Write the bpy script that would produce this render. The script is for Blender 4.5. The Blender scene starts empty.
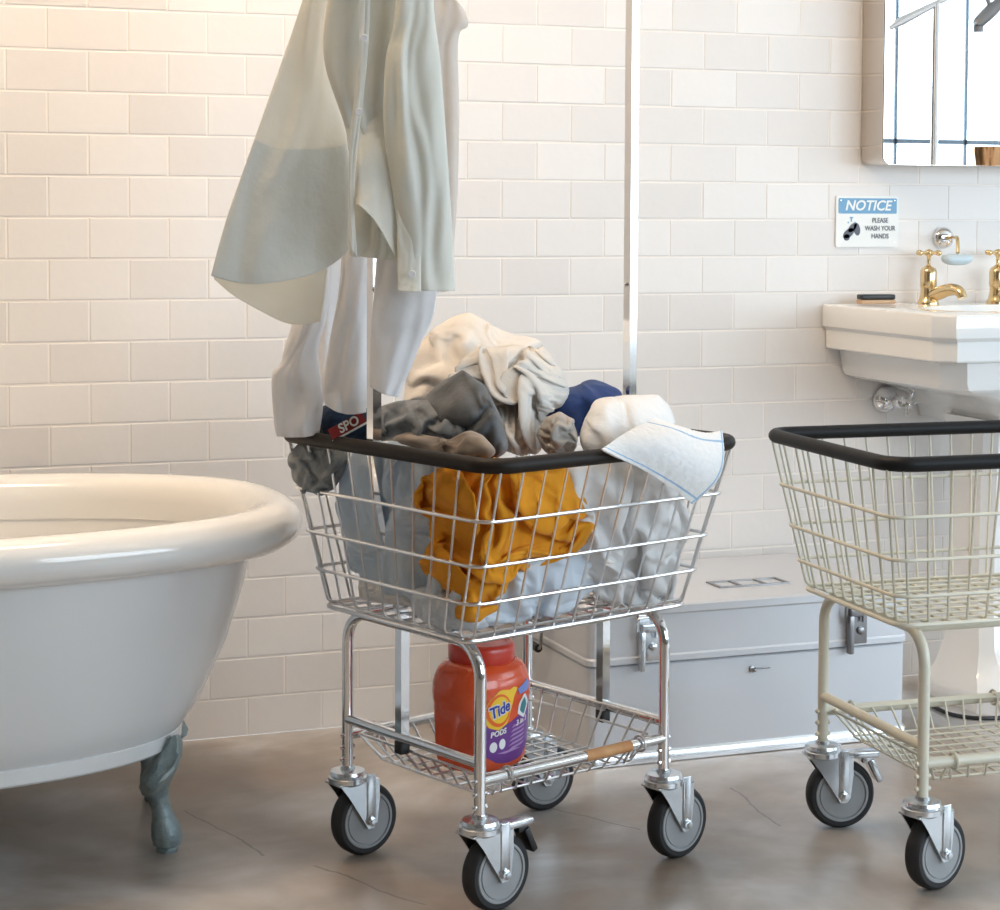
import bpy, bmesh, math, random
import numpy as np
from mathutils import Vector, Matrix
random.seed(7)
PI = math.pi
S = bpy.context.scene
COL = S.collection

# ------------------------------------------------------------------ camera model
FPX, CYP, PITCH, ROLL, CH = 1971.33, 321.45, .055, .0043, 1.1268
WY, WD = .3568, 4.3961
CAM = np.array([-WD*math.sin(WY), -WD*math.cos(WY), CH])
R0 = np.array([math.cos(WY), -math.sin(WY), 0.]); F0 = np.array([math.sin(WY), math.cos(WY), 0.]); U0 = np.array([0., 0., 1.])
FW = math.cos(PITCH)*F0 - math.sin(PITCH)*U0
UP = math.sin(PITCH)*F0 + math.cos(PITCH)*U0
def ray(px, py):
    a, b = px-500, py-CYP
    c, s = math.cos(ROLL), math.sin(ROLL)
    return FW + (R0*(c*a+s*b) - UP*(-s*a+c*b))/FPX
def at(px, py, D):                     # world point seen at a pixel, D metres along the view axis
    return CAM + ray(px, py)*D
def on_plane(px, py, p0, n):
    d = ray(px, py)
    return CAM + d*(np.dot(np.asarray(p0)-CAM, n)/np.dot(d, n))
TOWARD = -F0                            # horizontal direction back to the camera

# ------------------------------------------------------------------ materials
def mat(name, color, rough=.5, metal=0., spec=.5, coat=0., trans=0., bump=None, var=None, emis=None, sheen=0., transl=0., coat_rough=.05):
    m = bpy.data.materials.new(name); m.use_nodes = True
    nt = m.node_tree; b = nt.nodes['Principled BSDF']
    b.inputs['Base Color'].default_value = (*color, 1)
    b.inputs['Roughness'].default_value = rough
    b.inputs['Metallic'].default_value = metal
    b.inputs['Specular IOR Level'].default_value = spec
    b.inputs['Coat Weight'].default_value = coat
    b.inputs['Coat Roughness'].default_value = coat_rough
    b.inputs['Transmission Weight'].default_value = trans
    b.inputs['Sheen Weight'].default_value = sheen
    if emis:
        b.inputs['Emission Color'].default_value = (*emis[0], 1); b.inputs['Emission Strength'].default_value = emis[1]
    tc = None
    def coords():
        nonlocal tc
        if tc is None: tc = nt.nodes.new('ShaderNodeTexCoord')
        return tc.outputs['Object']
    if bump:                            # (scale, strength, distance)
        n = nt.nodes.new('ShaderNodeTexNoise'); n.inputs['Scale'].default_value = bump[0]; n.inputs['Detail'].default_value = 5
        nt.links.new(coords(), n.inputs['Vector'])
        bp = nt.nodes.new('ShaderNodeBump'); bp.inputs['Strength'].default_value = bump[1]; bp.inputs['Distance'].default_value = bump[2]
        nt.links.new(n.outputs['Fac'], bp.inputs['Height']); nt.links.new(bp.outputs['Normal'], b.inputs['Normal'])
    if var:                             # (scale, second colour, low, high)
        n = nt.nodes.new('ShaderNodeTexNoise'); n.inputs['Scale'].default_value = var[0]; n.inputs['Detail'].default_value = 6
        nt.links.new(coords(), n.inputs['Vector'])
        r = nt.nodes.new('ShaderNodeValToRGB')
        r.color_ramp.elements[0].position = var[2]; r.color_ramp.elements[1].position = var[3]
        r.color_ramp.elements[0].color = (*color, 1); r.color_ramp.elements[1].color = (*var[1], 1)
        nt.links.new(n.outputs['Fac'], r.inputs['Fac']); nt.links.new(r.outputs['Color'], b.inputs['Base Color'])
    if transl:
        out = nt.nodes['Material Output']; mx = nt.nodes.new('ShaderNodeMixShader'); t = nt.nodes.new('ShaderNodeBsdfTranslucent')
        t.inputs['Color'].default_value = (*color, 1); mx.inputs['Fac'].default_value = transl
        nt.links.new(b.outputs[0], mx.inputs[1]); nt.links.new(t.outputs[0], mx.inputs[2]); nt.links.new(mx.outputs[0], out.inputs['Surface'])
    return m
M = {}
M['chrome'] = mat('chrome', (.80, .80, .81), .10, 1.)
M['chrome_wire'] = mat('chrome_wire', (.78, .78, .79), .3, 1.)
M['zinc'] = mat('zinc', (.72, .76, .80), .22, 1., bump=(60, .1, .002))
M['cream_paint'] = mat('cream_paint', (.66, .63, .52), .35, 0, .5, coat=.2)
M['bumper_black'] = mat('bumper_black', (.010, .010, .011), .5, 0, .22, bump=(90, .15, .001))
M['bumper_worn'] = mat('bumper_worn', (.016, .012, .010), .5, 0, .22, bump=(90, .15, .001))
M['rubber'] = mat('rubber', (.016, .016, .018), .6)
M['hub_grey'] = mat('hub_grey', (.33, .34, .35), .5)
M['black'] = mat('black_plastic', (.012, .012, .013), .4)
M['enamel'] = mat('white_enamel', (.86, .86, .85), .12, 0, .5, coat=.6)
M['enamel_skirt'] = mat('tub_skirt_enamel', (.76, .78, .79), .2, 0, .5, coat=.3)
M['porcelain'] = mat('porcelain', (.86, .86, .85), .12, 0, .5, coat=.5)
M['verdigris'] = mat('foot_grey', (.23, .29, .30), .45, .3, bump=(38, .9, .006), var=(30, (.36, .42, .42), .45, .7))
M['alu'] = mat('brushed_aluminium', (.66, .68, .72), .42, .35, bump=(14, .05, .002))
M['alu_trim'] = mat('aluminium_trim', (.85, .86, .88), .25, 1.)
M['steel_dark'] = mat('dark_steel', (.30, .30, .31), .3, 1.)
M['brass'] = mat('brass', (.78, .58, .32), .2, 1.)
M['mirror'] = mat('mirror_silver', (.93, .93, .93), .01, 1.)
M['mirror_side'] = mat('polished_steel_side', (.66, .60, .54), .06, 1.)
M['frame_steel'] = mat('window_frame_steel', (.10, .13, .16), .45, .3)
M['copper'] = mat('copper', (.72, .42, .22), .2, 1.)
M['orange_plastic'] = mat('orange_plastic', (.74, .085, .018), .22, 0, .5, coat=.4)
M['orange_lid'] = mat('orange_lid', (.60, .045, .025), .3, 0, .5, coat=.2)
M['label_purple'] = mat('label_purple', (.15, .04, .25), .35)
M['label_yellow'] = mat('label_yellow', (.92, .58, .04), .35)
M['label_orange'] = mat('label_orange', (.85, .14, .02), .35)
M['label_blue'] = mat('label_blue', (.03, .06, .38), .35)
M['label_white'] = mat('label_white', (.85, .83, .84), .4)
M['label_lilac'] = mat('label_lilac', (.42, .26, .50), .4)
M['label_teal'] = mat('label_teal', (.05, .22, .25), .4)
M['label_sky'] = mat('label_sky', (.20, .27, .62), .4)
M['sign_white'] = mat('sign_white', (.83, .83, .80), .35)
M['sign_blue'] = mat('sign_blue', (.13, .33, .53), .35)
M['sign_grey'] = mat('sign_grey', (.16, .17, .19), .5)
M['sign_ink'] = mat('sign_dark', (.09, .10, .13), .5)
M['soap'] = mat('soap_blue', (.55, .66, .72), .45)
M['wood'] = mat('pale_wood', (.55, .36, .22), .55)
M['kraft'] = mat('kraft_label', (.52, .24, .09), .6, var=(25, (.62, .34, .15), .4, .7))
M['lamp_glow'] = mat('lamp_bulb', (1, .8, .55), .5, emis=((1., .72, .42), 12.))
M['plaster'] = mat('plaster', (.78, .76, .72), .8, bump=(25, .05, .003))
M['dark_plaster'] = mat('dark_plaster', (.20, .20, .19), .8, bump=(25, .05, .003))  # dark tone given to the unseen walls to cut the fill light they bounce

def cloth_mat(name, c, transl=.12, rough=.85, wrinkle=30, var=None):
    return mat(name, c, rough, 0, .25, sheen=.1, transl=transl, bump=(wrinkle, .4, .008), var=var)
M['mint'] = cloth_mat('pale_mint_cotton', (.93, .93, .89), .5)
M['mint_double'] = cloth_mat('pale_mint_cotton_doubled', (.86, .885, .86), .22)
M['shirtwhite'] = cloth_mat('white_shirt_cotton', (.93, .93, .94), .48)
M['shirtcream'] = cloth_mat('cream_shirt_cotton', (.90, .85, .80), .48)
M['sheet'] = cloth_mat('cream_sheet_cotton', (.86, .81, .75), .15)
M['greige'] = cloth_mat('light_grey_fleece', (.70, .67, .63), .1)
M['sweat'] = cloth_mat('heather_grey_denim', (.16, .17, .18), .02, var=(26, (.27, .29, .31), .38, .66))
M['charcoal'] = cloth_mat('charcoal_fleece', (.10, .105, .11), .02, var=(8, (.20, .21, .22), .4, .65))
M['navy'] = cloth_mat('navy_cotton', (.012, .030, .068), .02)
M['blue'] = cloth_mat('royal_blue_cotton', (.022, .050, .17), .03)
M['stripe'] = cloth_mat('grey_cream_knit', (.42, .39, .36), .05)
M['towel'] = cloth_mat('white_towel', (.88, .88, .88), .1, wrinkle=55)
M['mustard'] = cloth_mat('mustard_cotton', (.84, .36, .02), .2)
M['chambray'] = cloth_mat('pale_blue_chambray', (.72, .83, .94), .28, var=(18, (.82, .90, .97), .35, .7))
M['greydenim'] = cloth_mat('washed_grey_denim', (.17, .19, .21), .02, var=(40, (.33, .35, .36), .35, .65))
M['white'] = cloth_mat('white_cotton', (.87, .87, .87), .2)
M['iceblue'] = cloth_mat('ice_blue_cotton', (.72, .79, .87), .15)
M['taupe'] = cloth_mat('taupe_cotton', (.34, .28, .23), .05)
M['bluestripe'] = cloth_mat('blue_band', (.36, .53, .72), .05)
M['patchred'] = cloth_mat('dark_red_label', (.22, .025, .025), .02)
M['patchwhite'] = cloth_mat('white_print', (.75, .72, .66), .02)

# ------------------------------------------------------------------ mesh helpers
def link(o, parent=None):
    COL.objects.link(o)
    if parent: o.parent = parent
    return o
def empty(name, loc=(0, 0, 0), rz=0., parent=None):
    o = bpy.data.objects.new(name, None); o.location = loc; o.rotation_euler = (0, 0, rz); o.empty_display_size = .05
    return link(o, parent)
def tag(o, label=None, cat=None, group=None, kind=None):
    if label: o['label'] = label
    if cat: o['category'] = cat
    if group: o['group'] = group
    if kind: o['kind'] = kind
    return o
def obj(name, bm, m, parent=None, smooth=True, angle=40):
    me = bpy.data.meshes.new(name)
    bmesh.ops.recalc_face_normals(bm, faces=bm.faces)
    bm.to_mesh(me); bm.free()
    o = bpy.data.objects.new(name, me); link(o, parent)
    for mm in (m if isinstance(m, (list, tuple)) else [m]): me.materials.append(mm)
    if smooth:
        for p in me.polygons: p.use_smooth = True
        me.set_sharp_from_angle(angle=math.radians(angle))
    return o
def box(bm, c, s, bevel=0, rot=None, seg=2, mi=0):
    mtx = Matrix.Translation(Vector(c)) @ (rot.to_4x4() if rot else Matrix())
    r = bmesh.ops.create_cube(bm, size=1, matrix=mtx @ Matrix.Diagonal((*s, 1)))
    vs = r['verts']; fs = {f for v in vs for f in v.link_faces}
    if mi:
        for f in fs: f.material_index = mi
    if bevel:
        es = list({e for v in vs for e in v.link_edges})
        bmesh.ops.bevel(bm, geom=es, offset=bevel, segments=seg, affect='EDGES', profile=.5)
def fillet(pts, r, n=6, closed=False):
    P = [Vector(p) for p in pts]; out = []
    N = len(P)
    for i in range(N):
        if not closed and i in (0, N-1): out.append(P[i]); continue
        a, b, c = P[i-1], P[i], P[(i+1) % N]
        d1, d2 = (a-b), (c-b); l1, l2 = d1.length, d2.length; d1.normalize(); d2.normalize()
        ang = d1.angle(d2)
        if ang > 3.1: out.append(b); continue
        t = min(r/math.tan(ang/2), l1*.49, l2*.49); rr = t*math.tan(ang/2)
        bis = (d1+d2).normalized(); cen = b+bis*(rr/math.sin(ang/2))
        p1, p2 = b+d1*t, b+d2*t
        v1, v2 = p1-cen, p2-cen; tot = v1.angle(v2); ax = v1.cross(v2).normalized()
        for k in range(n+1): out.append(cen + Matrix.Rotation(tot*k/n, 3, ax) @ v1)
    return out
def tube(bm, pts, r, seg=8, closed=False, caps=True, square=None, mi=0):
    P = [Vector(p) for p in pts]; N = len(P)
    rad = r if hasattr(r, '__len__') else [r]*N
    T = []
    for i in range(N):
        if closed: t = P[(i+1) % N]-P[i-1]
        else: t = P[min(i+1, N-1)]-P[max(i-1, 0)]
        T.append(t.normalized())
    u = T[0].orthogonal().normalized()
    if square is not None: u = (Vector(square)-T[0]*Vector(square).dot(T[0])).normalized()
    rings = []
    for i in range(N):
        u = (u - T[i]*u.dot(T[i])).normalized(); w = T[i].cross(u)
        off = PI/4 if seg == 4 else 0
        rings.append([bm.verts.new(P[i]+(u*math.cos(2*PI*k/seg+off)+w*math.sin(2*PI*k/seg+off))*rad[i]) for k in range(seg)])
    for i in range(N if closed else N-1):
        A, B = rings[i], rings[(i+1) % N]; sh = 0
        if closed and i == N-1:
            sh = min(range(seg), key=lambda q: (A[0].co-B[q].co).length)
        for k in range(seg):
            f = bm.faces.new((A[k], A[(k+1) % seg], B[(k+1+sh) % seg], B[(k+sh) % seg])); f.material_index = mi
    if caps and not closed:
        bm.faces.new(rings[0][::-1]).material_index = mi; bm.faces.new(rings[-1]).material_index = mi
def lathe(bm, prof, seg=32, mtx=None, mi=0, cap=True):
    mtx = mtx or Matrix()
    rings = [[bm.verts.new(mtx @ Vector((r*math.cos(2*PI*k/seg), r*math.sin(2*PI*k/seg), z))) for k in range(seg)] for r, z in prof]
    for A, B in zip(rings, rings[1:]):
        for k in range(seg): bm.faces.new((A[k], A[(k+1) % seg], B[(k+1) % seg], B[k])).material_index = mi
    if cap:
        bm.faces.new(rings[0][::-1]).material_index = mi; bm.faces.new(rings[-1]).material_index = mi
def loft(bm, rings, cap0=True, cap1=True, mi=0):
    R = [[bm.verts.new(Vector(p)) for p in r] for r in rings]; n = len(R[0])
    for A, B in zip(R, R[1:]):
        for k in range(n): bm.faces.new((A[k], A[(k+1) % n], B[(k+1) % n], B[k])).material_index = mi
    if cap0: bm.faces.new(R[0][::-1]).material_index = mi
    if cap1: bm.faces.new(R[-1]).material_index = mi
def prism(bm, pts2, f3, thick):       # extrude a 2-D outline; f3 maps (a, b, depth) to 3-D
    loft(bm, [[f3(a, b, 0) for a, b in pts2], [f3(a, b, thick) for a, b in pts2]])
def rrect(w, h, r, n=5):
    out = []
    for cx, cy, a0 in ((w/2-r, h/2-r, 0), (-w/2+r, h/2-r, 90), (-w/2+r, -h/2+r, 180), (w/2-r, -h/2+r, 270)):
        for k in range(n+1):
            a = math.radians(a0+90*k/n); out.append((cx+r*math.cos(a), cy+r*math.sin(a)))
    return out
def text_mesh(body, size, extrude, align='CENTER', shear=0., sx=1., offset=0.):
    c = bpy.data.curves.new('lettering', 'FONT'); c.body = body; c.size = size; c.extrude = extrude
    c.align_x = align; c.align_y = 'CENTER'; c.shear = shear; c.offset = offset; c.resolution_u = 4
    o = bpy.data.objects.new('lettering', c); COL.objects.link(o)
    dg = bpy.context.evaluated_depsgraph_get(); dg.update()
    me = bpy.data.meshes.new_from_object(o.evaluated_get(dg))
    bpy.data.objects.remove(o); bpy.data.curves.remove(c)
    for v in me.vertices: v.co.x *= sx
    return me

# ------------------------------------------------------------------ cloth: a small position-based solver
def waves(a, b, rng, k, fmin, fmax):
    out = np.zeros_like(a)
    for _ in range(k):
        f = rng.uniform(fmin, fmax); th = rng.uniform(0, 2*PI); ph = rng.uniform(0, 2*PI)
        out += np.sin(2*PI*f*(a*math.cos(th)+b*math.sin(th))+ph)/f
    return out/np.abs(out).max()
def relax(X, base, N, eu, ev, lo, hi, iters=160, bend=.25, pull=.01, shear=.25, smooth_last=1):
    n, m = X.shape[:2]
    cons = []
    idx = np.arange(n*m).reshape(n, m)
    bx = base.reshape(-1, 3)
    def group(di, dj, k, scale, mn=False):
        I0 = idx[:n-di, max(0, -dj):m-max(0, dj)]; I1 = idx[di:, max(0, dj):m+min(0, dj)] if dj >= 0 else idx[di:, :m+dj]
        rest = np.linalg.norm(bx[I0]-bx[I1], axis=-1)*scale
        for par in range(2):
            if di >= abs(dj) and di: s = (np.arange(I0.shape[0])//di) % 2 == par; A, B, Rr = I0[s], I1[s], rest[s]
            else: s = (np.arange(I0.shape[1])//abs(dj)) % 2 == par; A, B, Rr = I0[:, s], I1[:, s], rest[:, s]
            if A.size: cons.append((A.ravel(), B.ravel(), Rr.ravel(), k, mn))
    group(1, 0, .9, eu); group(0, 1, .9, ev)
    em = (eu+ev)/2
    group(1, 1, shear, em); group(1, -1, shear, em)
    bend = bend if hasattr(bend, '__len__') else (bend, bend*.35, 0)
    for q, sc_, kb in ((2, .975, bend[0]), (4, .93, bend[1]), (8, .84, bend[2])):
        if kb and n > 2*q and m > 2*q: group(q, 0, kb, eu*sc_, True); group(0, q, kb, ev*sc_, True)
    P = X.reshape(-1, 3).copy(); Nf = N.reshape(-1, 3)
    lo = np.broadcast_to(lo, (n, m)).reshape(-1); hi = np.broadcast_to(hi, (n, m)).reshape(-1)
    for it in range(iters):
        for A, B, rest, k, mn in cons:
            d = P[B]-P[A]; l = np.linalg.norm(d, axis=1)+1e-9
            c = k*.5*(l-rest)/l
            if mn: c = np.minimum(c, 0)
            c = (c[:, None])*d
            P[A] += c; P[B] -= c
        off = P-bx; w = (off*Nf).sum(1)
        P += ((np.clip(w, lo, hi)-w)*.7)[:, None]*Nf
        P -= pull*(off-w[:, None]*Nf)
    return P.reshape(n, m, 3)
def grid_normals(B):
    du = np.gradient(B, axis=0); dv = np.gradient(B, axis=1)
    N = np.cross(du, dv); return N/(np.linalg.norm(N, axis=-1, keepdims=True)+1e-12)
def grid_obj(name, P, m, parent=None, origin=None, closed=False, thick=.0016, sub=1):
    n, k = P.shape[:2]
    o0 = np.asarray(origin) if origin is not None else np.array([0., 0., 0.])
    me = bpy.data.meshes.new(name)
    V = (P.reshape(-1, 3)-o0)
    F = []
    for i in range(n if closed else n-1):
        i2 = (i+1) % n
        for j in range(k-1): F.append((i*k+j, i2*k+j, i2*k+j+1, i*k+j+1))
    me.from_pydata([tuple(map(float, v)) for v in V], [], F); me.materials.append(m)
    for p in me.polygons: p.use_smooth = True
    o = bpy.data.objects.new(name, me); link(o, parent)
    if parent is None: o.location = o0
    if sub: s = o.modifiers.new('subsurf', 'SUBSURF'); s.levels = s.render_levels = sub
    if thick: s = o.modifiers.new('solid', 'SOLIDIFY'); s.thickness = thick; s.offset = 0
    return o
def disc_map(n, m):
    a, b = np.meshgrid(np.linspace(-1, 1, n), np.linspace(-1, 1, m), indexing='ij')
    return a, b, a*np.sqrt(1-b*b/2), b*np.sqrt(1-a*a/2)
def star(poly, c, th):                # distance from c to the polygon along each angle
    poly = np.array(poly, float)-np.array(c); R = np.full(th.shape, 1e9)
    dx, dy = np.cos(th), np.sin(th)
    for i in range(len(poly)):
        p, q = poly[i], poly[(i+1) % len(poly)]; e = q-p
        den = dx*e[1]-dy*e[0]; den = np.where(np.abs(den) < 1e-9, 1e-9, den)
        t = (p[0]*e[1]-p[1]*e[0])/den; s = (p[0]*dy-p[1]*dx)/den
        ok = (t > 0) & (s >= -1e-6) & (s <= 1+1e-6)
        R = np.where(ok & (t < R), t, R)
    return np.where(R > 1e8, 1., R)
def up2(A):
    n, m = A.shape[:2]; B = np.zeros((2*n-1, 2*m-1, 3))
    B[::2, ::2] = A; B[1::2, ::2] = (A[1:]+A[:-1])/2; B[:, 1::2] = (B[:, 2::2]+B[:, :-2:2])/2
    return B
def crumple(name, poly, m, surf, toward, bulge=.06, cell=9., ex=(1.3, 1.3), amp=.02, seed=1, freq=(.6, 1.6), bend=.3, lo=-.02, hi=.02,
            c=None, iters=160, stretch=(1, 1), power=2.2, parent=None, label=None, cat=None, group=None, tilt=0., thick=.0016, pull=.015, rot=0., gather=.6):
    """a garment heaped or pressed together: its outline, the surface it lies on, and how much cloth is gathered in (ex)"""
    poly = [tuple(p) for p in poly]; A = np.array(poly)
    if c is None: c = A.mean(axis=0)
    n = int(max(12, (np.ptp(A[:, 0])+np.ptp(A[:, 1]))/2/cell))
    a, b, dx, dy = disc_map(n, n)
    if rot: dx, dy = dx*math.cos(rot)-dy*math.sin(rot), dx*math.sin(rot)+dy*math.cos(rot)
    r = np.sqrt(dx*dx+dy*dy); th = np.arctan2(dy, dx)
    Rb = star(poly, c, th)
    px = c[0]+r*Rb*np.cos(th); py = c[1]+r*Rb*np.sin(th)
    B = np.zeros((n, n, 3))
    prof = np.power(np.clip(1-np.power(r, power), 0, 1), .5)-1
    for i in range(n):
        for j in range(n):
            p = surf(px[i, j], py[i, j]); t = toward(p) if callable(toward) else toward
            B[i, j] = p + t*(bulge*prof[i, j] + tilt*(py[i, j]-c[1])/100.)
    N = grid_normals(B)
    if (N*np.asarray(toward)).sum() < 0: N = -N
    rng = np.random.default_rng(seed)
    ca, sa = px/60., py/60.
    w = waves((ca+.3*waves(ca, sa, rng, 4, .3, .8))*stretch[0], sa*stretch[1], rng, 9, *freq)
    env = np.clip((1-r)*4, .2, 1); eu, ev = 1+(ex[0]-1)*gather, 1+(ex[1]-1)*gather
    P2 = relax(B + N*(amp*w*env)[..., None], B, N, eu, ev, lo, hi, 160, (.4, .0, .0), .01, shear=.6)
    for it, bd in ((160, (.5, .35, .0)), (90, (.35, .2, .1))):
        P2, B = up2(P2), up2(B); N = grid_normals(B)
        if (N*np.asarray(toward)).sum() < 0: N = -N
        nz = waves(np.linspace(0, 9, P2.shape[0])[:, None]+0*P2[..., 0], np.linspace(0, 9, P2.shape[1])[None]+0*P2[..., 0], rng, 8, .6, 1.6)
        P2 = relax(P2+N*(.0015*nz)[..., None], B, N, eu, ev, lo*1.1, hi, it, bd, .004, shear=.6)
    W = P2.reshape(-1, 3)
    o = grid_obj(name, P2, m, parent, origin=None if parent else W[W[:, 2].argmin()], thick=thick)
    if label: tag(o, label, cat, group)
    return o
def unpack(key):
    """fold relief of a garment: a square grid of (x, y, height), kept as second differences in quarter pixels"""
    n, d = RELIEF[key]
    P = np.cumsum(np.cumsum(np.array(d, float).reshape(3, n, n), 2), 1).transpose(1, 2, 0)/4.
    Q = P.copy(); Q[1:-1, 1:-1] = .84*P[1:-1, 1:-1]+.04*(P[2:, 1:-1]+P[:-2, 1:-1]+P[1:-1, 2:]+P[1:-1, :-2])
    return Q
def cloth(name, key, m, surf, toward, bulge=.05, power=2.5, zs=1., zoff=0., tilt=0., dx=0, dy=0, label=None, cat=None, thick=.0016, parent=None):
    """a garment whose folds are stored as a relief (x, y, height); laid on the surface surf and bulged by its own bulk"""
    Q = unpack(key); n = Q.shape[0]; a, b, ex_, ey_ = disc_map(n, n); r = np.hypot(ex_, ey_)
    prof = np.power(np.clip(1-np.power(r, power), 0, 1), .5)-1; cy = Q[..., 1].mean(); P = np.zeros(Q.shape); toward = np.asarray(toward)
    for i in range(n):
        for j in range(n):
            x, y, z = Q[i, j]; p = surf(x+dx, y+dy)
            P[i, j] = p + toward*(bulge*prof[i, j] + tilt*(y-cy)/100. + z*.00174*zs + zoff)
    W = P.reshape(-1, 3)
    o = grid_obj(name, P, m, parent, origin=W[W[:, 2].argmin()], thick=thick)
    if label: tag(o, label, cat)
    return o
def bez(pts, s):                      # smooth polyline lookup (Catmull-Rom), s in 0..1
    P = np.array(pts, float); n = len(P)
    if n == 2: return P[0]*(1-s)+P[1]*s
    t = s*(n-1); i = min(int(t), n-2); f = t-i
    p0, p1, p2, p3 = P[max(i-1, 0)], P[i], P[i+1], P[min(i+2, n-1)]
    return .5*((2*p1)+(-p0+p2)*f+(2*p0-5*p1+4*p2-p3)*f*f+(-p0+3*p1-3*p2+p3)*f**3)
def coons(top, bottom, left, right, n, k):
    out = np.zeros((n, k, 2))
    c00, c10, c01, c11 = np.array(top[0]), np.array(top[-1]), np.array(bottom[0]), np.array(bottom[-1])
    for i in range(n):
        s = i/(n-1)
        for j in range(k):
            t = j/(k-1)
            out[i, j] = (1-t)*bez(top, s)+t*bez(bottom, s)+(1-s)*bez(left, t)+s*bez(right, t) \
                - ((1-s)*(1-t)*c00+s*(1-t)*c10+(1-s)*t*c01+s*t*c11)
    return out
def hang(name, top, bottom, left, right, D, m, parent, n=44, k=56, folds=((.010, 3, .3), (.006, 6, 1.1)), depth=.03, seed=3, Dg=0., back=True,
         grow=.6, crease=.004, lean=0., label=None):
    """a hanging piece of cloth, front and back sheet; D is its distance along the view axis, folds run down it"""
    C2 = coons(top, bottom, left, right, n, k); rng = np.random.default_rng(seed)
    s, t = np.meshgrid(np.linspace(0, 1, n), np.linspace(0, 1, k), indexing='ij')
    wob = waves(s*2, t*2, rng, 6, .4, 1.2)
    d = np.zeros((n, k))
    for A, f, ph in folds:
        d += 1.3*A*(1-grow+grow*t)*waves(s*f+.10*wob*f, t*(.35+.1*f), rng, 6, .6, 1.15)
    d += crease*waves(s*2.2+wob*.5, t*3.2+s*1.2, rng, 12, .5, 1.8)
    edge = np.clip(np.sin(PI*s), 0, 1)**.6
    front = np.zeros((n, k, 3)); rear = np.zeros((n, k, 3))
    for i in range(n):
        for j in range(k):
            dd = D+Dg*t[i, j]+lean*(s[i, j]-.5)
            front[i, j] = at(*C2[i, j], dd) + TOWARD*(depth*edge[i, j]+d[i, j]*edge[i, j])
            if back: rear[i, j] = at(*C2[i, j], dd) - TOWARD*(depth*.7*edge[i, j]-d[i, j]*.3)*edge[i, j]
    o0 = np.array(parent.location) if parent else np.zeros(3)
    P = np.concatenate([front, rear[::-1][1:-1]], 0) if back else front
    o = grid_obj(name, P-o0, m, parent, closed=back)
    if label: o['label'] = label
    return o

# ------------------------------------------------------------------ room
RH, TW, Z0, S0 = .0859, .1655, 1.5433, -1.0733      # tile course, tile length, a course line, a seam
XL, XR, YF, ZC = -3.4, 5.8, -4.7, 3.3
def tile_wall():
    rng = random.Random(5)
    m_t = mat('tile_glaze', (.80, .775, .755), .2, 0, .14)
    nt = m_t.node_tree; b = nt.nodes['Principled BSDF']
    tc = nt.nodes.new('ShaderNodeTexCoord')
    n1 = nt.nodes.new('ShaderNodeTexNoise'); n1.inputs['Scale'].default_value = 9; n1.inputs['Detail'].default_value = 3
    n2 = nt.nodes.new('ShaderNodeTexNoise'); n2.inputs['Scale'].default_value = 40; n2.inputs['Detail'].default_value = 4
    ad = nt.nodes.new('ShaderNodeMath'); ad.operation = 'MULTIPLY_ADD'; ad.inputs[1].default_value = .25
    bp = nt.nodes.new('ShaderNodeBump'); bp.inputs['Strength'].default_value = .16; bp.inputs['Distance'].default_value = .006
    for n in (n1, n2): nt.links.new(tc.outputs['Object'], n.inputs['Vector'])
    nt.links.new(n2.outputs['Fac'], ad.inputs[0]); nt.links.new(n1.outputs['Fac'], ad.inputs[2])
    nt.links.new(ad.outputs[0], bp.inputs['Height']); nt.links.new(bp.outputs['Normal'], b.inputs['Normal'])
    ge = nt.nodes.new('ShaderNodeNewGeometry')
    cr = nt.nodes.new('ShaderNodeValToRGB')
    cr.color_ramp.elements[0].color = (.76, .725, .70, 1); cr.color_ramp.elements[1].color = (.84, .81, .785, 1)
    nt.links.new(ge.outputs['Random Per Island'], cr.inputs['Fac']); nt.links.new(cr.outputs['Color'], b.inputs['Base Color'])
    m_g = mat('tile_grout', (.88, .83, .78), .8)
    bm = bmesh.new()
    x0, x1, z1 = XL, 3.4, ZC
    v = [bm.verts.new(p) for p in ((x0, .0012, 0), (XR, .0012, 0), (XR, .0012, z1), (x0, .0012, z1), (x0, .12, 0), (XR, .12, 0), (XR, .12, z1), (x0, .12, z1))]
    for f in ((0, 1, 2, 3), (5, 4, 7, 6), (4, 0, 3, 7), (1, 5, 6, 2), (3, 2, 6, 7), (4, 5, 1, 0)): bm.faces.new([v[i] for i in f]).material_index = 1
    gr = .0013
    for row in range(-20, 19):
        zt = Z0-row*RH; zb = zt-RH
        if zb < -.02 or zt > z1: continue
        zb = max(zb, .001)
        off = S0 if row % 2 else S0+TW/2
        i0 = int((x0-off)/TW)-1
        for i in range(i0, i0+60):
            a, c = off+i*TW+gr, off+(i+1)*TW-gr
            if c > x1 or a < x0: continue
            j = [rng.gauss(0, .0008) for _ in range(4)]
            q1, q2, q3 = [max(-.0002, min(.0002, rng.gauss(0, .00016))) for _ in range(3)]; t0, t1, t2, t3 = q1+q2+q3, q1-q2+q3, q1-q2-q3, q1+q2-q3
            lo, hi = zb+gr+abs(j[0])*.6, zt-gr-abs(j[1])*.6
            w = .0016
            base = [(a, lo), (c, lo), (c, hi), (a, hi)]
            R = []
            for dep, ins in ((.0016, 0), (.0006, 0.0002), (0, w)):
                R.append([bm.verts.new((x+(ins if k in (0, 3) else -ins), dep+((t0, t1, t2, t3)[k]*.7 if dep < .002 else 0), z+(ins if k < 2 else -ins))) for k, (x, z) in enumerate(base)])
            for A, B in zip(R, R[1:]):
                for k in range(4): bm.faces.new((A[k], A[(k+1) % 4], B[(k+1) % 4], B[k]))
            bm.faces.new(R[-1])
    o = obj('wall_back', bm, [m_t, m_g], smooth=True, angle=12)
    tag(o, kind='structure')
tile_wall()

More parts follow.
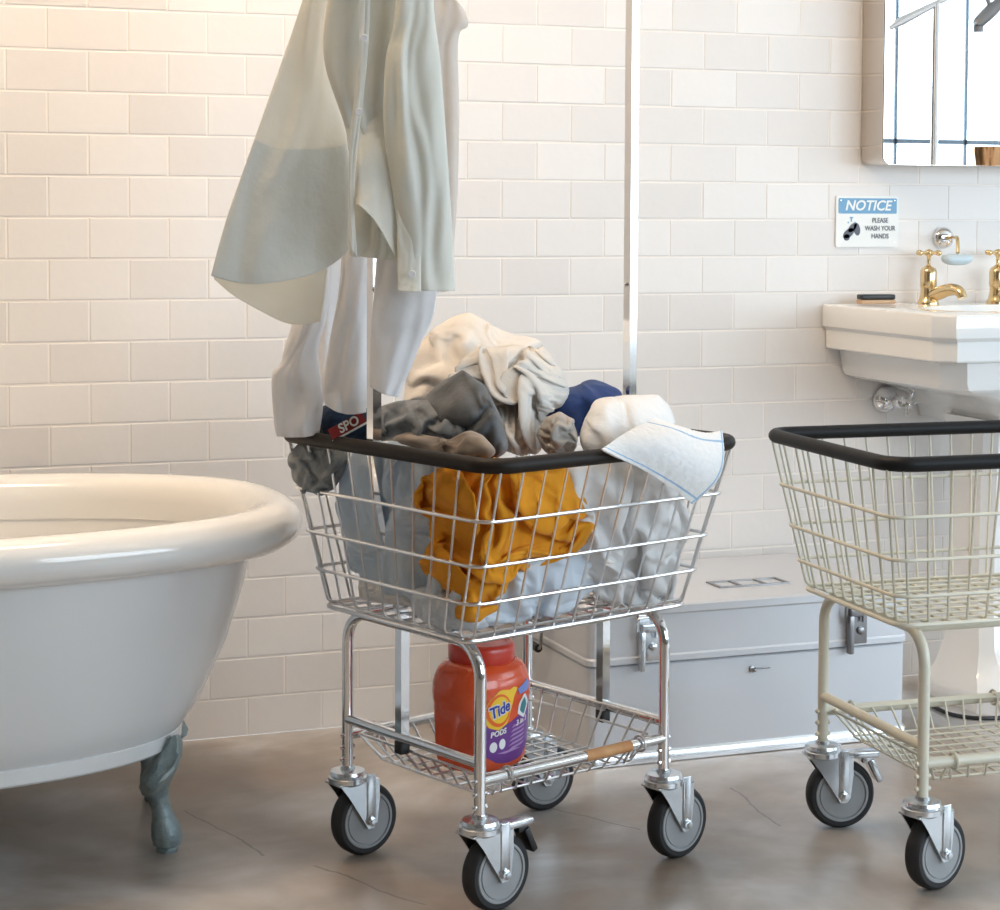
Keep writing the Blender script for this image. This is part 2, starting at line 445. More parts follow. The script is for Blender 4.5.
def floor():
    m = bpy.data.materials.new('polished_concrete'); m.use_nodes = True; nt = m.node_tree; b = nt.nodes['Principled BSDF']
    tc = nt.nodes.new('ShaderNodeTexCoord')
    def noise(sc, det, dist=0.):
        n = nt.nodes.new('ShaderNodeTexNoise'); n.inputs['Scale'].default_value = sc; n.inputs['Detail'].default_value = det
        n.inputs['Distortion'].default_value = dist
        nt.links.new(tc.outputs['Object'], n.inputs['Vector']); return n.outputs['Fac']
    def ramp(fac, stops):
        r = nt.nodes.new('ShaderNodeValToRGB')
        while len(r.color_ramp.elements) < len(stops): r.color_ramp.elements.new(.5)
        for e, (p, c) in zip(r.color_ramp.elements, stops): e.position = p; e.color = (*c, 1)
        nt.links.new(fac, r.inputs['Fac']); return r.outputs['Color']
    def mix(f, a, c, mode='MIX'):
        x = nt.nodes.new('ShaderNodeMix'); x.data_type = 'RGBA'; x.blend_type = mode
        if isinstance(f, float): x.inputs['Factor'].default_value = f
        else: nt.links.new(f, x.inputs['Factor'])
        nt.links.new(a, x.inputs[6]); nt.links.new(c, x.inputs[7]); return x.outputs[2]
    big = ramp(noise(1.7, 5, 1.2), [(.30, (.28, .21, .155)), (.46, (.33, .295, .265)), (.62, (.50, .50, .51))])
    mid = ramp(noise(7, 8, .6), [(.3, (.80, .77, .73)), (.7, (1.08, 1.05, 1.02))])
    col = mix(1.0, big, mid, 'MULTIPLY')
    # hairline cracks: bent lines across the slab
    sep = nt.nodes.new('ShaderNodeSeparateXYZ'); nt.links.new(tc.outputs['Object'], sep.inputs[0])
    def math_(op, a, c=None, d=None):
        n = nt.nodes.new('ShaderNodeMath'); n.operation = op
        for i, q in enumerate((a, c, d)):
            if q is None: continue
            if isinstance(q, (int, float)): n.inputs[i].default_value = q
            else: nt.links.new(q, n.inputs[i])
        return n.outputs[0]
    wob = math_('MULTIPLY', math_('SUBTRACT', noise(5, 4), .5), .06)
    for (x0, y0), (x1, y1) in CRACKS:
        dx, dy = x1-x0, y1-y0; l = math.hypot(dx, dy); nx, ny = -dy/l, dx/l
        dist = math_('ADD', math_('MULTIPLY', sep.outputs[0], nx), math_('MULTIPLY_ADD', sep.outputs[1], ny, -(nx*x0+ny*y0)))
        dist = math_('ABSOLUTE', math_('ADD', dist, wob))
        along = math_('MULTIPLY_ADD', sep.outputs[0], dx/l, 0.); along = math_('ADD', along, math_('MULTIPLY_ADD', sep.outputs[1], dy/l, -(dx*x0+dy*y0)/l))
        inside = math_('MULTIPLY', math_('GREATER_THAN', along, 0.), math_('LESS_THAN', along, l))
        mk = math_('MULTIPLY', math_('MULTIPLY', math_('LESS_THAN', dist, .0022), inside), .55)
        dk = nt.nodes.new('ShaderNodeRGB'); dk.outputs[0].default_value = (.05, .042, .035, 1)
        col = mix(mk, col, dk.outputs[0])
    nt.links.new(col, b.inputs['Base Color'])
    rr = nt.nodes.new('ShaderNodeMapRange'); rr.inputs['To Min'].default_value = .30; rr.inputs['To Max'].default_value = .42; b.inputs['Specular IOR Level'].default_value = .8
    nt.links.new(noise(4, 6), rr.inputs['Value']); nt.links.new(rr.outputs[0], b.inputs['Roughness'])
    bp = nt.nodes.new('ShaderNodeBump'); bp.inputs['Strength'].default_value = .12; bp.inputs['Distance'].default_value = .004
    nt.links.new(noise(22, 8), bp.inputs['Height']); nt.links.new(bp.outputs['Normal'], b.inputs['Normal'])
    bm = bmesh.new(); box(bm, ((XL+XR)/2, YF/2, -.05), (XR-XL, -YF, .1))
    tag(obj('floor', bm, m, smooth=False), kind='structure')
def fl(px, py): d = ray(px, py); t = -CH/d[2]; p = CAM+t*d; return (p[0], p[1])
CRACKS = [(fl(188, 810), fl(262, 856)), (fl(312, 866), fl(425, 905)), (fl(728, 788), fl(782, 826)), (fl(520, 800), fl(640, 830))]
floor()

def shell():
    pl = M['plaster']
    bm = bmesh.new(); box(bm, ((XL+XR)/2, YF/2, ZC+.05), (XR-XL+.2, -YF+.2, .1)); tag(obj('ceiling', bm, pl, smooth=False), kind='structure')
    bm = bmesh.new(); box(bm, (XL-.06, YF/2, ZC/2), (.12, -YF, ZC)); tag(obj('wall_left', bm, M['dark_plaster'], smooth=False), kind='structure')
    ya, yb, zs, zh = -4.45, -1.7, .5, 2.95                # right wall with its own steel window
    bm = bmesh.new()
    box(bm, (XR+.06, YF/2, zs/2), (.12, -YF, zs)); box(bm, (XR+.06, YF/2, (zh+ZC)/2), (.12, -YF, ZC-zh))
    box(bm, (XR+.06, (YF+ya)/2, (zs+zh)/2), (.12, ya-YF, zh-zs)); box(bm, (XR+.06, yb/2, (zs+zh)/2), (.12, -yb, zh-zs))
    tag(obj('wall_right', bm, pl, smooth=False), kind='structure')
    bm = bmesh.new(); n = 6
    for k in range(n+1): box(bm, (XR+.06, ya+.02+(yb-ya-.04)*k/n, (zs+zh)/2), (.05, .022, zh-zs))
    for z in (zs+.02, 1.50, 2.45, zh-.02): box(bm, (XR+.06, (ya+yb)/2, z), (.05, yb-ya, .032))
    tag(obj('window_2', bm, M['frame_steel'], smooth=False), kind='structure')
    L = bpy.data.lights.new('daylight', 'AREA'); L.shape = 'RECTANGLE'; L.size = yb-ya; L.size_y = zh-zs
    L.energy = DAY*1.0*(yb-ya)*(zh-zs); L.color = (.70, .86, 1.0)
    lo = bpy.data.objects.new('daylight', L); link(lo); lo.location = (XR+.22, (ya+yb)/2, (zs+zh)/2); lo.rotation_euler = (math.radians(90), 0, math.radians(90))
    # street front: low wall, piers and lintel around two steel windows
    W = [(.4, 5.5)]; zs, zh = .75, 2.45
    bm = bmesh.new()
    box(bm, ((XL+XR)/2, YF-.1, zs/2), (XR-XL, .2, zs)); box(bm, ((XL+XR)/2, YF-.1, (zh+ZC)/2), (XR-XL, .2, ZC-zh))
    for a, c in ((XL, W[0][0]), (W[0][1], XR)): box(bm, ((a+c)/2, YF-.1, (zs+zh)/2), (c-a, .2, zh-zs))
    tag(obj('wall_front', bm, M['dark_plaster'], smooth=False), kind='structure')
    for i, (a, c) in enumerate(W):
        bm = bmesh.new()
        for x in [a+.02, c-.02]+[3.849+.415*k for k in range(-8, 4) if a+.1 < 3.849+.415*k < c-.1]:
            box(bm, (x, YF-.1, (zs+zh)/2), (.016, .014, zh-zs))
        for z in (zs+.02, 1.50, zh-.02): box(bm, ((a+c)/2, YF-.1, z), (c-a, .014, .024))
        tag(obj('window_%d' % (i+1), bm, M['frame_steel'], smooth=False), kind='structure')
        L = bpy.data.lights.new('daylight', 'AREA'); L.shape = 'RECTANGLE'; L.size = c-a; L.size_y = zh-zs
        L.energy = DAY*(c-a)*(zh-zs); L.color = (.70, .86, 1.0)
        lo = bpy.data.objects.new('daylight', L); link(lo); lo.location = ((a+c)/2, YF-.32, (zs+zh)/2); lo.rotation_euler = (math.radians(90), 0, 0)
DAY = 14.5
shell()

# ------------------------------------------------------------------ bathtub
def superellipse(xc, yc, a, b, z, e=2.5, n=96):
    out = []
    for k in range(n):
        t = 2*PI*k/n; c, s = math.cos(t), math.sin(t)
        out.append((xc+a*math.copysign(abs(c)**(2/e), c), yc+b*math.copysign(abs(s)**(2/e), s), z))
    return out
def bathtub():
    xc, yc = -1.425, -.53; a, b = .812, .455
    t = empty('bathtub', (xc, yc, 0)); T = lambda rr: [[(p[0]-xc, p[1]-yc, p[2]) for p in r] for r in rr]
    tag(t, 'white freestanding bathtub with a thick rolled rim standing on grey claw feet', 'bathtub')
    bm = bmesh.new(); R = []
    for da, db, z in ((.592, .33, .205), (.595, .333, .21), (.61, .348, .232), (.63, .362, .265), (.674, .384, .36), (.704, .396, .455), (.717, .402, .515), (.721, .404, .545)):
        R.append(superellipse(xc, yc, da, db, z))
    loft(bm, T(R), cap1=False); obj('outer_shell', bm, M['enamel_skirt'], t, angle=60)
    bm = bmesh.new()
    R = [superellipse(xc, yc, .575+d, .317+d, z) for d, z in ((0, .178), (.012, .178), (.016, .182), (.018, .206), (.012, .212), (0, .212))]
    loft(bm, T(R)); obj('base_band', bm, M['enamel_skirt'], t)
    bm = bmesh.new(); R = []                  # rolled rim, then the inside of the basin
    prof = [(-.105, .525), (-.055, .524), (-.026, .528), (-.009, .541), (0, .560), (-.003, .580), (-.014, .596), (-.033, .606), (-.056, .606), (-.078, .598), (-.092, .582), (-.100, .56)]
    for d, z in prof: R.append(superellipse(xc, yc, a+d, b+d, z))
    for da, db, z in ((.706, .350, .5), (.684, .34, .42), (.645, .32, .32), (.60, .30, .25), (.52, .25, .222), (.35, .14, .215)):
        R.append(superellipse(xc, yc, da, db, z))
    loft(bm, T(R), cap0=False); obj('rim_and_basin', bm, M['enamel'], t, angle=70)
    for sx, sy in ((1, -1), (1, 1), (-1, -1), (-1, 1)):
        bm = bmesh.new(); rings = []
        out = Vector((.85*sx, .55*sy, 0)).normalized(); base = Vector((.528*sx, .172*sy, 0)) if sy < 0 else Vector((.563*sx, .125, 0))
        side = Vector((-out.y, out.x, 0))
        for z, o_, w, d in ((0, .012, .018, .018), (.006, .012, .0195, .0195), (.009, .012, .017, .017), (.013, .012, .024, .024), (.028, .012, .0275, .0275), (.045, .010, .026, .026),
                            (.062, .006, .0205, .0205), (.078, .001, .0175, .0175), (.095, -.004, .021, .019), (.112, -.006, .027, .022), (.128, -.004, .038, .027),
                            (.144, .005, .051, .029), (.158, .014, .057, .027), (.170, .022, .052, .023), (.180, .028, .038, .016), (.185, .031, .014, .009)):
            c = base+out*o_+Vector((0, 0, z)); kx = min(1., max(0., (z-.095)/.07)); rings.append([c-side*.024*kx+side*w*math.cos(2*PI*k/20)*(1+.05*math.sin(5*2*PI*k/20))+out*d*math.sin(2*PI*k/20)+Vector((0, 0, .026*kx*math.cos(2*PI*k/20))) for k in range(20)])
        loft(bm, rings); obj('claw_foot', bm, M['verdigris'], t)
bathtub()

# ------------------------------------------------------------------ aluminium chest
def chest():
    x0, x1, y0, y1, zs, zt = .012, .760, -.4886, -.03, .207, .328
    t = empty('storage_chest', ((x0+x1)/2, (y0+y1)/2, 0)); C = Vector(t.location)
    tag(t, 'silver aluminium storage chest on the floor against the tiled wall', 'chest')
    sx, sy = x1-x0, y1-y0
    bm = bmesh.new()
    def ring(w, d, z, r=.022): return [(p[0], p[1], z) for p in rrect(w, d, r, 4)]
    loft(bm, [ring(sx-.006, sy-.006, .012), ring(sx-.004, sy-.004, .014), ring(sx-.004, sy-.004, zs-.004), ring(sx-.01, sy-.01, zs-.001)])
    body = obj('body', bm, M['alu'], t, angle=14)
    bm = bmesh.new(); loft(bm, [ring(sx, sy, 0), ring(sx+.008, sy+.008, .002), ring(sx+.008, sy+.008, .02), ring(sx, sy, .026)]); obj('base_rail', bm, M['alu_trim'], t)
    bm = bmesh.new(); loft(bm, [ring(sx-.004, sy-.004, zs+.001), ring(sx+.004, sy+.004, zs+.003), ring(sx+.004, sy+.004, zs+.014), ring(sx, sy, zs+.018), ring(sx, sy, zt-.022),
                                ring(sx+.004, sy+.004, zt-.018), ring(sx+.004, sy+.004, zt-.004), ring(sx-.006, sy-.006, zt), ring(sx-.05, sy-.05, zt+.001)])
    lid = obj('lid', bm, M['alu'], t, angle=14)
    bm = bmesh.new()
    for yy in (-.03, .03): box(bm, (0, yy, zt+.002), (.17, .008, .004), .001)
    for xx in (-.081, -.03, .03, .081): box(bm, (xx, 0, zt+.002), (.008, .06, .004), .001)
    h = obj('lid_handle_recess', bm, M['steel_dark'], t); h.location = (.447-C.x, -.345-C.y, 0)
    for px in (643, 851):
        p = on_plane(px, 640 if px < 700 else 618, (0, y0, 0), (0, 1, 0))
        bm = bmesh.new(); X = p[0]-C.x; Y = y0-C.y
        box(bm, (X+.012, Y-.003, .262), (.05, .004, .096), .0015)
        box(bm, (X-.008, Y-.012, .236), (.012, .016, .082), .003)
        tube(bm, fillet([(X-.02, Y-.012, .262), (X-.02, Y-.014, .306), (X+.022, Y-.014, .306), (X+.022, Y-.012, .262)], .012), .0032, 8)
        box(bm, (X+.008, Y-.010, .283), (.034, .012, .018), .003)
        lathe(bm, [(.0085, 0), (.0085, .004), (.005, .006), (.001, .0065)], 18, Matrix.Translation((X+.02, Y-.005, .242)) @ Matrix.Rotation(PI/2, 4, 'X'))
        obj('latch', bm, M['zinc'] if px < 700 else M['steel_dark'], t)
    bm = bmesh.new(); p = on_plane(752, 669, (0, y0, 0), (0, 1, 0))
    lathe(bm, [(.007, 0), (.007, .004), (.003, .005), (.003, .016), (.001, .017)], 16, Matrix.Translation((p[0]-C.x, y0-C.y+.001, p[2])) @ Matrix.Rotation(PI/2, 4, 'X'))
    box(bm, (p[0]-C.x+.022, y0-C.y-.006, p[2]+.002), (.035, .004, .004), .001)
    obj('lock_and_key', bm, M['steel_dark'], t)
    bm = bmesh.new(); X = x0-C.x; Y = -.24-C.y                    # end handle with a black grip
    box(bm, (X-.003, Y, .262), (.006, .11, .03), .002)
    tube(bm, fillet([(X-.006, Y-.045, .262), (X-.02, Y-.045, .262), (X-.024, Y-.045, .205), (X-.024, Y+.045, .205), (X-.02, Y+.045, .262), (X-.006, Y+.045, .262)], .012), .0035, 8)
    hd = obj('end_handle', bm, M['steel_dark'], t)
    bm = bmesh.new(); tube(bm, [(X-.024, Y-.034, .205), (X-.024, Y+.034, .205)], .009, 12); obj('handle_grip', bm, M['black'], hd)
chest()

# ------------------------------------------------------------------ washbasin, taps, mirror, sign and small things on the wall
def washbasin():
    xa, xb, yd = .8167, 1.533, -.515; cx = (xa+xb)/2
    t = empty('pedestal_washbasin', (cx, -.2, 0))
    tag(t, 'white square-fronted pedestal washbasin with chamfered corners and brass taps on the tiled wall', 'washbasin')
    def plan(ins, yf, z, ch=.045):
        a, c = xa+ins-cx, xb-ins-cx
        return [(a, .197, z), (a, yf+ch+.2, z), (a+ch*.75, yf+.2, z), (c-ch*.75, yf+.2, z), (c, yf+ch+.2, z), (c, .197, z)]
    zt = .914
    bm = bmesh.new()
    loft(bm, [plan(.030, yd+.03, .805), plan(.012, yd+.012, .809), plan(.010, yd+.010, .812), plan(.010, yd+.010, .853), plan(.006, yd+.006, .858), plan(.001, yd+.001, .862), plan(0, yd, .866), plan(0, yd, zt-.006), plan(.002, yd+.002, zt-.002), plan(.006, yd+.006, zt)], cap1=False)
    # top deck with the bowl sunk in it
    outer = plan(.006, yd+.006, zt)
    ring0 = [bm.verts.new(p) for p in outer]
    bowl = []
    for sc, z in ((1, zt), (.97, zt-.006), (.9, zt-.05), (.7, zt-.09), (.3, zt-.1)):
        bowl.append([bm.verts.new((math.cos(q)*.26*sc, -.10+math.sin(q)*.165*sc, z)) for q in [2*PI*k/36 for k in range(36)]])
    for A, B in zip(bowl, bowl[1:]):
        for k in range(36): bm.faces.new((A[k], A[(k+1) % 36], B[(k+1) % 36], B[k]))
    bm.faces.new(bowl[-1])
    e = [bm.edges.new((ring0[k], ring0[(k+1) % 6])) for k in range(6)]
    e += [bm.edges.get((bowl[0][k], bowl[0][(k+1) % 36])) for k in range(36)]
    bmesh.ops.triangle_fill(bm, use_beauty=True, edges=e)
    bmesh.ops.remove_doubles(bm, verts=bm.verts, dist=1e-5)
    obj('basin', bm, M['porcelain'], t, angle=30)
    bm = bmesh.new()                         # bowl underside tapering into the pedestal
    loft(bm, [plan(.275, -.38, .64, .03), plan(.265, -.39, .67, .03), plan(.23, -.41, .70, .04), plan(.16, -.435, .722, .05), plan(.085, -.455, .736, .05), plan(.064, -.465, .744, .05), plan(.056, -.47, .758, .05), plan(.045, -.485, .812, .05)])
    obj('bowl_underside', bm, M['porcelain'], t, angle=30)
    bm = bmesh.new()
    def pp(hw, y0, y1, z, ch=.025): return [(-hw, y1+.2, z), (-hw, y0+ch+.2, z), (-hw+ch, y0+.2, z), (hw-ch, y0+.2, z), (hw, y0+ch+.2, z), (hw, y1+.2, z)]
    loft(bm, [pp(.158, -.42, -.15, 0, .05), pp(.158, -.42, -.15, .03, .05), pp(.15, -.41, -.155, .045, .05), pp(.132, -.37, -.16, .075, .04), pp(.114, -.335, -.165, .13), pp(.105, -.315, -.17, .25), pp(.100, -.31, -.17, .5), pp(.102, -.32, -.16, .62), pp(.112, -.34, -.14, .66)])
    obj('pedestal', bm, M['porcelain'], t, angle=30)
    # taps (fixed to the basin deck)
    for px, lab in ((928, 0), (997, 1)):
        p = at(px, 304, 1); d = ray(px, 304); k = (zt-CH)/d[2]
        y = -.065; q = on_plane(px, 304, (0, y, 0), (0, 1, 0)); X, Y = q[0]-cx, y+.2
        bm = bmesh.new(); T0 = Matrix.Translation((X, Y, zt))
        lathe(bm, [(.026, 0), (.026, .004), (.022, .010), (.019, .024), (.018, .034), (.0185, .04)], 20, T0)
        lathe(bm, [(.0185, .04), (.020, .044), (.020, .078), (.016, .086), (.008, .09), (.0045, .094), (.0045, .112), (.009, .116), (.011, .122), (.008, .128), (.003, .131)], 8, T0)
        sp = [(X+.004, Y-.008, zt+.020), (X+.008, Y-.035, zt+.027), (X+.013, Y-.065, zt+.036), (X+.018, Y-.09, zt+.037), (X+.021, Y-.105, zt+.030), (X+.022, Y-.112, zt+.018)]
        tube(bm, [bez(sp, s/14) for s in range(15)], [.016-.005*abs(s-3)/11 for s in range(15)], 14)
        tp = obj('brass_tap', bm, M['brass'], t, angle=50)
        bm = bmesh.new()
        for aq in range(4):
            c, s = math.cos(aq*PI/2+.3), math.sin(aq*PI/2+.3)
            tube(bm, [(X+c*.006, Y+s*.006, zt+.122), (X+c*.03, Y+s*.03, zt+.122)], [.0045, .0035], 8)
            bmesh.ops.create_uvsphere(bm, u_segments=12, v_segments=8, radius=.0068, matrix=Matrix.Translation((X+c*.031, Y+s*.031, zt+.122)))
        obj('cross_handle', bm, M['brass'], tp)
washbasin()

def brush_on_basin():
    q = on_plane(876, 304, (0, -.075, 0), (0, 1, 0)); z = .9165
    t = empty('nail_brush', (q[0], -.075, z), -.1)
    tag(t, 'small black-topped wooden nail brush lying on the back edge of the washbasin', 'brush')
    bm = bmesh.new(); box(bm, (0, 0, .005), (.088, .034, .010), .003); obj('wooden_back', bm, M['wood'], t)
    bm = bmesh.new(); box(bm, (0, 0, .0165), (.086, .032, .012), .003); obj('black_top', bm, M['black'], t)
brush_on_basin()

def soap():
    p = on_plane(945, 238, (0, -.012, 0), (0, 1, 0))
    t = empty('soap_holder', (p[0], 0, p[2]))
    tag(t, 'round chrome wall plate with a rod that holds a soap bar above the washbasin', 'soap holder')
    bm = bmesh.new()
    lathe(bm, [(.024, .001), (.027, .004), (.025, .012), (.016, .019), (.004, .021)], 28, Matrix.Rotation(PI/2, 4, 'X')); obj('wall_plate', bm, M['chrome'], t)
    bm = bmesh.new(); e = on_plane(958, 248, (0, -.11, 0), (0, 1, 0))-np.array(t.location)
    tube(bm, [bez([(0, -.015, 0), (.0, -.05, .002), (e[0]*.6, -.09, .0), (e[0], e[1], e[2]-.012)], s/12) for s in range(13)], .0042, 10); obj('rod', bm, M['brass'], t)
    c = on_plane(957, 258, (0, -.11, 0), (0, 1, 0))
    bm = bmesh.new(); rings = []
    for s in range(15):
        f = -1+2*s/14; k = (1-abs(f)**4)**.5*.98+.02; x = f*.042
        rings.append([(x, math.cos(q)*.019*k, math.sin(q)*.0135*k - .004*(1-f*f)) for q in [2*PI*j/18 for j in range(18)]])
    loft(bm, rings); o = obj('soap_bar', bm, M['soap']); o.location = c
    tag(o, 'pale blue soap bar stuck on the rod of the chrome soap holder', 'soap')
soap()

def cord():  # thin black tube laid in a curve along the floor
    pts = [(922, 700), (936, 710), (952, 717), (976, 720.5), (1004, 720), (1040, 716)]
    P = [np.append(fl(x, y), .0055) for x, y in pts]
    bm = bmesh.new(); tube(bm, [bez(P, k/30)-P[0] for k in range(31)], .0048, 8)
    o = obj('black_floor_line', bm, M['black']); o.location = P[0]
    tag(o, 'thin black line lying on the floor in front of the washbasin pedestal', 'cord')
cord()

def stop_valve():
    p = on_plane(888, 400, (0, -.02, 0), (0, 1, 0)); t = empty('stop_valve', (p[0], 0, p[2]))
    tag(t, 'chrome water stop valve on the wall under the washbasin', 'valve')
    RX = Matrix.Rotation(PI/2, 4, 'X')
    bm = bmesh.new(); lathe(bm, [(.031, .001), (.033, .006), (.029, .018), (.018, .026), (.010, .03)], 28, RX); obj('escutcheon', bm, M['chrome'], t)
    bm = bmesh.new()
    tube(bm, [(0, -.02, 0), (0, -.075, 0)], .009, 14); lathe(bm, [(.013, .055), (.015, .06), (.015, .08), (.012, .085)], 14, RX)
    tube(bm, fillet([(0, -.07, 0), (.028, -.075, .004), (.034, -.075, .03), (.045, -.085, .060)], .015), .006, 10)
    obj('valve_body', bm, M['chrome'], t)
    bm = bmesh.new()
    for a in (.3, .3+2*PI/3, .3+4*PI/3): tube(bm, [(0.012, -.088, -.004), (.012+.026*math.cos(a), -.094, -.004+.026*math.sin(a))], [.007, .0045], 10)
    lathe(bm, [(.009, .08), (.010, .098), (.005, .102)], 12, Matrix.Translation((.012, 0, -.004)) @ RX); obj('tap_handle', bm, M['chrome'], t)
stop_valve()

def mirror():
    xl = .9147; xr = xl+.62; zb = 1.2435; zt = zb+.9; d = .105
    t = empty('wall_mirror', ((xl+xr)/2, -.002, (zb+zt)/2))
    tag(t, 'deep wall mirror with rounded corners and polished steel sides above the washbasin', 'mirror')
    bm = bmesh.new(); pts = rrect(xr-xl, zt-zb, .022, 6)
    prism(bm, pts, lambda a, b, q: (a, -q, b), d-.007); obj('steel_sides', bm, M['mirror_side'], t, angle=30)
    bm = bmesh.new(); prism(bm, rrect(xr-xl-.002, zt-zb-.002, .021, 6), lambda a, b, q: (a, -q-(d-.007), b), .003); obj('mirror_glass', bm, M['mirror'], t, angle=30)
mirror()

def notice():
    P = [on_plane(x, y, (0, -.004, 0), (0, 1, 0)) for x, y in ((835.5, 195.5), (899.5, 196.5), (897.5, 246.5), (836.5, 247.5))]
    xl, xr, zb, zt = (P[0][0]+P[3][0])/2, (P[1][0]+P[2][0])/2, (P[2][2]+P[3][2])/2, (P[0][2]+P[1][2])/2
    w, h = xr-xl, zt-zb
    t = empty('notice_sign', ((xl+xr)/2, -.001, (zb+zt)/2))
    tag(t, 'blue and white hand washing notice on the tiled wall beside the soap holder', 'sign')
    bm = bmesh.new(); prism(bm, rrect(w, h, .004, 3), lambda a, b, q: (a, -q, b), .0035); obj('panel', bm, M['sign_white'], t, smooth=False)
    bm = bmesh.new(); prism(bm, rrect(w*.93, h*.30, .003, 3), lambda a, b, q: (a, -.0035-q, b+h*.305), .0006); obj('header_band', bm, M['sign_blue'], t, smooth=False)
    def txt(body, size, x, z, m, nm='lettering', shear=0., off=0., sx=1.):
        me = text_mesh(body, size, .0003, shear=shear, offset=off, sx=sx); me.materials.append(m)
        o = bpy.data.objects.new(nm, me); link(o, t); o.rotation_euler = (PI/2, 0, 0); o.location = (x, -.0045, z)
    txt('NOTICE', h*.275, 0, h*.305, M['sign_white'], shear=.22, off=.0007, sx=1.02)
    for i, s in enumerate(('PLEASE', 'WASH YOUR', 'HANDS')): txt(s, h*.135, w*.20, h*(.02-.155*i), M['sign_grey'], off=.0002, sx=.86)
    bm = bmesh.new()                         # hands under a tap
    for (x, z, a, c, r) in ((-.30, -.23, .10, .055, .6), (-.24, -.12, .085, .045, .75), (-.17, -.15, .05, .09, .2), (-.33, -.31, .05, .045, .3)):
        pts = [(a*w*math.cos(q), c*w*math.sin(q)) for q in [2*PI*k/20 for k in range(20)]]
        prism(bm, pts, lambda u, v, q, x=x, z=z, r=r: (x*w+u*math.cos(r)-v*math.sin(r), -.0037-q, z*h+u*math.sin(r)+v*math.cos(r)), .0005)
    obj('hands_pictogram', bm, M['sign_ink'], t, smooth=False)
    bm = bmesh.new()
    for x, z, ww, hh in ((-.26, .075, .05, .03), (-.26, .03, .02, .06), (-.31, -.02, .016, .03), (-.2, -.02, .016, .03)): box(bm, (x*w, -.004, z*h), (ww*w, .0006, hh*h))
    obj('tap_pictogram', bm, M['sign_blue'], t, smooth=False)
    for sx in (-1, 1):
        for sz in (-1, 1):
            bm = bmesh.new(); lathe(bm, [(.0022, 0), (.0018, .001), (.0004, .0014)], 10, Matrix.Translation((sx*w*.43, -.0036, sz*h*.41)) @ Matrix.Rotation(PI/2, 4, 'X')); obj('screw', bm, M['alu_trim'], t)
notice()

# ------------------------------------------------------------------ what the mirror shows: a shower pipe and a copper pot in the room
def refl(px, py, k):
    p = on_plane(px, py, (0, -.103, 0), (0, 1, 0)); d = ray(px, py); d = d/np.linalg.norm(d)
    return p + k*np.array([d[0], -d[1], d[2]])
def shower():
    k = 2.3; b = refl(935, 90, k); top = refl(937, 3, k)
    t = empty('shower_pipe', (b[0], b[1], 0)); o0 = Vector((b[0], b[1], 0))
    tag(t, 'chrome floor-standing shower pipe seen in the wall mirror, a slanted arm at its top', 'shower')
    bm = bmesh.new(); lathe(bm, [(.07, 0), (.07, .008), (.03, .014), (.012, .03)], 24); tube(bm, [(0, 0, .01), (0, 0, top[2]-.0)], .013, 12); obj('riser', bm, M['chrome'], t)
    bm = bmesh.new(); a = Vector(refl(889, 29, k))-o0; c = Vector((0, 0, top[2])); e = Vector(refl(975, -16, k))-o0; g = Vector(refl(992, 10, k))-o0
    tube(bm, [a, a+(c-a)*.25+Vector((0, 0, .004)), c, c+(e-c)*.5, e], [.006, .017, .011, .009, .009], 12); obj('slanted_arm', bm, M['chrome'], t)
    bm = bmesh.new(); h = Vector(refl(976, 25, k))-o0
    tube(bm, [e, (e+g)/2+Vector((0, 0, .02)), g], .008, 10); tube(bm, [g+(g-h)*.7, g, h+(g-h)*.2, h], [.018, .026, .022, .016], 12); lathe(bm, [(.018, -.02), (.02, 0), (.01, .012)], 12, Matrix.Translation(h+Vector((.01, 0, -.005))))
    obj('shower_head', bm, M['steel_dark'], t)
shower()
def copper_pot():
    k = 1.2; p = refl(992, 166, k); z0 = p[2]-.02; rt, rb = .058, .046; zt = refl(992, 147, k)[2]
    st = empty('plant_stand', (p[0], p[1], 0)); tag(st, 'slim dark steel stand under the ribbed copper pot', 'stand')
    bm = bmesh.new(); lathe(bm, [(.16, 0), (.16, .012), (.02, .02), (.012, .03)], 28); tube(bm, [(0, 0, .02), (0, 0, z0-.006)], .012, 12); lathe(bm, [(.07, z0-.008), (.07, z0)], 28); obj('post_and_foot', bm, M['steel_dark'], st)
    bm = bmesh.new(); n = 72
    def ring(r, z): return [((r*(1+.06*abs(math.cos(12*PI*q/n*1.0))))*math.cos(2*PI*q/n), (r*(1+.06*abs(math.cos(12*PI*q/n))))*math.sin(2*PI*q/n), z) for q in range(n)]
    h = zt-z0; loft(bm, [ring(rb, 0), ring(rb+.006, h*.3), ring(rt, h*.8), ring(rt, h), ring(rt-.006, h), ring(rb-.004, .01)])
    o = obj('copper_pot', bm, M['copper']); o.location = (p[0], p[1], z0)
    tag(o, 'ribbed copper pot at the lower right corner of the wall mirror, seen in reflection', 'pot')
copper_pot()

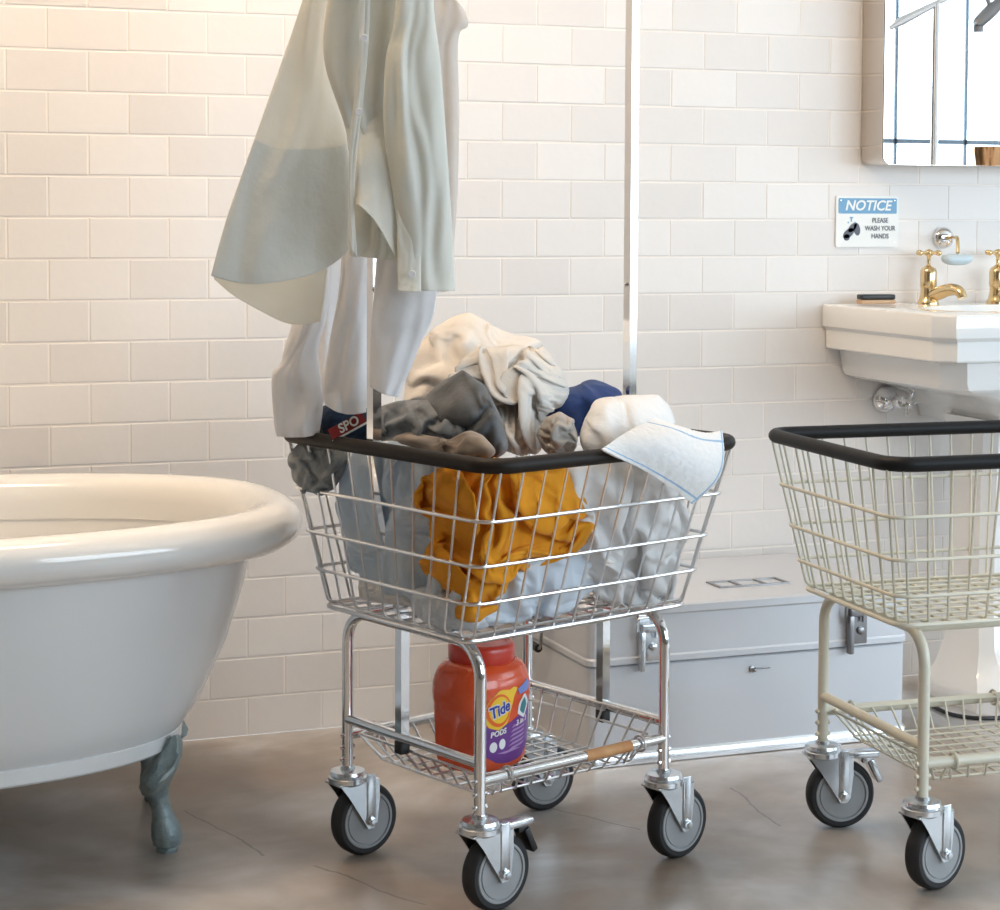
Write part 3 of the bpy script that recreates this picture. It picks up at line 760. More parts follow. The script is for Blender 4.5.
# ------------------------------------------------------------------ laundry carts
def make_cart(name, label, loc, yaw, lu, lv, bu, bv, zb, ru, rv, zr, voff, paint, wire, rimm, casters, posts, nu, nv, rt=.0098):
    t = empty(name, loc, yaw); tag(t, label, 'laundry cart', 'laundry carts')
    h1, h2, zl = .2452, .2169, .157; ztop = zb-.015
    for su in (-1, 1):                        # bent leg tubes
        bm = bmesh.new()
        tube(bm, fillet([(su*lu, lv, zl), (su*lu, lv, ztop), (su*lu, -lv, ztop), (su*lu, -lv, zl)], .055, 8), rt, 12)
        for sv in (-1, 1):
            for k in range(3):
                z = zl+.018+k*.021
                for q in (-1, 1):
                    lathe(bm, [(.0042, 0), (.0042, .004), (.0022, .006)], 8, Matrix.Translation((su*lu+q*rt*.9, sv*lv, z)) @ Matrix.Rotation(q*PI/2, 4, 'Y'))
        obj('leg_tube', bm, paint, t)
        bm = bmesh.new(); tube(bm, [(su*lu, lv, h1), (su*lu, -lv, h1)], rt*.92, 12); obj('side_rail', bm, paint, t)
    for sv in (-1, 1):
        bm = bmesh.new(); tube(bm, [(-lu, sv*lv, h2), (lu, sv*lv, h2)], rt*.92, 12); obj('cross_rail', bm, paint, t)
        bm = bmesh.new(); tube(bm, [(-lu, sv*(lv-.03), ztop+.002), (lu, sv*(lv-.03), ztop+.002)], rt*.7, 10); obj('basket_bearer', bm, paint, t)
    # wire basket
    bm = bmesh.new(); r = .0023
    def q(z): return (z-zb)/(zr-zb)
    for i in range(nu+1):
        f = -1+2*i/nu; f *= .935
        tube(bm, fillet([(f*ru, -rv+voff, zr), (f*bu, -bv, zb), (f*bu, bv, zb), (f*ru, rv+voff, zr)], .012, 4), r, 6)
    for i in range(nv+1):
        f = -1+2*i/nv; f *= .925
        tube(bm, fillet([(-ru, f*rv+voff, zr), (-bu, f*bv, zb+.004), (bu, f*bv, zb+.004), (ru, f*rv+voff, zr)], .012, 4), r, 6)
    def ringpts(z, grow):
        k = q(z); a, b, o = bu+(ru-bu)*k+grow, bv+(rv-bv)*k+grow, voff*k
        return fillet([(-a, -b+o, z), (a, -b+o, z), (a, b+o, z), (-a, b+o, z)], .03, 5, closed=True)
    for z in (zr-.089, zr-.163, zr-.226): tube(bm, ringpts(z, .0045), .0032, 8, closed=True)
    tube(bm, ringpts(zb-.002, .002), .0042, 8, closed=True)
    obj('wire_basket', bm, wire, t)
    bm = bmesh.new()
    P = fillet([(-ru, -rv+voff, zr), (ru, -rv+voff, zr), (ru, rv+voff, zr), (-ru, rv+voff, zr)], .045, 7, closed=True)
    tube(bm, P, .0125, 14, closed=True); obj('rubber_bumper', bm, rimm, t)
    # lower wire shelf with hooks over the rails
    bm = bmesh.new(); a0, b0, a1, b1, zt_, zs = lu-.012, lv-.012, lu-.045, lv-.04, h2+.004, h2-.042
    for i in range(11):
        f = (-1+2*i/10); tube(bm, fillet([(f*a0*.97, -b0, zt_), (f*a1, -b1, zs), (f*a1, b1, zs), (f*a0*.97, b0, zt_)], .008, 3), .0021, 6)
    for i in range(9):
        f = (-1+2*i/8); tube(bm, fillet([(-a0, f*b0*.97, zt_), (-a1, f*b1, zs+.003), (a1, f*b1, zs+.003), (a0, f*b0*.97, zt_+.03)], .008, 3), .0021, 6)
    tube(bm, fillet([(-a0, -b0, zt_), (a0, -b0, zt_), (a0, b0, zt_), (-a0, b0, zt_)], .02, 4, closed=True), .0026, 6, closed=True)
    tube(bm, [(a0, -b0*.9, zt_+.03), (a0, b0*.9, zt_+.03)], .0024, 6)
    for su in (-.72, .72):
        for sv in (-1, 1):
            tube(bm, [(su*lu, sv*lv+math.cos(g)*.0135, h2+math.sin(g)*.0135) for g in [2*PI*k/14 for k in range(14)]], .0026, 6, closed=True)
            tube(bm, [(su*lu, sv*(lv-.0135), h2), (su*lu, sv*b1, zs)], .0024, 6)
    obj('lower_wire_shelf', bm, wire, t)
    # casters
    for (su, sv, cy_, brake) in casters:
        c = empty('caster', (su*lu, sv*lv, 0), cy_, t)
        bm = bmesh.new(); tr = .034; R = .0635
        lathe(bm, [(.012, zl+.006), (.013, zl), (.030, zl-.002), (.032, zl-.007), (.029, zl-.010), (.034, zl-.013), (.034, zl-.021), (.026, zl-.026)], 28)
        for s in (-1, 1):
            pts = [(-.031, zl-.02), (.052, zl-.02), (.052, zl-.055), (tr+.013, R-.004), (tr+.006, R-.013), (tr-.006, R-.013), (tr-.012, R-.003), (-.012, zl-.045)]
            prism(bm, pts, lambda a, b, d, s=s: (a, s*(.0205+d), b), .003)
            box(bm, (.034, s*.0245, .105), (.018, .003, .085), .001)
            lathe(bm, [(.0085, 0), (.0085, .006), (.005, .007), (.005, .010), (.001, .0105)], 14, Matrix.Translation((tr, s*.0235, R)) @ Matrix.Rotation(-s*PI/2, 4, 'X'))
        box(bm, (.010, 0, zl-.022), (.084, .047, .004), .001)
        if brake: box(bm, (.075, 0, zl-.022), (.06, .03, .012), .003)
        obj('fork', bm, M['zinc'], c)
        bm = bmesh.new()
        prof = [(.050, -.0155), (.0575, -.0155), (.0615, -.012), (.0635, -.006), (.0635, .006), (.0615, .012), (.0575, .0155), (.050, .0155), (.050, -.0155)]
        lathe(bm, prof, 48, Matrix.Translation((tr, 0, R)) @ Matrix.Rotation(PI/2, 4, 'X'), cap=False); obj('tyre', bm, M['rubber'], c)
        bm = bmesh.new(); half = [(.0505, .0150), (.0490, .0165), (.0455, .0165), (.0445, .0135), (.0425, .0135), (.0415, .0155), (.02, .0150), (.010, .0175), (.001, .0175)]
        lathe(bm, [(a, -b) for a, b in half[::-1]]+half, 48, Matrix.Translation((tr, 0, R)) @ Matrix.Rotation(PI/2, 4, 'X')); obj('wheel_hub', bm, M['hub_grey'], c)
        if brake:
            bm = bmesh.new(); box(bm, (.098, 0, zl-.052), (.012, .034, .045), .003, Matrix.Rotation(-.45, 3, 'Y')); box(bm, (.084, 0, zl-.032), (.022, .026, .012), .003); obj('brake_pedal', bm, M['black'] if brake == 1 else M['zinc'], c)
    if posts:
        s_ = .0172/math.sqrt(2)
        for su, v in ((-1, .03), (1, -.03)):
            ub, ut = su*(lu-.004), su*.258
            bm = bmesh.new()
            pts = [(ub, v, .222), (ub, v, zb-.005), (ut, v*1.2, zr-.012), (ut, v*1.2, 1.80)]
            tube(bm, fillet(pts, .03, 4), s_, 4, square=(1, 0, 0))
            lathe(bm, [(.0045, 0), (.0045, .003), (.002, .005)], 10, Matrix.Translation((ut-.0075, v-.004, 1.0)) @ Matrix.Rotation(-PI/2, 4, 'Y'))
            o = obj('hanging_post', bm, paint, t)
            bm = bmesh.new(); box(bm, (ub, v, .227), (.0195, .0195, .022), .002); obj('post_foot', bm, M['black'], o)
        bm = bmesh.new(); tube(bm, fillet([(-.258, .036, 1.78), (-.258, .036, 1.80), (.258, -.036, 1.80), (.258, -.036, 1.78)], .01, 3), s_, 4, square=(0, 0, 1)); obj('hanging_bar', bm, paint, t)
    return t
CL = (-0.34031, -0.94933, 0); CYAW = .3436
CPAR = dict(lu=.2072, lv=.1813, bu=.2491, bv=.1945, zb=.4514, ru=.2736, rv=.29, zr=.7388)
cart1 = make_cart('laundry_cart', 'chrome wire laundry cart heaped with clothes, with two tall posts holding shirts', CL, CYAW, voff=0., paint=M['chrome'], wire=M['chrome_wire'], rimm=M['bumper_worn'],
                  casters=((-1, -1, .02, 1), (-1, 1, -.03, 0), (1, -1, .0, 0), (1, 1, -.2, 0)), posts=True, nu=11, nv=9, **CPAR)
bm = bmesh.new(); tube(bm, [(.02, -.1813, .2169), (.125, -.1813, .2169)], .0096, 14)
stk = obj('brown_label', bm, M['kraft'], cart1); stk['label'] = 'brown paper label wrapped on the front rail'
cart2 = make_cart('laundry_cart', 'empty cream-painted wire laundry cart with a black rubber rim, in front of the washbasin', (.4687, -1.1706, 0), -.05, .2072, .1813, .252, .178, .4514, .311, .232, .727, -.018,
                  M['cream_paint'], M['cream_paint'], M['bumper_black'],
                  ((-1, 1, -.15, 2), (-1, -1, .33, 0), (1, -1, .1, 0), (1, 1, -.2, 0)), False, 13, 9)

# frame of the full cart for the clothes
_c, _s = math.cos(CYAW), math.sin(CYAW)
KU = np.array([_c, _s, 0]); KV = np.array([-_s, _c, 0]); K0 = np.array(CL)
def cart(u, v, z): return K0+u*KU+v*KV+np.array([0, 0, z])
def wall_surf(side, inset):
    """points on an inner face of the tapered basket"""
    zb, zr = CPAR['zb'], CPAR['zr']
    if side == 'left': p0 = cart(-CPAR['bu']+inset, 0, zb); e1 = KV; e2 = cart(-CPAR['ru']+inset, 0, zr)-p0
    else: p0 = cart(0, -CPAR['bv']+inset, zb); e1 = KU; e2 = cart(0, -CPAR['rv']+inset, zr)-p0
    n = np.cross(e1, e2); n /= np.linalg.norm(n)
    if (n*TOWARD).sum() < 0: n = -n
    return (lambda px, py: on_plane(px, py, p0, n)), n

# ------------------------------------------------------------------ detergent tub on the lower shelf
def detergent():
    d = ray(481, 762); zb = .1795; p = CAM+d*((zb-CH)/d[2])
    t = empty('detergent_tub', (p[0], p[1], zb), .50); t.scale = (1, 1, .955)
    tag(t, 'orange detergent tub with red lid and purple label on the chrome cart shelf', 'detergent tub')
    hx, hy, ex = .083, .070, 2.8
    prof = [(0, .80), (.004, .86), (.014, .91), (.045, .945), (.075, .955), (.10, .97), (.112, .975), (.122, 1.0), (.135, 1.01), (.15, 1.0), (.163, .965), (.176, .90), (.184, .83), (.190, .72)]
    def sc(z): return float(np.interp(z, [a for a, _ in prof], [b for _, b in prof]))
    def se(z, k, n=64): return [(x, y, zz) for x, y, zz in superellipse(0, 0, hx*k, hy*k, z, ex, n)]
    bm = bmesh.new()
    R = []
    for z in np.linspace(0, .190, 44):
        ring = se(z, sc(z))
        g = max(0, 1-abs((z-.055)/.055)**3) if z < .11 else 0        # hand grips pressed into both ends
        ring = [(x*(1-.13*g*max(0, 1-(abs(y)/(hy*.62))**4)*(abs(x) > hx*.5)), y, zz) for x, y, zz in ring]
        R.append(ring)
    loft(bm, R); obj('tub_body', bm, M['orange_plastic'], t, angle=60)
    bm = bmesh.new()
    lathe(bm, [(.05, .186), (.055, .188), (.0575, .191), (.0575, .215), (.055, .220), (.051, .222), (.047, .2205), (.045, .2185), (.025, .2185), (.02, .2195), (.001, .2195)], 72)
    obj('lid', bm, M['orange_lid'], t)
    def surf(x, z, off):
        k = sc(z); q = min(abs(x)/(hx*k), .98); return (x, -hy*k*(1-q**ex)**(1/ex)-off, z)
    def decal(name, poly, off, m, n=9, k=None):
        bm = bmesh.new(); c = np.mean(np.array(poly), 0); N = len(poly); Q = 28
        th = np.array([2*PI*j/Q for j in range(Q)]); Rb = star(poly, c, th)
        rings = [[bm.verts.new(surf(c[0]+Rb[j]*i/n*math.cos(th[j]), c[1]+Rb[j]*i/n*math.sin(th[j]), off)) for j in range(Q)] for i in range(1, n+1)]
        ce = bm.verts.new(surf(c[0], c[1], off))
        for j in range(Q): bm.faces.new((ce, rings[0][j], rings[0][(j+1) % Q]))
        for A, B in zip(rings, rings[1:]):
            for j in range(Q): bm.faces.new((A[j], B[j], B[(j+1) % Q], A[(j+1) % Q]))
        return obj(name, bm, m, lab)
    lab = empty('label', (0, 0, 0), 0, t)
    oval = lambda cx, cz, a, b, rot=0: [(cx+a*math.cos(q)*math.cos(rot)-b*math.sin(q)*math.sin(rot), cz+a*math.cos(q)*math.sin(rot)+b*math.sin(q)*math.cos(rot)) for q in [2*PI*j/28 for j in range(28)]]
    decal('purple_field', [(-.062, .088), (-.03, .080), (.0, .086), (.03, .098), (.062, .112), (.064, .07), (.055, .035), (.03, .016), (0, .012), (-.03, .016), (-.055, .032), (-.063, .06)], .0006, M['label_purple'])
    decal('yellow_swoosh', [(-.060, .105), (-.053, .132), (-.030, .149), (-.006, .146), (.012, .152), (.016, .150), (.004, .132), (-.001, .11), (-.010, .085), (-.03, .076), (-.052, .084)], .0008, M['label_yellow'])
    decal('orange_ring', oval(-.030, .112, .026, .030, .2), .0011, M['label_orange'])
    decal('yellow_disc', oval(-.029, .113, .0215, .0245, .2), .0014, M['label_yellow'])
    decal('blue_tag', [(.014, .144), (.045, .156), (.052, .148), (.046, .137), (.018, .132)], .0011, M['label_sky'])
    decal('pale_pod', [(.034, .134), (.050, .112), (.036, .086), (.016, .098), (.020, .118)], .0011, M['label_white'])
    decal('teal_pod', [(.033, .127), (.044, .110), (.034, .093), (.022, .103), (.026, .116)], .0014, M['label_teal'])
    decal('round_icon', oval(-.040, .047, .0075, .0095), .0011, M['label_white']); decal('round_icon', oval(-.021, .050, .0075, .0095), .0011, M['label_white'])
    for k in range(6):
        z = .074-.0078*k; decal('small_print', [(-.006, z-.0018+.001), (.052-.002*k, z+.007), (.052-.002*k, z+.0105), (-.006, z+.0035)], .0011, M['label_lilac'])
    decal('small_print', [(-.032, .030), (.03, .034), (.03, .038), (-.032, .034)], .0011, M['label_lilac'])
    def wrap(body, size, x0, z0, m, off, rot=0., shear=0., sx=1., bold=0.):
        me = text_mesh(body, size, .0002, shear=shear, sx=sx, offset=bold); me.materials.append(m)
        bm = bmesh.new(); bm.from_mesh(me); bmesh.ops.subdivide_edges(bm, edges=[e for e in bm.edges if e.calc_length() > .008], cuts=2); bm.to_mesh(me); bm.free()
        for v in me.vertices:
            a, b, c = v.co; v.co = surf(x0+a*math.cos(rot)-b*math.sin(rot), z0+a*math.sin(rot)+b*math.cos(rot), off+c)
        link(bpy.data.objects.new('lettering', me), lab)
    wrap('Tide', .030, -.029, .113, M['label_white'], .0018, .28, .1, .80, .0026); wrap('Tide', .030, -.029, .113, M['label_blue'], .0024, .28, .1, .80, .0008)
    wrap('PODS', .0135, -.030, .071, M['label_white'], .0014, .12, .2, 1., .0004)
    wrap('3 in 1', .014, .028, .083, M['label_white'], .0016, .16, .2, 1., .0003)
detergent()

# ------------------------------------------------------------------ laundry in the basket
lw, ln = wall_surf('left', .008); fw, fn = wall_surf('front', .008)
def dep(p): return np.dot(p-CAM, FW)
def corner(inset):
    a, na = wall_surf('left', inset); b, nb = wall_surf('front', inset)
    def f(px, py):
        p, q = a(px, py), b(px, py); dp, dq = dep(p), dep(q)
        k = .03; h = max(0., 1-abs(dp-dq)/k)
        return (p if dp > dq else q) + ray(px, py)*(h*h*k*.35)
    return f
def depth(D, **kw): return lambda px, py: at(px, py, D)
def slope(D, cx, kx, cy=0, ky=0): return lambda px, py: at(px, py, D+(px-cx)*kx+(py-cy)*ky)
G = 'laundry in the chrome cart'
# fold reliefs of the garments in photo pixels: grid size, then second differences of x, y and height
RELIEF = {
    'mustard': (50, [
1739,-14,-11,-10,-7,-7,-4,-3,-3,-3,-5,-5,-6,-8,-9,-3,22,21,18,12,1,2,2,2,1,2,2,2,2,2,3,-5,-12,-12,-11,-9,-5,0,0,4,5,3,0,-6,-4,13,17,20,17,19,14,-2,6,-3,5,-9,-16,-11,22,13,
5,-9,5,-1,-3,-27,2,-7,4,9,1,-5,-6,-6,12,-11,3,2,4,-1,-6,-2,1,7,11,6,-10,-12,15,-3,11,-19,14,2,28,-16,-11,-2,4,10,18,-6,-1,9,-6,13,0,-4,-33,-6,16,14,-19,-2,2,16,-1,-2,-6,-9,
14,11,4,-4,-6,-2,1,-17,-6,11,1,10,2,-13,2,6,0,-1,-14,16,-25,29,-23,27,0,14,-6,-3,-3,-2,17,0,-2,-1,-3,-5,7,15,-1,-11,-31,12,18,9,10,-3,-23,-2,11,-3,-4,4,-3,8,-13,14,-13,15,-5,-13,
5,-12,-1,14,4,-5,-7,6,6,-29,25,-14,22,-15,1,11,8,-1,-2,-8,14,6,-11,8,3,-9,6,-4,14,-6,-4,-27,2,2,9,17,-13,-23,11,12,5,4,0,-4,5,-8,10,-8,5,-2,-8,0,2,0,-6,4,6,4,-18,18,
-16,18,7,-2,-13,-1,4,-10,0,8,12,-1,-1,-9,13,9,-7,5,-2,-2,1,5,-21,-15,-7,13,1,-1,7,3,5,2,2,1,-6,10,-8,8,-5,2,0,-7,-4,2,-2,5,1,-3,17,-9,6,-10,-2,17,0,-9,-4,8,4,-16,
10,8,2,-9,-18,4,18,0,-4,1,0,-3,10,3,-14,-16,6,13,-18,12,3,1,5,1,1,-8,5,-6,8,-1,-1,-15,7,3,-1,-12,16,14,-12,4,-1,5,-15,6,3,-4,1,-2,4,-13,9,-11,17,-4,3,-7,-17,-3,5,7,
4,3,-2,14,8,-5,-1,2,-21,4,1,-1,3,4,3,-6,-9,12,-4,1,-16,14,-18,18,-10,20,4,-16,8,2,3,-10,9,-4,-2,4,7,-22,-11,9,6,3,-10,13,2,4,2,-12,-13,-4,3,4,9,-2,8,12,3,-4,-2,-16,
-2,6,5,-3,-5,4,0,-11,3,-16,19,-5,15,-21,27,-18,-8,14,3,5,-10,10,3,-8,2,-10,-4,15,-40,25,5,22,-6,-5,2,-5,6,7,1,-3,3,1,3,-1,-5,-1,3,0,-6,-16,-12,8,4,8,-4,2,4,-6,-14,5,
-11,18,-17,20,-14,8,13,1,0,-8,6,0,4,-2,-3,-7,-15,-9,33,-13,4,-19,22,11,-8,7,-1,-4,16,4,-4,1,-4,-1,1,-3,3,3,-3,-7,-7,-6,9,-16,14,6,-7,3,3,2,-3,-13,10,-8,13,6,-2,-2,-7,2,
-7,13,-16,0,3,1,-15,24,16,-25,4,5,-20,3,18,5,-3,11,-4,11,1,-5,2,-4,0,1,0,2,1,-13,-5,1,-9,8,4,2,0,-5,0,-10,5,6,13,-6,-2,-1,0,-2,1,-3,4,-6,9,-9,-30,2,32,5,-28,24,
4,0,4,-8,1,11,6,3,2,-1,4,-1,-4,4,-2,1,1,0,-7,0,-5,-9,6,6,-9,5,0,2,-8,-7,0,8,13,7,-3,-3,-5,-1,2,-2,3,-13,11,-12,-8,16,11,-6,5,-2,4,5,0,-1,-6,3,11,3,4,-1,
4,5,0,-4,-1,-4,4,-3,-6,6,-9,-6,0,3,7,-13,7,1,-6,-7,-5,5,8,6,-4,10,0,-1,-4,-3,9,1,-12,-15,23,7,2,-10,5,-1,5,-3,7,1,-5,-16,2,9,0,17,11,0,0,0,-4,-1,1,0,-2,-4,
5,-9,-9,8,-2,0,0,-4,1,-2,-7,-1,-9,-1,11,6,15,-3,-1,5,-14,11,-24,15,17,1,-10,9,6,-10,6,4,-1,0,1,-4,-12,-5,3,0,14,14,9,2,-1,-4,-5,3,1,0,1,-14,-3,3,-1,3,-1,-3,-12,9,
10,2,-3,-27,5,9,9,6,-2,-10,10,-6,-5,21,-1,-18,-2,4,1,11,6,-1,8,3,-3,-1,-3,-3,5,-1,-17,-9,0,17,16,10,-1,-11,6,-4,5,2,-16,1,5,0,-1,0,0,0,9,-1,-23,1,7,0,5,3,-11,4,
11,-26,34,-5,-14,16,-1,-9,9,-4,9,0,3,2,5,1,-2,-5,1,-16,-21,5,4,-7,4,6,7,19,8,3,-8,-5,-4,4,-2,3,0,-9,-1,15,3,-17,11,-3,0,0,0,0,-6,13,-22,31,-7,-14,23,-11,0,4,-11,2,
9,3,-4,7,-3,2,0,-11,-10,8,-3,-8,-7,-2,-2,1,0,3,18,15,3,1,-7,-8,11,-1,-3,-8,6,8,-2,-3,0,3,4,1,-5,-11,4,-6,22,-13,-14,18,-17,11,3,0,1,-3,10,2,2,-7,2,-3,0,11,-3,-20,
7,0,-3,-2,-2,-1,-1,-5,-4,7,2,3,15,0,4,-3,0,-1,14,-2,-8,-5,-5,20,-2,1,-9,-11,17,0,-22,8,16,-21,9,-2,2,-3,3,-3,11,3,-5,0,2,1,4,-6,-11,6,10,3,5,0,-6,2,-4,-2,-7,-6,
9,17,0,-19,6,0,-3,2,11,-6,-7,0,16,3,-3,-5,-13,-1,11,2,3,-4,-17,18,-9,-2,-1,4,-10,2,11,-5,5,-2,2,1,-5,-1,11,4,-1,0,1,-1,-5,-2,7,-2,8,5,2,-3,-2,-3,-21,2,-3,18,-4,-4,
-5,11,7,2,-9,-13,11,9,-17,3,5,-7,9,-10,-1,6,-3,0,7,-16,11,-3,-3,5,0,0,2,5,-5,-7,8,5,0,-2,1,-6,-1,4,3,-8,-5,-7,6,-3,-3,-5,19,6,-17,1,12,16,1,-6,-4,-5,-5,15,5,-5,
-5,2,-4,-4,-10,-13,8,1,9,-9,11,-3,0,2,4,1,-8,-6,-3,15,3,-2,4,-2,5,0,-7,-1,-5,1,-13,-13,-7,1,7,15,-4,1,16,9,8,-6,-1,3,-6,-1,1,0,5,0,1,-1,-9,3,-5,-7,-12,-1,5,2,
10,-2,1,-4,3,-2,1,-3,7,1,0,3,-1,4,-13,-4,10,7,-2,-16,-4,4,-8,16,-21,3,-7,5,31,4,-1,-1,-8,1,5,0,-1,3,0,4,-4,-4,6,-5,0,-5,-10,-7,4,0,9,4,-7,9,-2,2,0,-2,3,0,
0,1,-2,-5,5,-7,-7,1,0,13,3,1,1,-12,8,-26,4,0,-7,23,3,-5,5,-1,1,4,-2,-1,6,0,3,-4,-1,-5,-7,6,2,-8,-24,20,8,-6,12,-6,0,-7,2,7,-16,11,-12,2,1,1,3,15,3,-15,-6,0,
12,12,8,-1,-2,-6,-9,-4,-12,-7,18,5,-9,-2,-4,-2,2,-4,5,9,10,10,2,-1,-3,-12,2,2,0,-14,8,0,-15,10,-10,-2,2,-2,10,-9,3,-3,3,11,10,1,-2,5,-1,2,3,-1,7,2,-21,1,-4,10,-10,-10,
-8,21,-2,-6,1,-2,-2,6,-6,-2,0,7,11,0,0,6,-11,3,-2,-7,6,-3,0,-14,1,4,2,7,3,-3,13,4,0,-2,-3,-9,-6,-5,0,-1,8,-1,-6,4,11,13,-8,-4,3,-6,3,-12,5,-1,2,-1,0,-1,2,-2,
-4,1,3,14,14,-10,-10,-5,-7,7,5,4,1,-1,-3,7,7,3,-2,-2,-12,2,-11,-3,5,-6,-1,5,9,7,3,4,4,-8,11,-6,-7,0,-1,-2,-5,1,-7,3,-3,4,0,0,3,0,-2,-6,-5,9,10,9,4,-12,-3,-5,
5,5,3,7,0,-6,-8,-3,10,-12,-3,0,8,-4,-5,11,8,6,3,7,-3,3,-5,-1,-4,-8,26,-28,9,-3,-9,-1,7,-5,-4,-4,3,-6,-1,8,4,-3,-4,-5,2,6,5,0,0,-2,4,-3,14,-9,5,1,0,2,-11,5,
8,-8,12,7,-6,-4,-12,2,6,-1,9,-1,-5,-10,-3,20,0,-4,-2,0,0,0,-4,-1,-2,-2,-4,4,-2,-9,9,-1,7,-5,-3,0,5,9,-2,-5,4,9,-15,12,-4,4,7,-7,9,3,-7,-4,-15,-6,1,2,13,3,-6,7,
4,-11,-9,11,19,4,-3,-6,-2,-1,1,-4,4,-4,-2,-5,1,-2,-5,4,-10,15,-12,-3,7,4,8,-8,3,2,4,-7,17,-13,7,6,-4,12,-10,12,1,3,-1,1,5,-4,4,-4,-1,-5,-23,-3,25,10,-1,-6,5,-2,-13,-4,
0,4,-1,1,-6,4,-11,-4,8,-7,5,-8,12,-7,0,1,3,14,-3,-6,5,11,-16,9,-2,-2,13,-11,19,-7,8,-2,4,5,-5,6,-29,9,13,-11,-3,19,-1,0,1,-2,2,20,-41,6,1,-7,-5,9,-1,-1,-1,-6,-8,2,
-4,-4,8,6,-8,6,0,3,-3,3,6,-3,11,-6,-1,-1,-4,16,-11,-9,-1,-5,1,2,-7,-6,36,-1,-12,-9,26,-4,10,3,-1,2,-1,-3,-5,1,-4,-5,5,-12,6,-3,6,-6,-3,-3,-4,3,-11,17,-4,-9,-5,4,3,9,
7,10,-8,3,-6,-8,8,-7,1,13,-8,10,0,-6,2,8,-9,-7,-15,18,8,13,-3,-3,0,6,3,6,0,-13,-2,4,-5,-4,1,-2,-9,10,-8,1,-1,-2,-3,-5,8,1,0,-2,9,-5,9,-2,7,-12,8,7,-9,9,5,-8,
17,-11,4,-1,3,0,-5,-16,-3,5,3,8,7,5,1,-5,2,14,14,-35,2,-3,1,4,-12,6,-4,-7,5,-10,6,-9,8,-8,5,0,-1,-3,8,-2,11,-2,-6,10,1,10,6,-7,-11,15,-13,15,-11,6,3,5,-4,-1,-7,-9,
-8,-1,8,15,6,-2,-7,11,0,-10,1,-1,-2,1,-3,-7,6,-4,-6,7,-17,12,-12,6,-3,1,5,-3,3,-1,12,0,-1,4,-2,-10,-5,7,16,-8,15,-8,8,1,3,-8,-15,1,15,-4,-5,-8,-2,2,7,15,-16,4,17,0,
-11,-1,-1,0,1,-5,-2,1,-1,-9,11,-18,7,-14,-2,4,5,8,-6,3,15,4,2,1,-4,7,-8,-1,7,11,-11,5,-3,-2,11,-14,4,-1,3,-2,-7,3,-18,-9,2,5,17,0,42,-1,-38,3,-1,-6,3,-4,4,-1,1,-5,
1,3,-20,2,0,-3,-6,6,8,-2,14,-1,3,-2,7,-3,12,8,-7,-2,-1,-4,8,6,-10,-2,3,1,-3,4,-5,-20,-3,4,-2,-2,18,-5,3,8,-2,-2,-1,1,-1,0,-5,3,-2,1,-9,4,-1,-6,-5,-5,-2,-8,7,9,
15,3,3,-2,-6,7,15,-1,-4,-8,7,1,0,-5,-7,10,1,2,2,-6,-7,1,-2,-10,0,3,0,-6,-3,53,-9,-24,0,3,-2,-2,-3,-6,4,-3,2,-5,2,-2,-4,-3,-6,-2,-9,14,14,2,-1,3,13,0,3,-11,5,0,
-5,9,-6,-8,4,2,6,3,-5,-13,-7,1,8,3,2,-22,1,9,-11,26,6,-6,0,-2,1,-1,-1,3,-8,4,-11,1,4,1,-1,-5,0,-12,-2,5,12,0,0,-1,19,4,-7,1,-4,2,6,-6,-5,-5,2,-5,6,7,-14,-4,
-8,0,9,5,0,0,-8,-4,12,-13,30,-4,-5,2,0,-1,0,-4,1,1,-4,-11,12,-3,-10,4,3,-5,-7,0,11,4,-16,24,2,2,-5,4,-2,7,-4,-3,-4,5,-5,0,-10,-5,6,-2,5,3,-5,0,-1,13,-2,-7,-2,2,
35,-26,0,-1,3,-2,-1,-3,3,-5,0,2,-7,-1,-3,-3,2,11,-13,-5,9,-7,26,10,-6,-10,3,-2,8,-9,0,-3,4,1,-3,-1,4,-10,-3,2,11,2,-3,-2,-7,-8,9,9,-5,-1,1,46,-47,7,-2,3,-1,-1,-6,-3,
-1,3,-10,1,4,-1,-13,-6,14,-5,7,16,11,-16,-11,15,-2,10,-10,5,-9,7,-3,-1,-2,4,-5,-7,5,14,1,1,0,-8,3,-7,-19,-8,2,7,12,38,-50,15,11,-5,-5,0,-2,-1,1,-4,-3,0,3,-5,9,-4,-6,-1,
10,6,-14,5,15,2,2,-6,7,-18,8,-3,0,-1,6,-1,-5,10,0,3,6,-6,-9,8,-5,-10,17,-9,-16,-16,-2,-7,130,-98,7,10,-12,-1,-2,-1,0,-1,1,3,-9,1,2,0,3,-7,14,-13,19,6,4,-1,-6,-4,-6,9,
-5,-4,3,1,-2,3,7,2,7,-2,-8,-2,-1,-14,-9,16,-11,10,7,-3,-20,-13,-25,81,-10,6,-7,-45,9,5,3,5,4,-1,6,1,-10,1,-5,2,1898,10,9,7,6,4,5,4,4,5,5,8,8,11,12,15,23,20,16,13,
10,9,8,7,6,7,7,8,9,10,11,13,16,17,15,12,8,1,-2,-6,-6,-5,1,8,14,16,21,26,35,41,-10,3,-7,6,-2,-14,0,15,-4,4,5,-6,9,3,-5,-4,1,10,-5,8,-9,-1,2,1,0,5,5,4,0,-4,
1,-6,-16,0,2,18,-4,-6,-3,4,9,5,9,4,-8,14,7,5,3,-7,-5,-3,18,-11,4,7,-12,-16,18,5,-6,13,-20,-6,9,3,-13,13,11,-21,12,5,-1,8,1,-6,-2,-10,1,3,-7,2,20,-2,2,-21,19,-11,9,10,
-4,8,5,-3,-2,-7,8,8,-5,10,-4,-15,4,17,2,13,8,-16,-22,-1,11,0,21,-4,-8,-5,-12,-3,0,10,0,9,0,-9,0,2,-6,4,-5,-3,0,-2,3,17,-7,12,-4,8,5,-2,6,-8,2,6,6,-5,-1,-4,3,7,
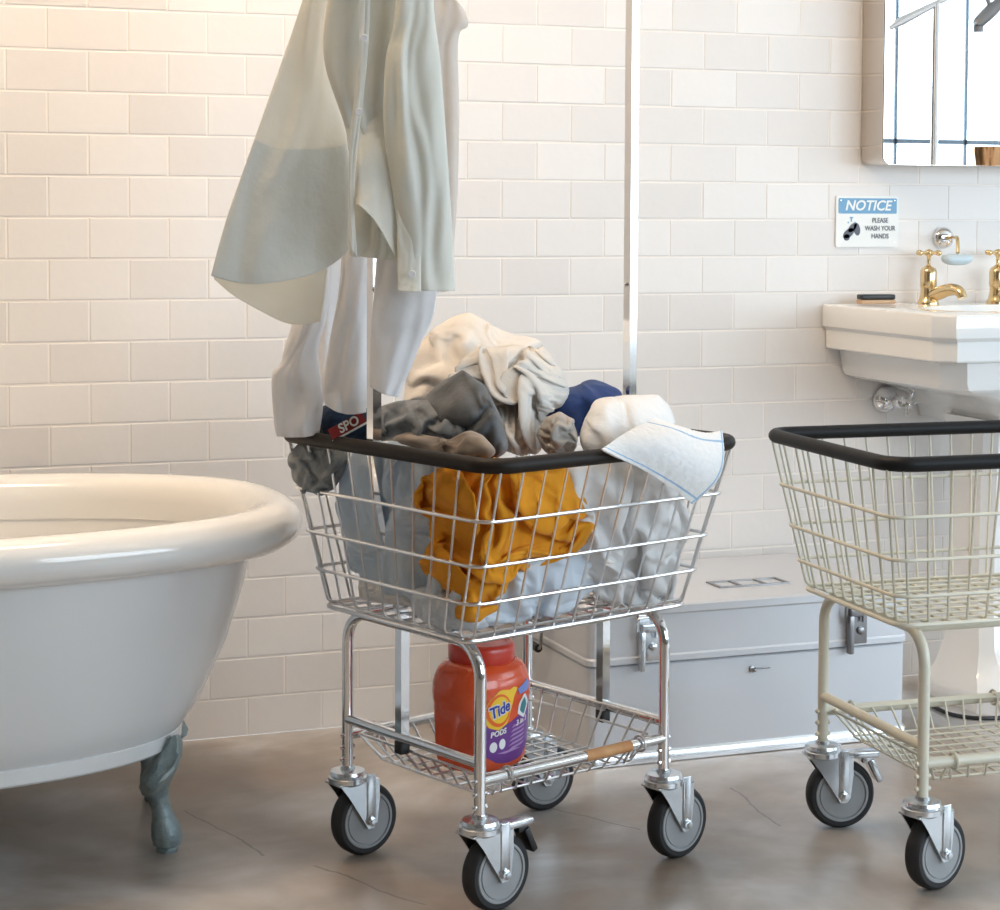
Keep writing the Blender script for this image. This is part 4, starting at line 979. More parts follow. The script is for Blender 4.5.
-4,-6,-17,9,10,9,12,11,-10,-14,-7,1,-1,13,2,-2,3,-16,-1,4,11,-7,0,0,-2,-1,0,-2,0,-3,-1,2,2,2,15,-3,-17,18,4,-3,9,-3,-15,5,14,8,-4,1,1,-17,-3,11,-7,-20,4,4,0,13,17,2,
-14,-6,-2,1,8,7,-1,-16,-5,3,3,2,1,1,2,-3,1,1,-3,-2,-3,3,-1,7,0,5,0,3,-6,2,-7,19,-1,-16,6,8,0,-6,-9,-7,-2,14,-11,-9,-14,-2,6,9,18,7,5,-12,-14,5,3,3,8,-3,-21,3,
3,4,7,-6,3,-4,5,1,-1,4,-5,-10,16,-5,2,-13,9,0,1,1,7,-13,21,0,-4,-3,-1,-4,-14,5,-2,-10,29,-1,-13,-19,-4,-1,3,10,3,11,-2,-3,-2,3,6,0,-13,-1,2,4,-2,10,1,-6,-1,1,6,-1,
2,3,-12,-2,-6,-1,3,-3,2,12,-13,19,-2,8,6,-10,-7,-5,5,-6,-2,8,-16,18,10,-6,-15,-10,-10,0,13,9,17,-7,-4,-11,3,9,-4,-15,12,9,-4,4,-16,23,-12,5,-2,-1,1,-14,8,1,-14,3,2,4,8,-10,
19,-15,10,10,-16,5,-2,9,2,-16,-1,4,-2,-5,7,15,-1,-10,-3,-5,3,-1,-3,-1,-3,3,-2,5,20,-13,-1,-10,11,-7,17,-24,20,-8,5,1,0,-2,-3,-23,6,5,0,5,-3,14,-14,17,-16,5,10,-5,6,7,-21,-1,
-1,-9,19,-7,-5,1,13,7,-9,-3,-4,2,5,0,-5,-3,-3,-1,19,-1,-21,17,0,5,-6,-1,-3,6,-3,-8,-2,13,-23,5,2,-1,5,1,7,-8,19,-16,20,-4,-9,5,6,-22,8,-10,-1,-3,-11,16,3,-5,-8,2,18,-3,
-4,-5,1,8,2,-7,-4,-4,4,12,-11,-6,13,9,-13,8,0,-2,-2,-1,-6,-8,8,1,-3,2,1,3,-3,10,5,3,-22,6,3,3,-11,-5,27,-26,-1,-9,7,-8,3,2,12,-13,-4,15,7,-4,-4,-3,7,2,-8,-2,-5,2,
4,-2,4,-2,19,-4,-3,-1,-3,0,3,4,-13,-7,-4,3,4,3,6,2,3,5,2,-6,-9,0,-9,25,-27,-1,-1,15,-12,-2,-7,-1,-2,9,-4,-3,5,7,-5,-4,2,14,-4,-2,-5,15,-7,-9,0,6,-2,14,-8,-1,-1,1,
-2,9,-2,-5,2,-7,-1,5,0,-2,5,-6,11,-19,14,0,9,-12,-28,13,-1,-2,11,-6,6,0,-4,8,0,-9,-8,2,4,0,-3,5,6,1,-2,1,1,-11,6,-1,6,-8,7,-3,-9,3,15,6,-1,-4,5,-5,-8,2,-5,9,
-18,18,-25,13,13,-5,-9,-11,9,-7,-2,11,-10,9,-7,7,4,1,4,1,-15,-5,1,4,1,-4,12,-1,0,-7,5,2,-14,13,-11,12,-4,6,4,-6,8,-12,2,9,1,1,-4,-11,9,-11,5,-11,-2,22,-9,-20,-5,-12,5,17,
-1,-6,15,-11,9,-2,3,4,-17,-2,22,-3,-7,-6,0,-1,4,10,8,-1,-3,-9,4,-14,12,-3,7,-16,-5,18,-12,12,3,6,-2,3,-6,3,-10,1,3,-30,37,-10,-27,0,-4,-3,14,6,-1,7,-11,14,-8,5,-13,-4,18,7,
-17,6,9,1,-4,-1,-3,-5,4,5,7,8,-29,10,-6,4,3,7,7,-15,-14,-9,17,6,4,3,5,-5,-5,7,-37,32,-8,-19,5,-4,-12,16,-11,19,-1,0,7,-12,8,-5,13,5,-3,-2,-9,1,2,6,4,-2,0,-4,-9,2,
1,2,6,-14,10,1,-19,-2,12,17,-2,-1,-6,-2,0,-8,2,6,5,-24,26,0,-12,6,6,-12,4,-25,20,-3,0,-3,0,6,-2,-2,-1,3,-1,-1,9,-2,-3,-3,1,1,0,4,1,-7,-6,-7,5,6,0,-3,15,1,-1,-8,
6,9,-2,-22,5,1,8,-10,-7,14,3,-7,-6,-3,10,22,3,-2,-38,-1,0,-8,4,7,-3,4,2,-9,-5,3,12,0,-6,-1,-3,-6,2,-2,5,3,4,5,-3,-11,6,1,-5,4,6,0,5,7,-21,-2,6,6,-11,-12,1,-1,
-6,-8,4,7,-8,8,17,17,3,-30,-1,5,-9,1,4,-2,-7,2,10,3,-2,-3,3,3,2,-2,-7,2,-9,-3,0,4,3,3,-4,-4,15,9,-13,1,13,-2,-6,-12,-18,3,-2,6,2,-6,-8,1,8,-2,-9,2,5,11,15,-10,
0,-4,6,-7,-1,-3,5,6,0,-4,4,0,2,-6,-3,10,2,-2,-4,4,-3,-5,2,-3,-9,9,2,13,9,-2,7,-18,3,12,-28,-24,-1,12,4,5,5,-11,-4,0,17,3,-8,-12,7,12,-1,6,-11,6,-6,7,-2,-4,0,0,
-2,5,-3,-2,4,0,5,3,6,-1,-5,-7,-1,-1,3,-8,5,10,9,-4,5,9,0,-4,6,-17,-20,-11,5,2,3,16,0,-15,3,5,-10,-8,-2,22,0,-8,12,-11,8,-5,1,-1,1,2,0,-6,3,9,-2,0,-7,-4,5,-1,
-2,9,-3,3,-9,2,4,-15,-5,23,1,17,9,-4,-4,-1,-12,-17,-2,2,9,8,-5,-14,0,-2,-2,2,3,8,-1,8,-15,10,-1,5,3,-7,-10,0,1,4,3,1,2,-2,5,-3,2,3,3,-2,-5,-17,3,0,-15,0,1,-9,
1,-1,27,22,3,2,-7,-13,-11,0,-1,-4,3,20,-22,4,4,-13,15,0,0,-11,12,-8,-1,0,-1,9,5,-10,0,0,0,-2,1,1,-2,8,-1,1,6,-1,4,11,-8,-5,-14,-5,0,-3,-17,-9,-7,13,36,30,17,-9,-38,-31,
-12,11,4,4,3,-16,25,27,-32,7,0,-5,-9,3,0,-2,1,-2,2,8,-1,1,-2,-1,-1,-2,1,-1,-1,-2,2,1,-2,10,10,6,-1,-16,-6,1,7,-3,-4,-11,-11,14,30,19,2,-13,-27,-28,-3,0,7,0,-15,16,34,-20,
0,-13,-2,1,0,2,-1,4,0,0,-2,-2,-1,0,0,-1,0,-2,-2,-3,-9,-5,5,8,7,11,15,0,-7,-4,-11,0,1,8,-7,-9,5,19,15,4,5,-17,-28,-1,-2,-2,-9,-4,6,10,-1,8,-7,-8,2,0,3,-1,0,-2,
-2,-7,2,1,-4,-1,-1,0,-4,-4,0,8,7,-1,11,3,-4,11,-2,-2,1,-11,-1,-7,5,-2,-7,5,17,9,-6,3,-6,-5,-13,5,-2,-10,-7,9,0,0,10,-7,1,-4,-5,0,0,-4,-1,3,-3,-8,-6,-1,1,-1,2,4,
11,6,4,-1,-5,-4,5,3,6,-2,3,5,-20,1,1,-5,0,-6,2,14,8,2,3,-23,0,1,15,-4,-14,1,0,10,-11,14,-7,0,-9,-4,-11,4,4,-2,-8,5,9,6,2,-2,-3,6,-4,4,-2,-8,-2,1,5,3,-5,5,
-3,7,2,-13,-1,4,-11,1,3,-3,14,2,7,-1,-12,-8,5,10,4,-18,0,-5,18,-10,1,-4,6,-9,5,1,-17,3,9,3,2,-1,0,4,9,-7,-5,-5,-6,5,1,-3,3,8,-5,-9,4,-8,13,-3,-2,-7,7,-6,-5,6,
-6,12,-4,7,9,-8,-18,-1,8,-1,0,10,-12,12,-7,-1,-4,4,1,-2,7,-7,3,-1,-3,-4,-9,2,-1,1,9,1,5,-4,-5,-1,1,-3,-2,-6,-5,11,-6,10,-8,7,-10,4,-2,2,5,-1,6,4,10,-1,-10,-9,-2,0,
0,-6,13,-8,3,0,-3,2,-10,-3,9,10,-2,0,3,7,5,-14,-19,3,3,1,-3,-1,4,1,-8,-31,27,5,3,-9,3,3,1,2,-1,-2,-1,-6,7,-1,4,0,-4,7,14,-6,-1,-11,-1,7,-10,7,-1,2,7,-7,17,0,
-1,-4,-1,-3,-5,0,2,7,3,-10,-19,1,1,3,1,0,-1,6,-5,13,-17,-9,2,-2,6,0,6,-10,5,1,-5,4,-2,9,2,8,-3,5,-16,-2,0,-9,12,0,5,2,-3,5,0,1,-1,-2,2,-1,0,0,6,-5,14,0,
-15,-15,0,1,-1,-3,-3,14,-2,-4,0,0,-8,1,-2,0,-4,6,-8,8,-1,0,3,-8,4,0,3,0,5,-1,0,7,-2,-1,-1,-3,6,2,-1,8,-3,2,-4,-2,-2,-3,-2,18,2,2,3,-11,-18,-1,0,5,-8,11,-3,0,
-2,-3,0,3,-8,3,1,-7,4,-7,6,0,5,3,-10,-2,3,6,-6,6,-1,2,-6,-2,1,4,1,7,0,-11,0,-7,3,6,5,-4,4,4,3,11,11,1,-9,-21,-6,0,11,-9,2,-2,5,-4,-2,1,-1,1,7,-6,-7,3,
-4,5,3,6,-2,-11,0,-4,10,-1,0,-10,9,-3,2,3,5,-6,-19,1,-8,13,-1,3,2,10,4,-1,6,1,6,-2,-2,5,-6,-11,-12,2,10,6,1,-6,-2,-2,-1,1,2,5,-7,-2,2,-1,3,3,9,-3,-18,-5,9,2,
-1,6,-1,7,-4,-2,-21,-9,4,8,17,6,5,0,-11,3,-2,-5,0,6,-3,-3,24,5,-1,-25,13,-10,-15,12,7,-3,-6,-1,11,-17,4,1,1,-4,0,9,-15,6,1,5,0,-8,-5,10,1,1,-6,-8,3,-10,11,0,18,-6,
2,-11,-1,0,13,-4,4,1,-5,0,-6,4,7,0,-23,24,-16,-9,-4,17,15,-1,-1,-6,2,-3,-5,8,-2,-5,1,-4,2,-4,3,1,9,4,-11,-1,0,-9,10,0,-20,12,3,15,-5,10,-5,2,-11,3,11,-9,-5,-1,4,-14,
-2,12,-15,-16,12,-8,2,0,1,-5,29,16,-9,-10,2,1,-1,5,5,3,-15,2,-3,-1,-1,-1,10,3,-11,3,1,-5,-3,1,23,1,-6,-5,0,-3,-1,5,8,-4,-4,2,-6,1,-7,-17,7,-7,2,3,5,-21,7,12,-11,-30,
38,33,-3,-10,-8,8,-4,-6,14,-7,16,-21,7,-2,-6,-1,-9,10,13,-10,0,3,-3,12,-3,-4,-1,0,5,-6,5,0,5,4,-5,0,-7,-3,-15,-5,-8,7,-6,5,3,1,-7,-1,6,-1,-28,37,26,-6,-12,8,-4,4,-1,6,
-8,10,-5,-2,3,-3,-12,-6,10,1,1,-1,13,-2,-11,-11,11,4,2,7,0,-1,0,-2,-3,-6,-7,-9,2,-10,-1,2,4,4,-10,8,2,-2,0,2,-62,46,29,17,-12,-8,12,-1,-4,10,-6,-3,11,-3,-6,4,0,-13,-6,9,
0,12,-10,-20,1,21,1,10,-2,6,-3,0,-5,-1,-2,8,-8,-18,-12,8,3,-6,3,2,14,11,-19,-1,-6,-9,13,-68,43,28,17,-15,5,1,3,-3,-1,12,-2,-5,-5,8,10,2,-10,-12,1,3,-26,14,22,-3,6,-4,11,-8,
2,-2,6,2,-7,-20,-10,3,-9,8,2,12,-10,3,-1,17,16,-8,-2,-4,-11,-42,35,-33,27,9,-14,1,3,2,13,-1,0,0,-7,-6,15,-1,8,-13,0,-23,34,3,-8,6,5,10,-9,7,1,1,-14,-13,-8,-13,8,-1,-3,2,
20,-19,3,2,7,0,13,10,7,-2,-6,-2,-116,99,-32,21,-7,-3,-1,2,0,-1,1,7,9,-1,-3,-1,6,1,1,13,-22,2,10,9,9,1,6,-1,-6,-11,-8,-14,-10,7,-2,0,17,3,-16,8,3,-4,-7,-9,-8,4,8,16,
19,8,12,-80,20,-6,10,-4,1,-1,1,0,2,2,10,-2,-10,9,-8,15,-7,4,1,0,-1,1,2,5,7,7,8,7,6,4,1,-3,-7,-10,-12,-12,-11,-9,-6,-4,-4,-3,-4,-2,-1,4,8,13,16,18,16,12,5,-1,-8,-13,
-15,-16,-14,-11,-7,-5,-1,2,4,5,-4,-15,23,9,-10,-11,-7,-5,-6,12,-1,-10,5,3,14,-2,20,-16,-9,2,-6,-2,7,-3,-6,14,-1,3,13,-2,-7,-6,-2,7,5,-4,1,-12,-11,-6,4,5,7,5,2,-1,4,-2,5,1,
-2,20,-37,15,17,-14,-6,-9,-4,-2,-4,11,-10,5,-8,10,22,14,-7,-27,2,23,-8,13,-4,3,3,4,-7,0,4,1,-22,-12,11,20,-22,-11,2,12,4,6,-6,9,1,-3,10,7,-6,-14,0,-10,12,-25,18,21,-2,-9,-14,-13,
0,-2,8,2,9,6,-12,6,3,2,-8,-4,18,-8,18,-15,9,-5,1,0,0,-3,14,-12,3,-9,-5,0,12,-3,-1,-1,6,-7,3,-5,-12,5,9,3,2,-2,-4,-1,-18,14,18,2,-1,-22,-7,-4,0,6,3,6,-8,5,3,9,
10,-8,-9,6,-2,7,-4,4,-2,2,-1,1,-1,3,-11,-4,1,18,-3,-4,-1,4,2,-1,-1,4,-17,-12,1,20,4,-2,14,-2,-10,-11,7,6,2,5,-1,-18,-8,-7,-4,-2,0,15,12,-2,9,-2,-4,1,-3,3,-3,3,0,2,
3,-2,0,-12,3,-3,-1,8,-2,8,2,0,-4,-6,-6,14,7,-16,-3,10,5,-4,3,16,1,-8,-9,16,3,1,-6,4,-12,-20,-15,-5,3,6,17,5,-4,4,7,-15,7,-15,10,-4,4,1,5,8,-7,-9,3,-22,7,8,22,-3,
4,-10,1,-6,-11,-6,4,29,19,-28,5,11,-17,-13,19,16,-7,-11,16,9,-4,5,-1,-10,-15,-16,-6,1,2,16,3,3,-13,15,-9,-12,-3,6,-2,4,-6,10,15,-2,-33,11,27,2,-11,10,-12,10,-6,0,7,-20,11,27,-39,14,
6,3,11,-11,-20,10,16,7,-8,1,14,-1,-1,-1,-2,-15,-19,-7,0,20,10,-6,-11,-1,-11,23,-22,1,1,-3,23,7,-14,19,-8,14,1,-11,1,-13,8,-20,7,-5,-10,29,24,-26,-3,1,4,-3,7,9,-9,-17,3,13,9,-1,
-1,-1,-3,1,0,4,-7,-22,8,2,17,-13,9,-19,16,-21,20,-21,0,6,-4,15,12,-6,21,-3,-13,-3,-9,9,-14,10,-20,3,16,23,-5,-14,-8,10,2,-2,-17,18,15,-5,-14,-8,12,6,-3,3,8,3,-1,-1,-3,-6,-11,5,
1,9,-12,12,-16,0,-4,19,-12,3,5,-11,14,12,-8,-12,-1,-1,6,-11,11,-11,12,4,12,6,-6,-21,-11,21,0,-10,0,-9,-1,16,14,3,-25,10,-3,7,3,10,4,-4,-3,-4,-4,-4,-8,2,11,-3,-1,3,-3,-11,16,0,
2,9,-26,-12,5,2,2,12,-9,16,-2,-5,-14,17,26,-7,-24,-12,42,-17,-3,-6,-1,-8,5,-2,1,11,13,-11,13,4,0,0,1,0,-3,-2,7,-8,-12,3,-2,-7,8,-3,2,-2,-1,-2,6,-15,8,3,10,3,2,-15,0,-5,
6,-4,11,21,3,-21,-24,17,26,-18,-6,5,-6,-3,-4,4,-5,0,17,11,-6,-10,3,5,1,9,1,-1,3,-14,-5,2,-2,0,-6,15,-8,7,-7,3,-8,-14,-4,15,1,3,8,-3,4,-20,4,1,28,10,-11,-19,-9,30,-12,1,
-7,-4,9,-5,-3,-7,7,-4,0,0,12,7,-3,0,8,5,-1,1,-1,5,-10,-15,9,-8,12,-12,7,-3,11,-2,-16,-1,14,2,-17,8,-3,9,-16,14,-22,19,24,2,-24,-18,22,5,-5,0,-7,11,-16,6,-2,-2,-5,2,-2,1,
-6,5,13,4,4,5,3,0,-2,-14,-2,15,-15,9,-16,18,-12,2,-3,6,-7,3,2,0,7,-10,0,-3,8,-15,-3,41,3,-34,-2,6,31,-28,0,2,-5,-7,17,-12,-2,-4,-1,-2,2,0,-6,7,-2,-12,2,9,24,14,-14,5,
-4,-18,19,-20,18,-21,14,12,0,-17,4,-7,-10,2,2,2,-1,9,-13,-8,40,7,-27,11,-14,31,-29,18,-25,8,-2,11,-15,9,-6,0,1,-1,-8,-4,11,-10,-3,4,-9,-6,-3,9,4,9,17,7,-23,15,-22,23,2,-5,-12,8,
8,6,-2,-29,-1,1,6,-7,-8,18,21,-7,-8,-28,12,-7,26,-17,25,-18,2,5,4,-9,12,-1,-13,-13,0,-5,-4,1,2,3,2,-5,-2,-6,0,3,3,3,22,-16,21,-13,12,-1,7,-3,2,2,-25,-7,2,5,-1,-17,5,36,
-17,-24,-10,8,1,0,-2,23,-19,16,4,-17,25,4,-4,3,4,-7,-22,-9,-3,1,2,1,-4,-1,-3,0,-1,-3,3,11,-7,28,-7,13,-8,4,4,3,1,-4,0,-16,-8,3,-7,-5,35,-22,-15,-7,20,-14,5,7,1,-10,10,-1,
6,-5,-8,15,4,-3,-13,-9,-4,3,4,0,8,3,-3,-5,-1,-6,0,-3,1,11,6,-9,20,-7,0,2,3,4,2,-12,-11,-2,-5,-3,-1,12,-7,10,9,4,4,4,-18,-21,-4,10,-1,2,7,4,-17,5,-3,-6,-7,4,9,2,
1,4,-5,3,14,3,-1,0,-5,-7,-7,-12,-1,14,6,14,-14,-3,11,6,-7,-24,-8,19,-10,-16,2,3,-6,5,10,22,-15,22,-17,1,-13,-8,15,-7,5,-1,10,-19,-1,-7,9,10,7,2,-9,-9,2,4,9,7,-2,1,-3,4,
-6,-1,8,-9,4,-2,2,-7,-7,13,-16,-2,15,3,3,-14,-18,6,12,-11,-2,-3,12,11,11,-6,0,-18,-14,6,3,7,-13,11,-13,9,10,2,2,-8,-4,1,-8,7,-4,5,10,2,-1,-1,8,-4,-3,4,-15,7,3,-3,2,-10,
7,5,3,-1,-9,11,-10,-4,5,-17,-3,-2,-3,2,12,21,-9,-7,-14,1,0,-7,15,-12,19,-1,2,2,-4,1,-3,-9,8,-15,-13,-2,4,11,17,8,-2,4,-1,2,-2,-6,3,0,-27,-21,5,35,-3,0,3,1,7,-13,-20,19,
-19,-5,8,-1,22,6,1,-1,1,-19,-1,6,-14,15,-5,7,-8,-14,10,2,7,1,-17,-6,4,-6,-1,-1,0,9,14,4,-10,16,8,-4,2,3,1,-17,-5,6,20,-6,-4,-7,8,3,-12,-16,9,5,0,4,7,-2,0,-3,1,-10,
-4,-5,9,-13,3,-8,0,7,-8,1,-2,0,1,0,-1,6,3,-10,0,-1,-2,9,11,-3,8,4,7,1,3,6,-17,-14,17,29,7,-7,-5,12,10,-17,-29,-27,-1,3,3,16,18,0,-26,14,-3,-1,-4,2,-7,3,-3,3,-8,-2,
3,4,-2,0,4,4,-2,13,1,-1,-6,-9,16,2,-20,-14,8,10,4,16,7,-22,-13,8,12,17,4,-8,9,17,-2,-15,-36,-12,-4,-4,25,31,8,-24,-2,7,-8,-7,0,-1,1,-5,6,-4,1,5,6,7,5,4,6,3,0,2,
1,5,-2,0,-1,-9,-36,0,7,-6,14,17,-6,-19,8,2,6,9,-6,2,6,11,0,-29,-13,-5,-5,7,23,2,-1,-6,0,1,-2,-4,3,4,5,9,2,-5,6,5,1,0,1,2,3,0,-5,-4,-2,-7,-5,7,6,-25,3,-1,
-4,13,5,9,-26,12,5,-1,5,-3,9,0,9,-2,-23,-14,-3,0,17,8,1,-3,3,-1,-2,11,3,3,-6,7,9,1,-15,-4,10,2,-3,-5,-6,-6,4,-7,-9,-9,-3,-2,27,18,-23,5,-10,-4,12,-3,16,-25,10,3,4,11,
-3,-2,-2,10,-2,-9,-17,-3,5,12,4,3,-1,3,5,-8,8,-12,13,0,-18,-4,12,-5,-10,-8,-7,-5,-5,6,3,4,-3,-1,-3,13,-16,33,17,-6,-2,-18,2,11,-6,11,-19,11,-8,8,11,-1,-3,-3,12,-2,-15,-8,-11,16,
5,-3,5,5,-2,5,-17,21,-22,2,-15,-5,-5,1,-6,-5,-3,-3,10,0,1,4,-2,-1,15,6,-4,-6,15,13,10,-14,-14,2,15,-12,5,-9,6,-10,19,7,0,-1,-2,-6,-4,7,-2,-11,6,5,-2,0,3,-5,12,-22,19,-17,
5,-3,2,4,-4,14,-12,-5,3,-23,-6,-3,5,22,11,-28,10,0,-2,-3,11,22,-19,-3,6,7,-16,0,2,10,-17,21,1,2,-3,4,-6,-12,2,-6,5,-1,10,-2,1,6,-10,12,-19,-6,10,8,-1,-4,11,-3,12,0,-18,5,
-3,-10,10,-1,-19,0,-6,-12,14,2,-6,18,6,-12,2,5,1,-15,8,5,-9,2,16,-4,-1,4,5,-22,-13,12,5,6,-5,8,0,2,5,-7,5,7,5,3,5,6,1,-11,-5,0,-3,-13,-5,8,-7,-21,-2,19,-10,8,-6,-7,
3,-3,24,-16,0,0,6,1,-17,-2,8,-5,11,8,1,5,0,9,-23,-5,4,-6,13,-3,11,1,1,1,1,7,-1,10,3,-9,-1,0,2,-2,-19,1,-5,-23,-9,-1,0,10,18,-11,-14,11,-1,-1,7,11,-14,7,-2,9,-3,-15,
11,-6,-4,15,5,-4,3,-1,1,-7,3,13,-13,17,-6,-1,7,3,2,1,-10,-4,-2,-6,-4,11,-5,5,6,-1,-3,-3,-16,-2,11,-17,18,-19,-12,17,0,0,-2,11,-14,7,4,-4,9,-3,-5,-2,-3,-2,12,5,3,3,1,-3,
1,3,15,-13,9,-3,-8,-3,-9,1,-5,-2,-12,13,9,-13,1,8,26,-3,-11,-2,5,4,-11,-3,-17,16,8,-10,-6,1,1,0,1,-7,7,0,-3,4,-2,1,-6,3,0,3,15,1,4,-2,0,9,-10,7,-21,-4,-6,-7,15,-18,
20,-5,21,9,3,3,6,-5,-5,4,-4,5,6,0,-5,-6,-7,-28,3,1,13,-4,-1,4,1,-2,-3,2,0,-4,6,-8,7,-7,5,2,-3,12,16,-8,0,0,-8,6,-10,0,-3,-4,-13,7,1,8,-3,-1,5,2,17,-11,0,22,
2,1,-4,-2,6,11,-10,-10,-17,-7,3,0,1,-6,13,-10,8,1,1,-6,1,7,-17,3,0,7,-2,-2,4,14,0,-8,23,-37,17,-3,13,5,11,-7,-6,16,-9,-23,-3,20,-12,2,15,-11,9,10,5,2,-3,5,-9,-1,-4,-14,
-11,-2,-2,12,-5,-5,-4,9,-3,4,-11,6,3,-9,1,4,-1,10,-11,11,-1,11,-19,16,-13,6,8,7,-17,17,-7,-6,15,4,-28,4,-6,19,-12,4,-3,-10,-10,18,23,-7,3,1,4,-10,-17,1,-5,3,5,0,-4,-7,4,11,
-8,-11,1,5,0,-3,7,-3,8,-6,-1,-15,8,15,-5,-13,-3,-11,25,-3,23,-20,-4,18,-4,-12,15,-11,-9,-16,2,4,2,-1,-8,18,24,9,-11,12,-17,-9,-6,-9,13,0,-3,-2,4,-15,16,-10,0,1,5,-7,5,-8,3,0,
-2,-13,8,-24,21,-3,-9,19,-2,14,-9,12,-13,5,16,-27,-4,-5,-13,11,3,-7,10,-4,-4,-2,12,26,5,-4,11,-24,2,-10,-2,9,-6,0,0,3,-11,17,-11,-2,-8,5,6,4,-13,3,-5,12,-45,19,5,11,3,11,-7,-8,
2,2,10,-4,-6,2,-23,-6,1,10,2,2,-5,-4,5,1,-1,5,26,-6,31,-34,-5,10,-16,9,2,7,-5,1,4,-2,0,-9,-8,-3,-1,15,3,-15,-8,-20,39,-3,-6,-1,5,-16,5,-3,8,3,7,-13,-2,3,-8,-9,15,3,
-6,2,-6,-6,-1,4,-9,-2,6,20,-5,46,-36,-4,11,-12,13,-2,4,4,-2,-11,10,1,-5,-11,-11,-3,19,-8,-10,22,-15,-11,-5,11,-8,11,-7,16,-3,4,-3,1,-9,-12,6,31,0,-19,2,9,0,3,-13,-19,10,3,-5,-8,
-6,30,30,-33,-1,13,-4,2,3,4,-1,2,1,3,-7,-7,-6,-14,-1,14,-14,-2,-9,3,7,0,9,-2,17,-10,-3,5,-11,-11,1,10,29,-21,2,3,16,-5,8,0,4,-4,-24,4,4,7,-1,-30,-10,58,-31,7,-7,-3,-2,0,
3,9,1,-3,17,5,-9,-9,-4,0,-14,-12,14,8,4,5,3,2,-7,-2,-4,-17,-1,13,15,10,-17,3,-9,-1,-15,-1,-2,-4,4,13,16,-9,-5,-5,-1,15,16,-30,25,-16,8,0,0,0,-1,-4,1,4,-10,2,6,7,-6,1]),
    'chambray': (43, [
1323,-36,-8,-6,-4,-2,-1,-1,0,0,0,6,9,9,10,8,7,6,4,3,1,1,0,0,0,0,1,2,2,2,3,4,4,3,4,3,3,2,2,1,0,0,0,29,0,-13,-6,-2,1,5,1,-1,-3,-2,-3,-4,-2,-1,-1,0,
3,4,-8,4,11,6,-8,-4,8,-10,3,-14,5,-1,-3,-2,1,-5,0,4,12,-7,-5,-9,7,10,16,5,5,-2,-4,-6,-3,3,-3,2,-4,2,0,3,-3,0,4,-1,-3,8,-5,-13,6,9,-8,-1,14,-11,9,-4,1,-3,4,-3,
0,1,-10,-7,11,-4,-3,2,-3,1,7,-2,3,-3,5,2,-4,4,1,0,-9,6,-3,7,-2,-8,6,4,-4,-2,5,-9,7,5,-11,3,6,-1,0,-8,10,-9,4,7,-9,4,-12,-17,18,14,-14,1,-9,15,-1,1,10,-5,-3,3,
-1,-3,4,3,-7,6,-4,5,-1,-9,3,-2,12,0,-1,-10,12,-2,-3,-6,11,-11,10,-10,10,-6,-2,2,-5,1,6,-3,-1,1,-3,-14,32,-5,-11,-6,4,1,-1,3,7,4,1,-4,-7,7,-4,7,-1,-5,11,-6,0,0,2,0,
4,-7,9,-10,5,-3,2,-4,1,-7,1,0,2,5,-2,0,-8,5,-16,2,30,-2,3,-5,-3,1,1,-2,0,1,3,-2,-5,4,-2,6,1,-1,4,-4,-1,3,0,1,0,-3,-6,12,-12,4,1,-5,1,-2,0,3,-4,-5,2,6,
0,-11,5,4,12,-1,2,0,-1,-1,1,3,3,3,-2,-10,0,2,5,-2,0,2,0,1,-5,-3,11,-5,-3,7,-9,3,-3,-2,6,-6,0,3,-1,5,-2,-3,6,-4,-5,5,2,15,-2,-6,-5,1,3,2,-1,0,-2,1,0,0,
8,-6,4,-1,-4,0,7,-3,-1,-10,12,-6,10,-11,1,1,-2,-3,4,1,1,0,0,0,7,-1,-6,4,-22,13,2,17,12,1,-11,-4,1,0,0,0,0,3,-3,-6,6,-5,5,1,2,-6,5,6,-12,3,-3,0,6,-2,-4,-1,
0,1,2,1,2,-5,6,-1,-11,7,13,-3,-18,10,8,13,9,3,-8,-9,-1,-1,-1,0,-1,-5,1,-5,8,0,-1,1,-2,-1,0,11,-18,16,-17,12,-1,-6,2,-1,4,-2,1,-6,10,-5,-13,11,2,21,1,-7,-12,-7,9,7,
13,6,-4,-8,0,0,0,-1,0,-13,7,0,-4,3,1,-3,5,-10,9,-1,-8,12,-16,2,11,-6,6,-4,4,-3,3,-8,5,0,-1,0,29,-4,0,-5,-12,-24,-7,8,14,9,5,-3,-5,1,9,-4,8,-9,-4,10,-1,-9,10,-7,
9,-15,18,-4,-8,2,2,-8,9,-7,5,-2,-3,1,7,-7,5,-8,3,39,-11,0,-1,-1,-3,-8,-21,-14,1,6,6,8,11,-5,12,1,-8,3,-2,-4,8,-1,0,-11,15,-17,11,1,-1,-2,3,-11,8,-3,0,0,-4,-5,12,-10,
17,-10,39,-8,-3,1,2,2,0,0,0,-1,-1,-1,-3,-17,2,-3,-2,8,-4,-3,8,4,-8,4,1,-3,1,-11,-7,9,11,-9,4,-4,2,-2,4,4,5,-21,17,-20,12,36,-4,-3,-1,-1,0,2,2,-2,-3,-2,-1,1,5,-10,
-1,0,-4,-7,4,-1,7,0,-1,3,-11,1,5,2,-1,-11,10,-2,0,-4,8,-7,0,-12,17,-15,19,-10,33,-3,-1,-2,1,1,0,1,0,-4,-6,-6,-4,-3,3,-6,4,5,5,-8,5,-3,5,0,-2,-1,-1,0,3,-5,8,-3,
-1,-5,7,-8,3,-3,7,-2,13,-8,-10,24,3,0,-2,-2,-2,0,0,1,3,1,-1,-1,1,2,2,-9,-7,6,-2,-2,-1,1,-1,0,0,0,1,-1,4,-7,2,-3,0,-10,6,2,-3,2,6,6,-5,-5,17,9,1,-3,-1,-3,
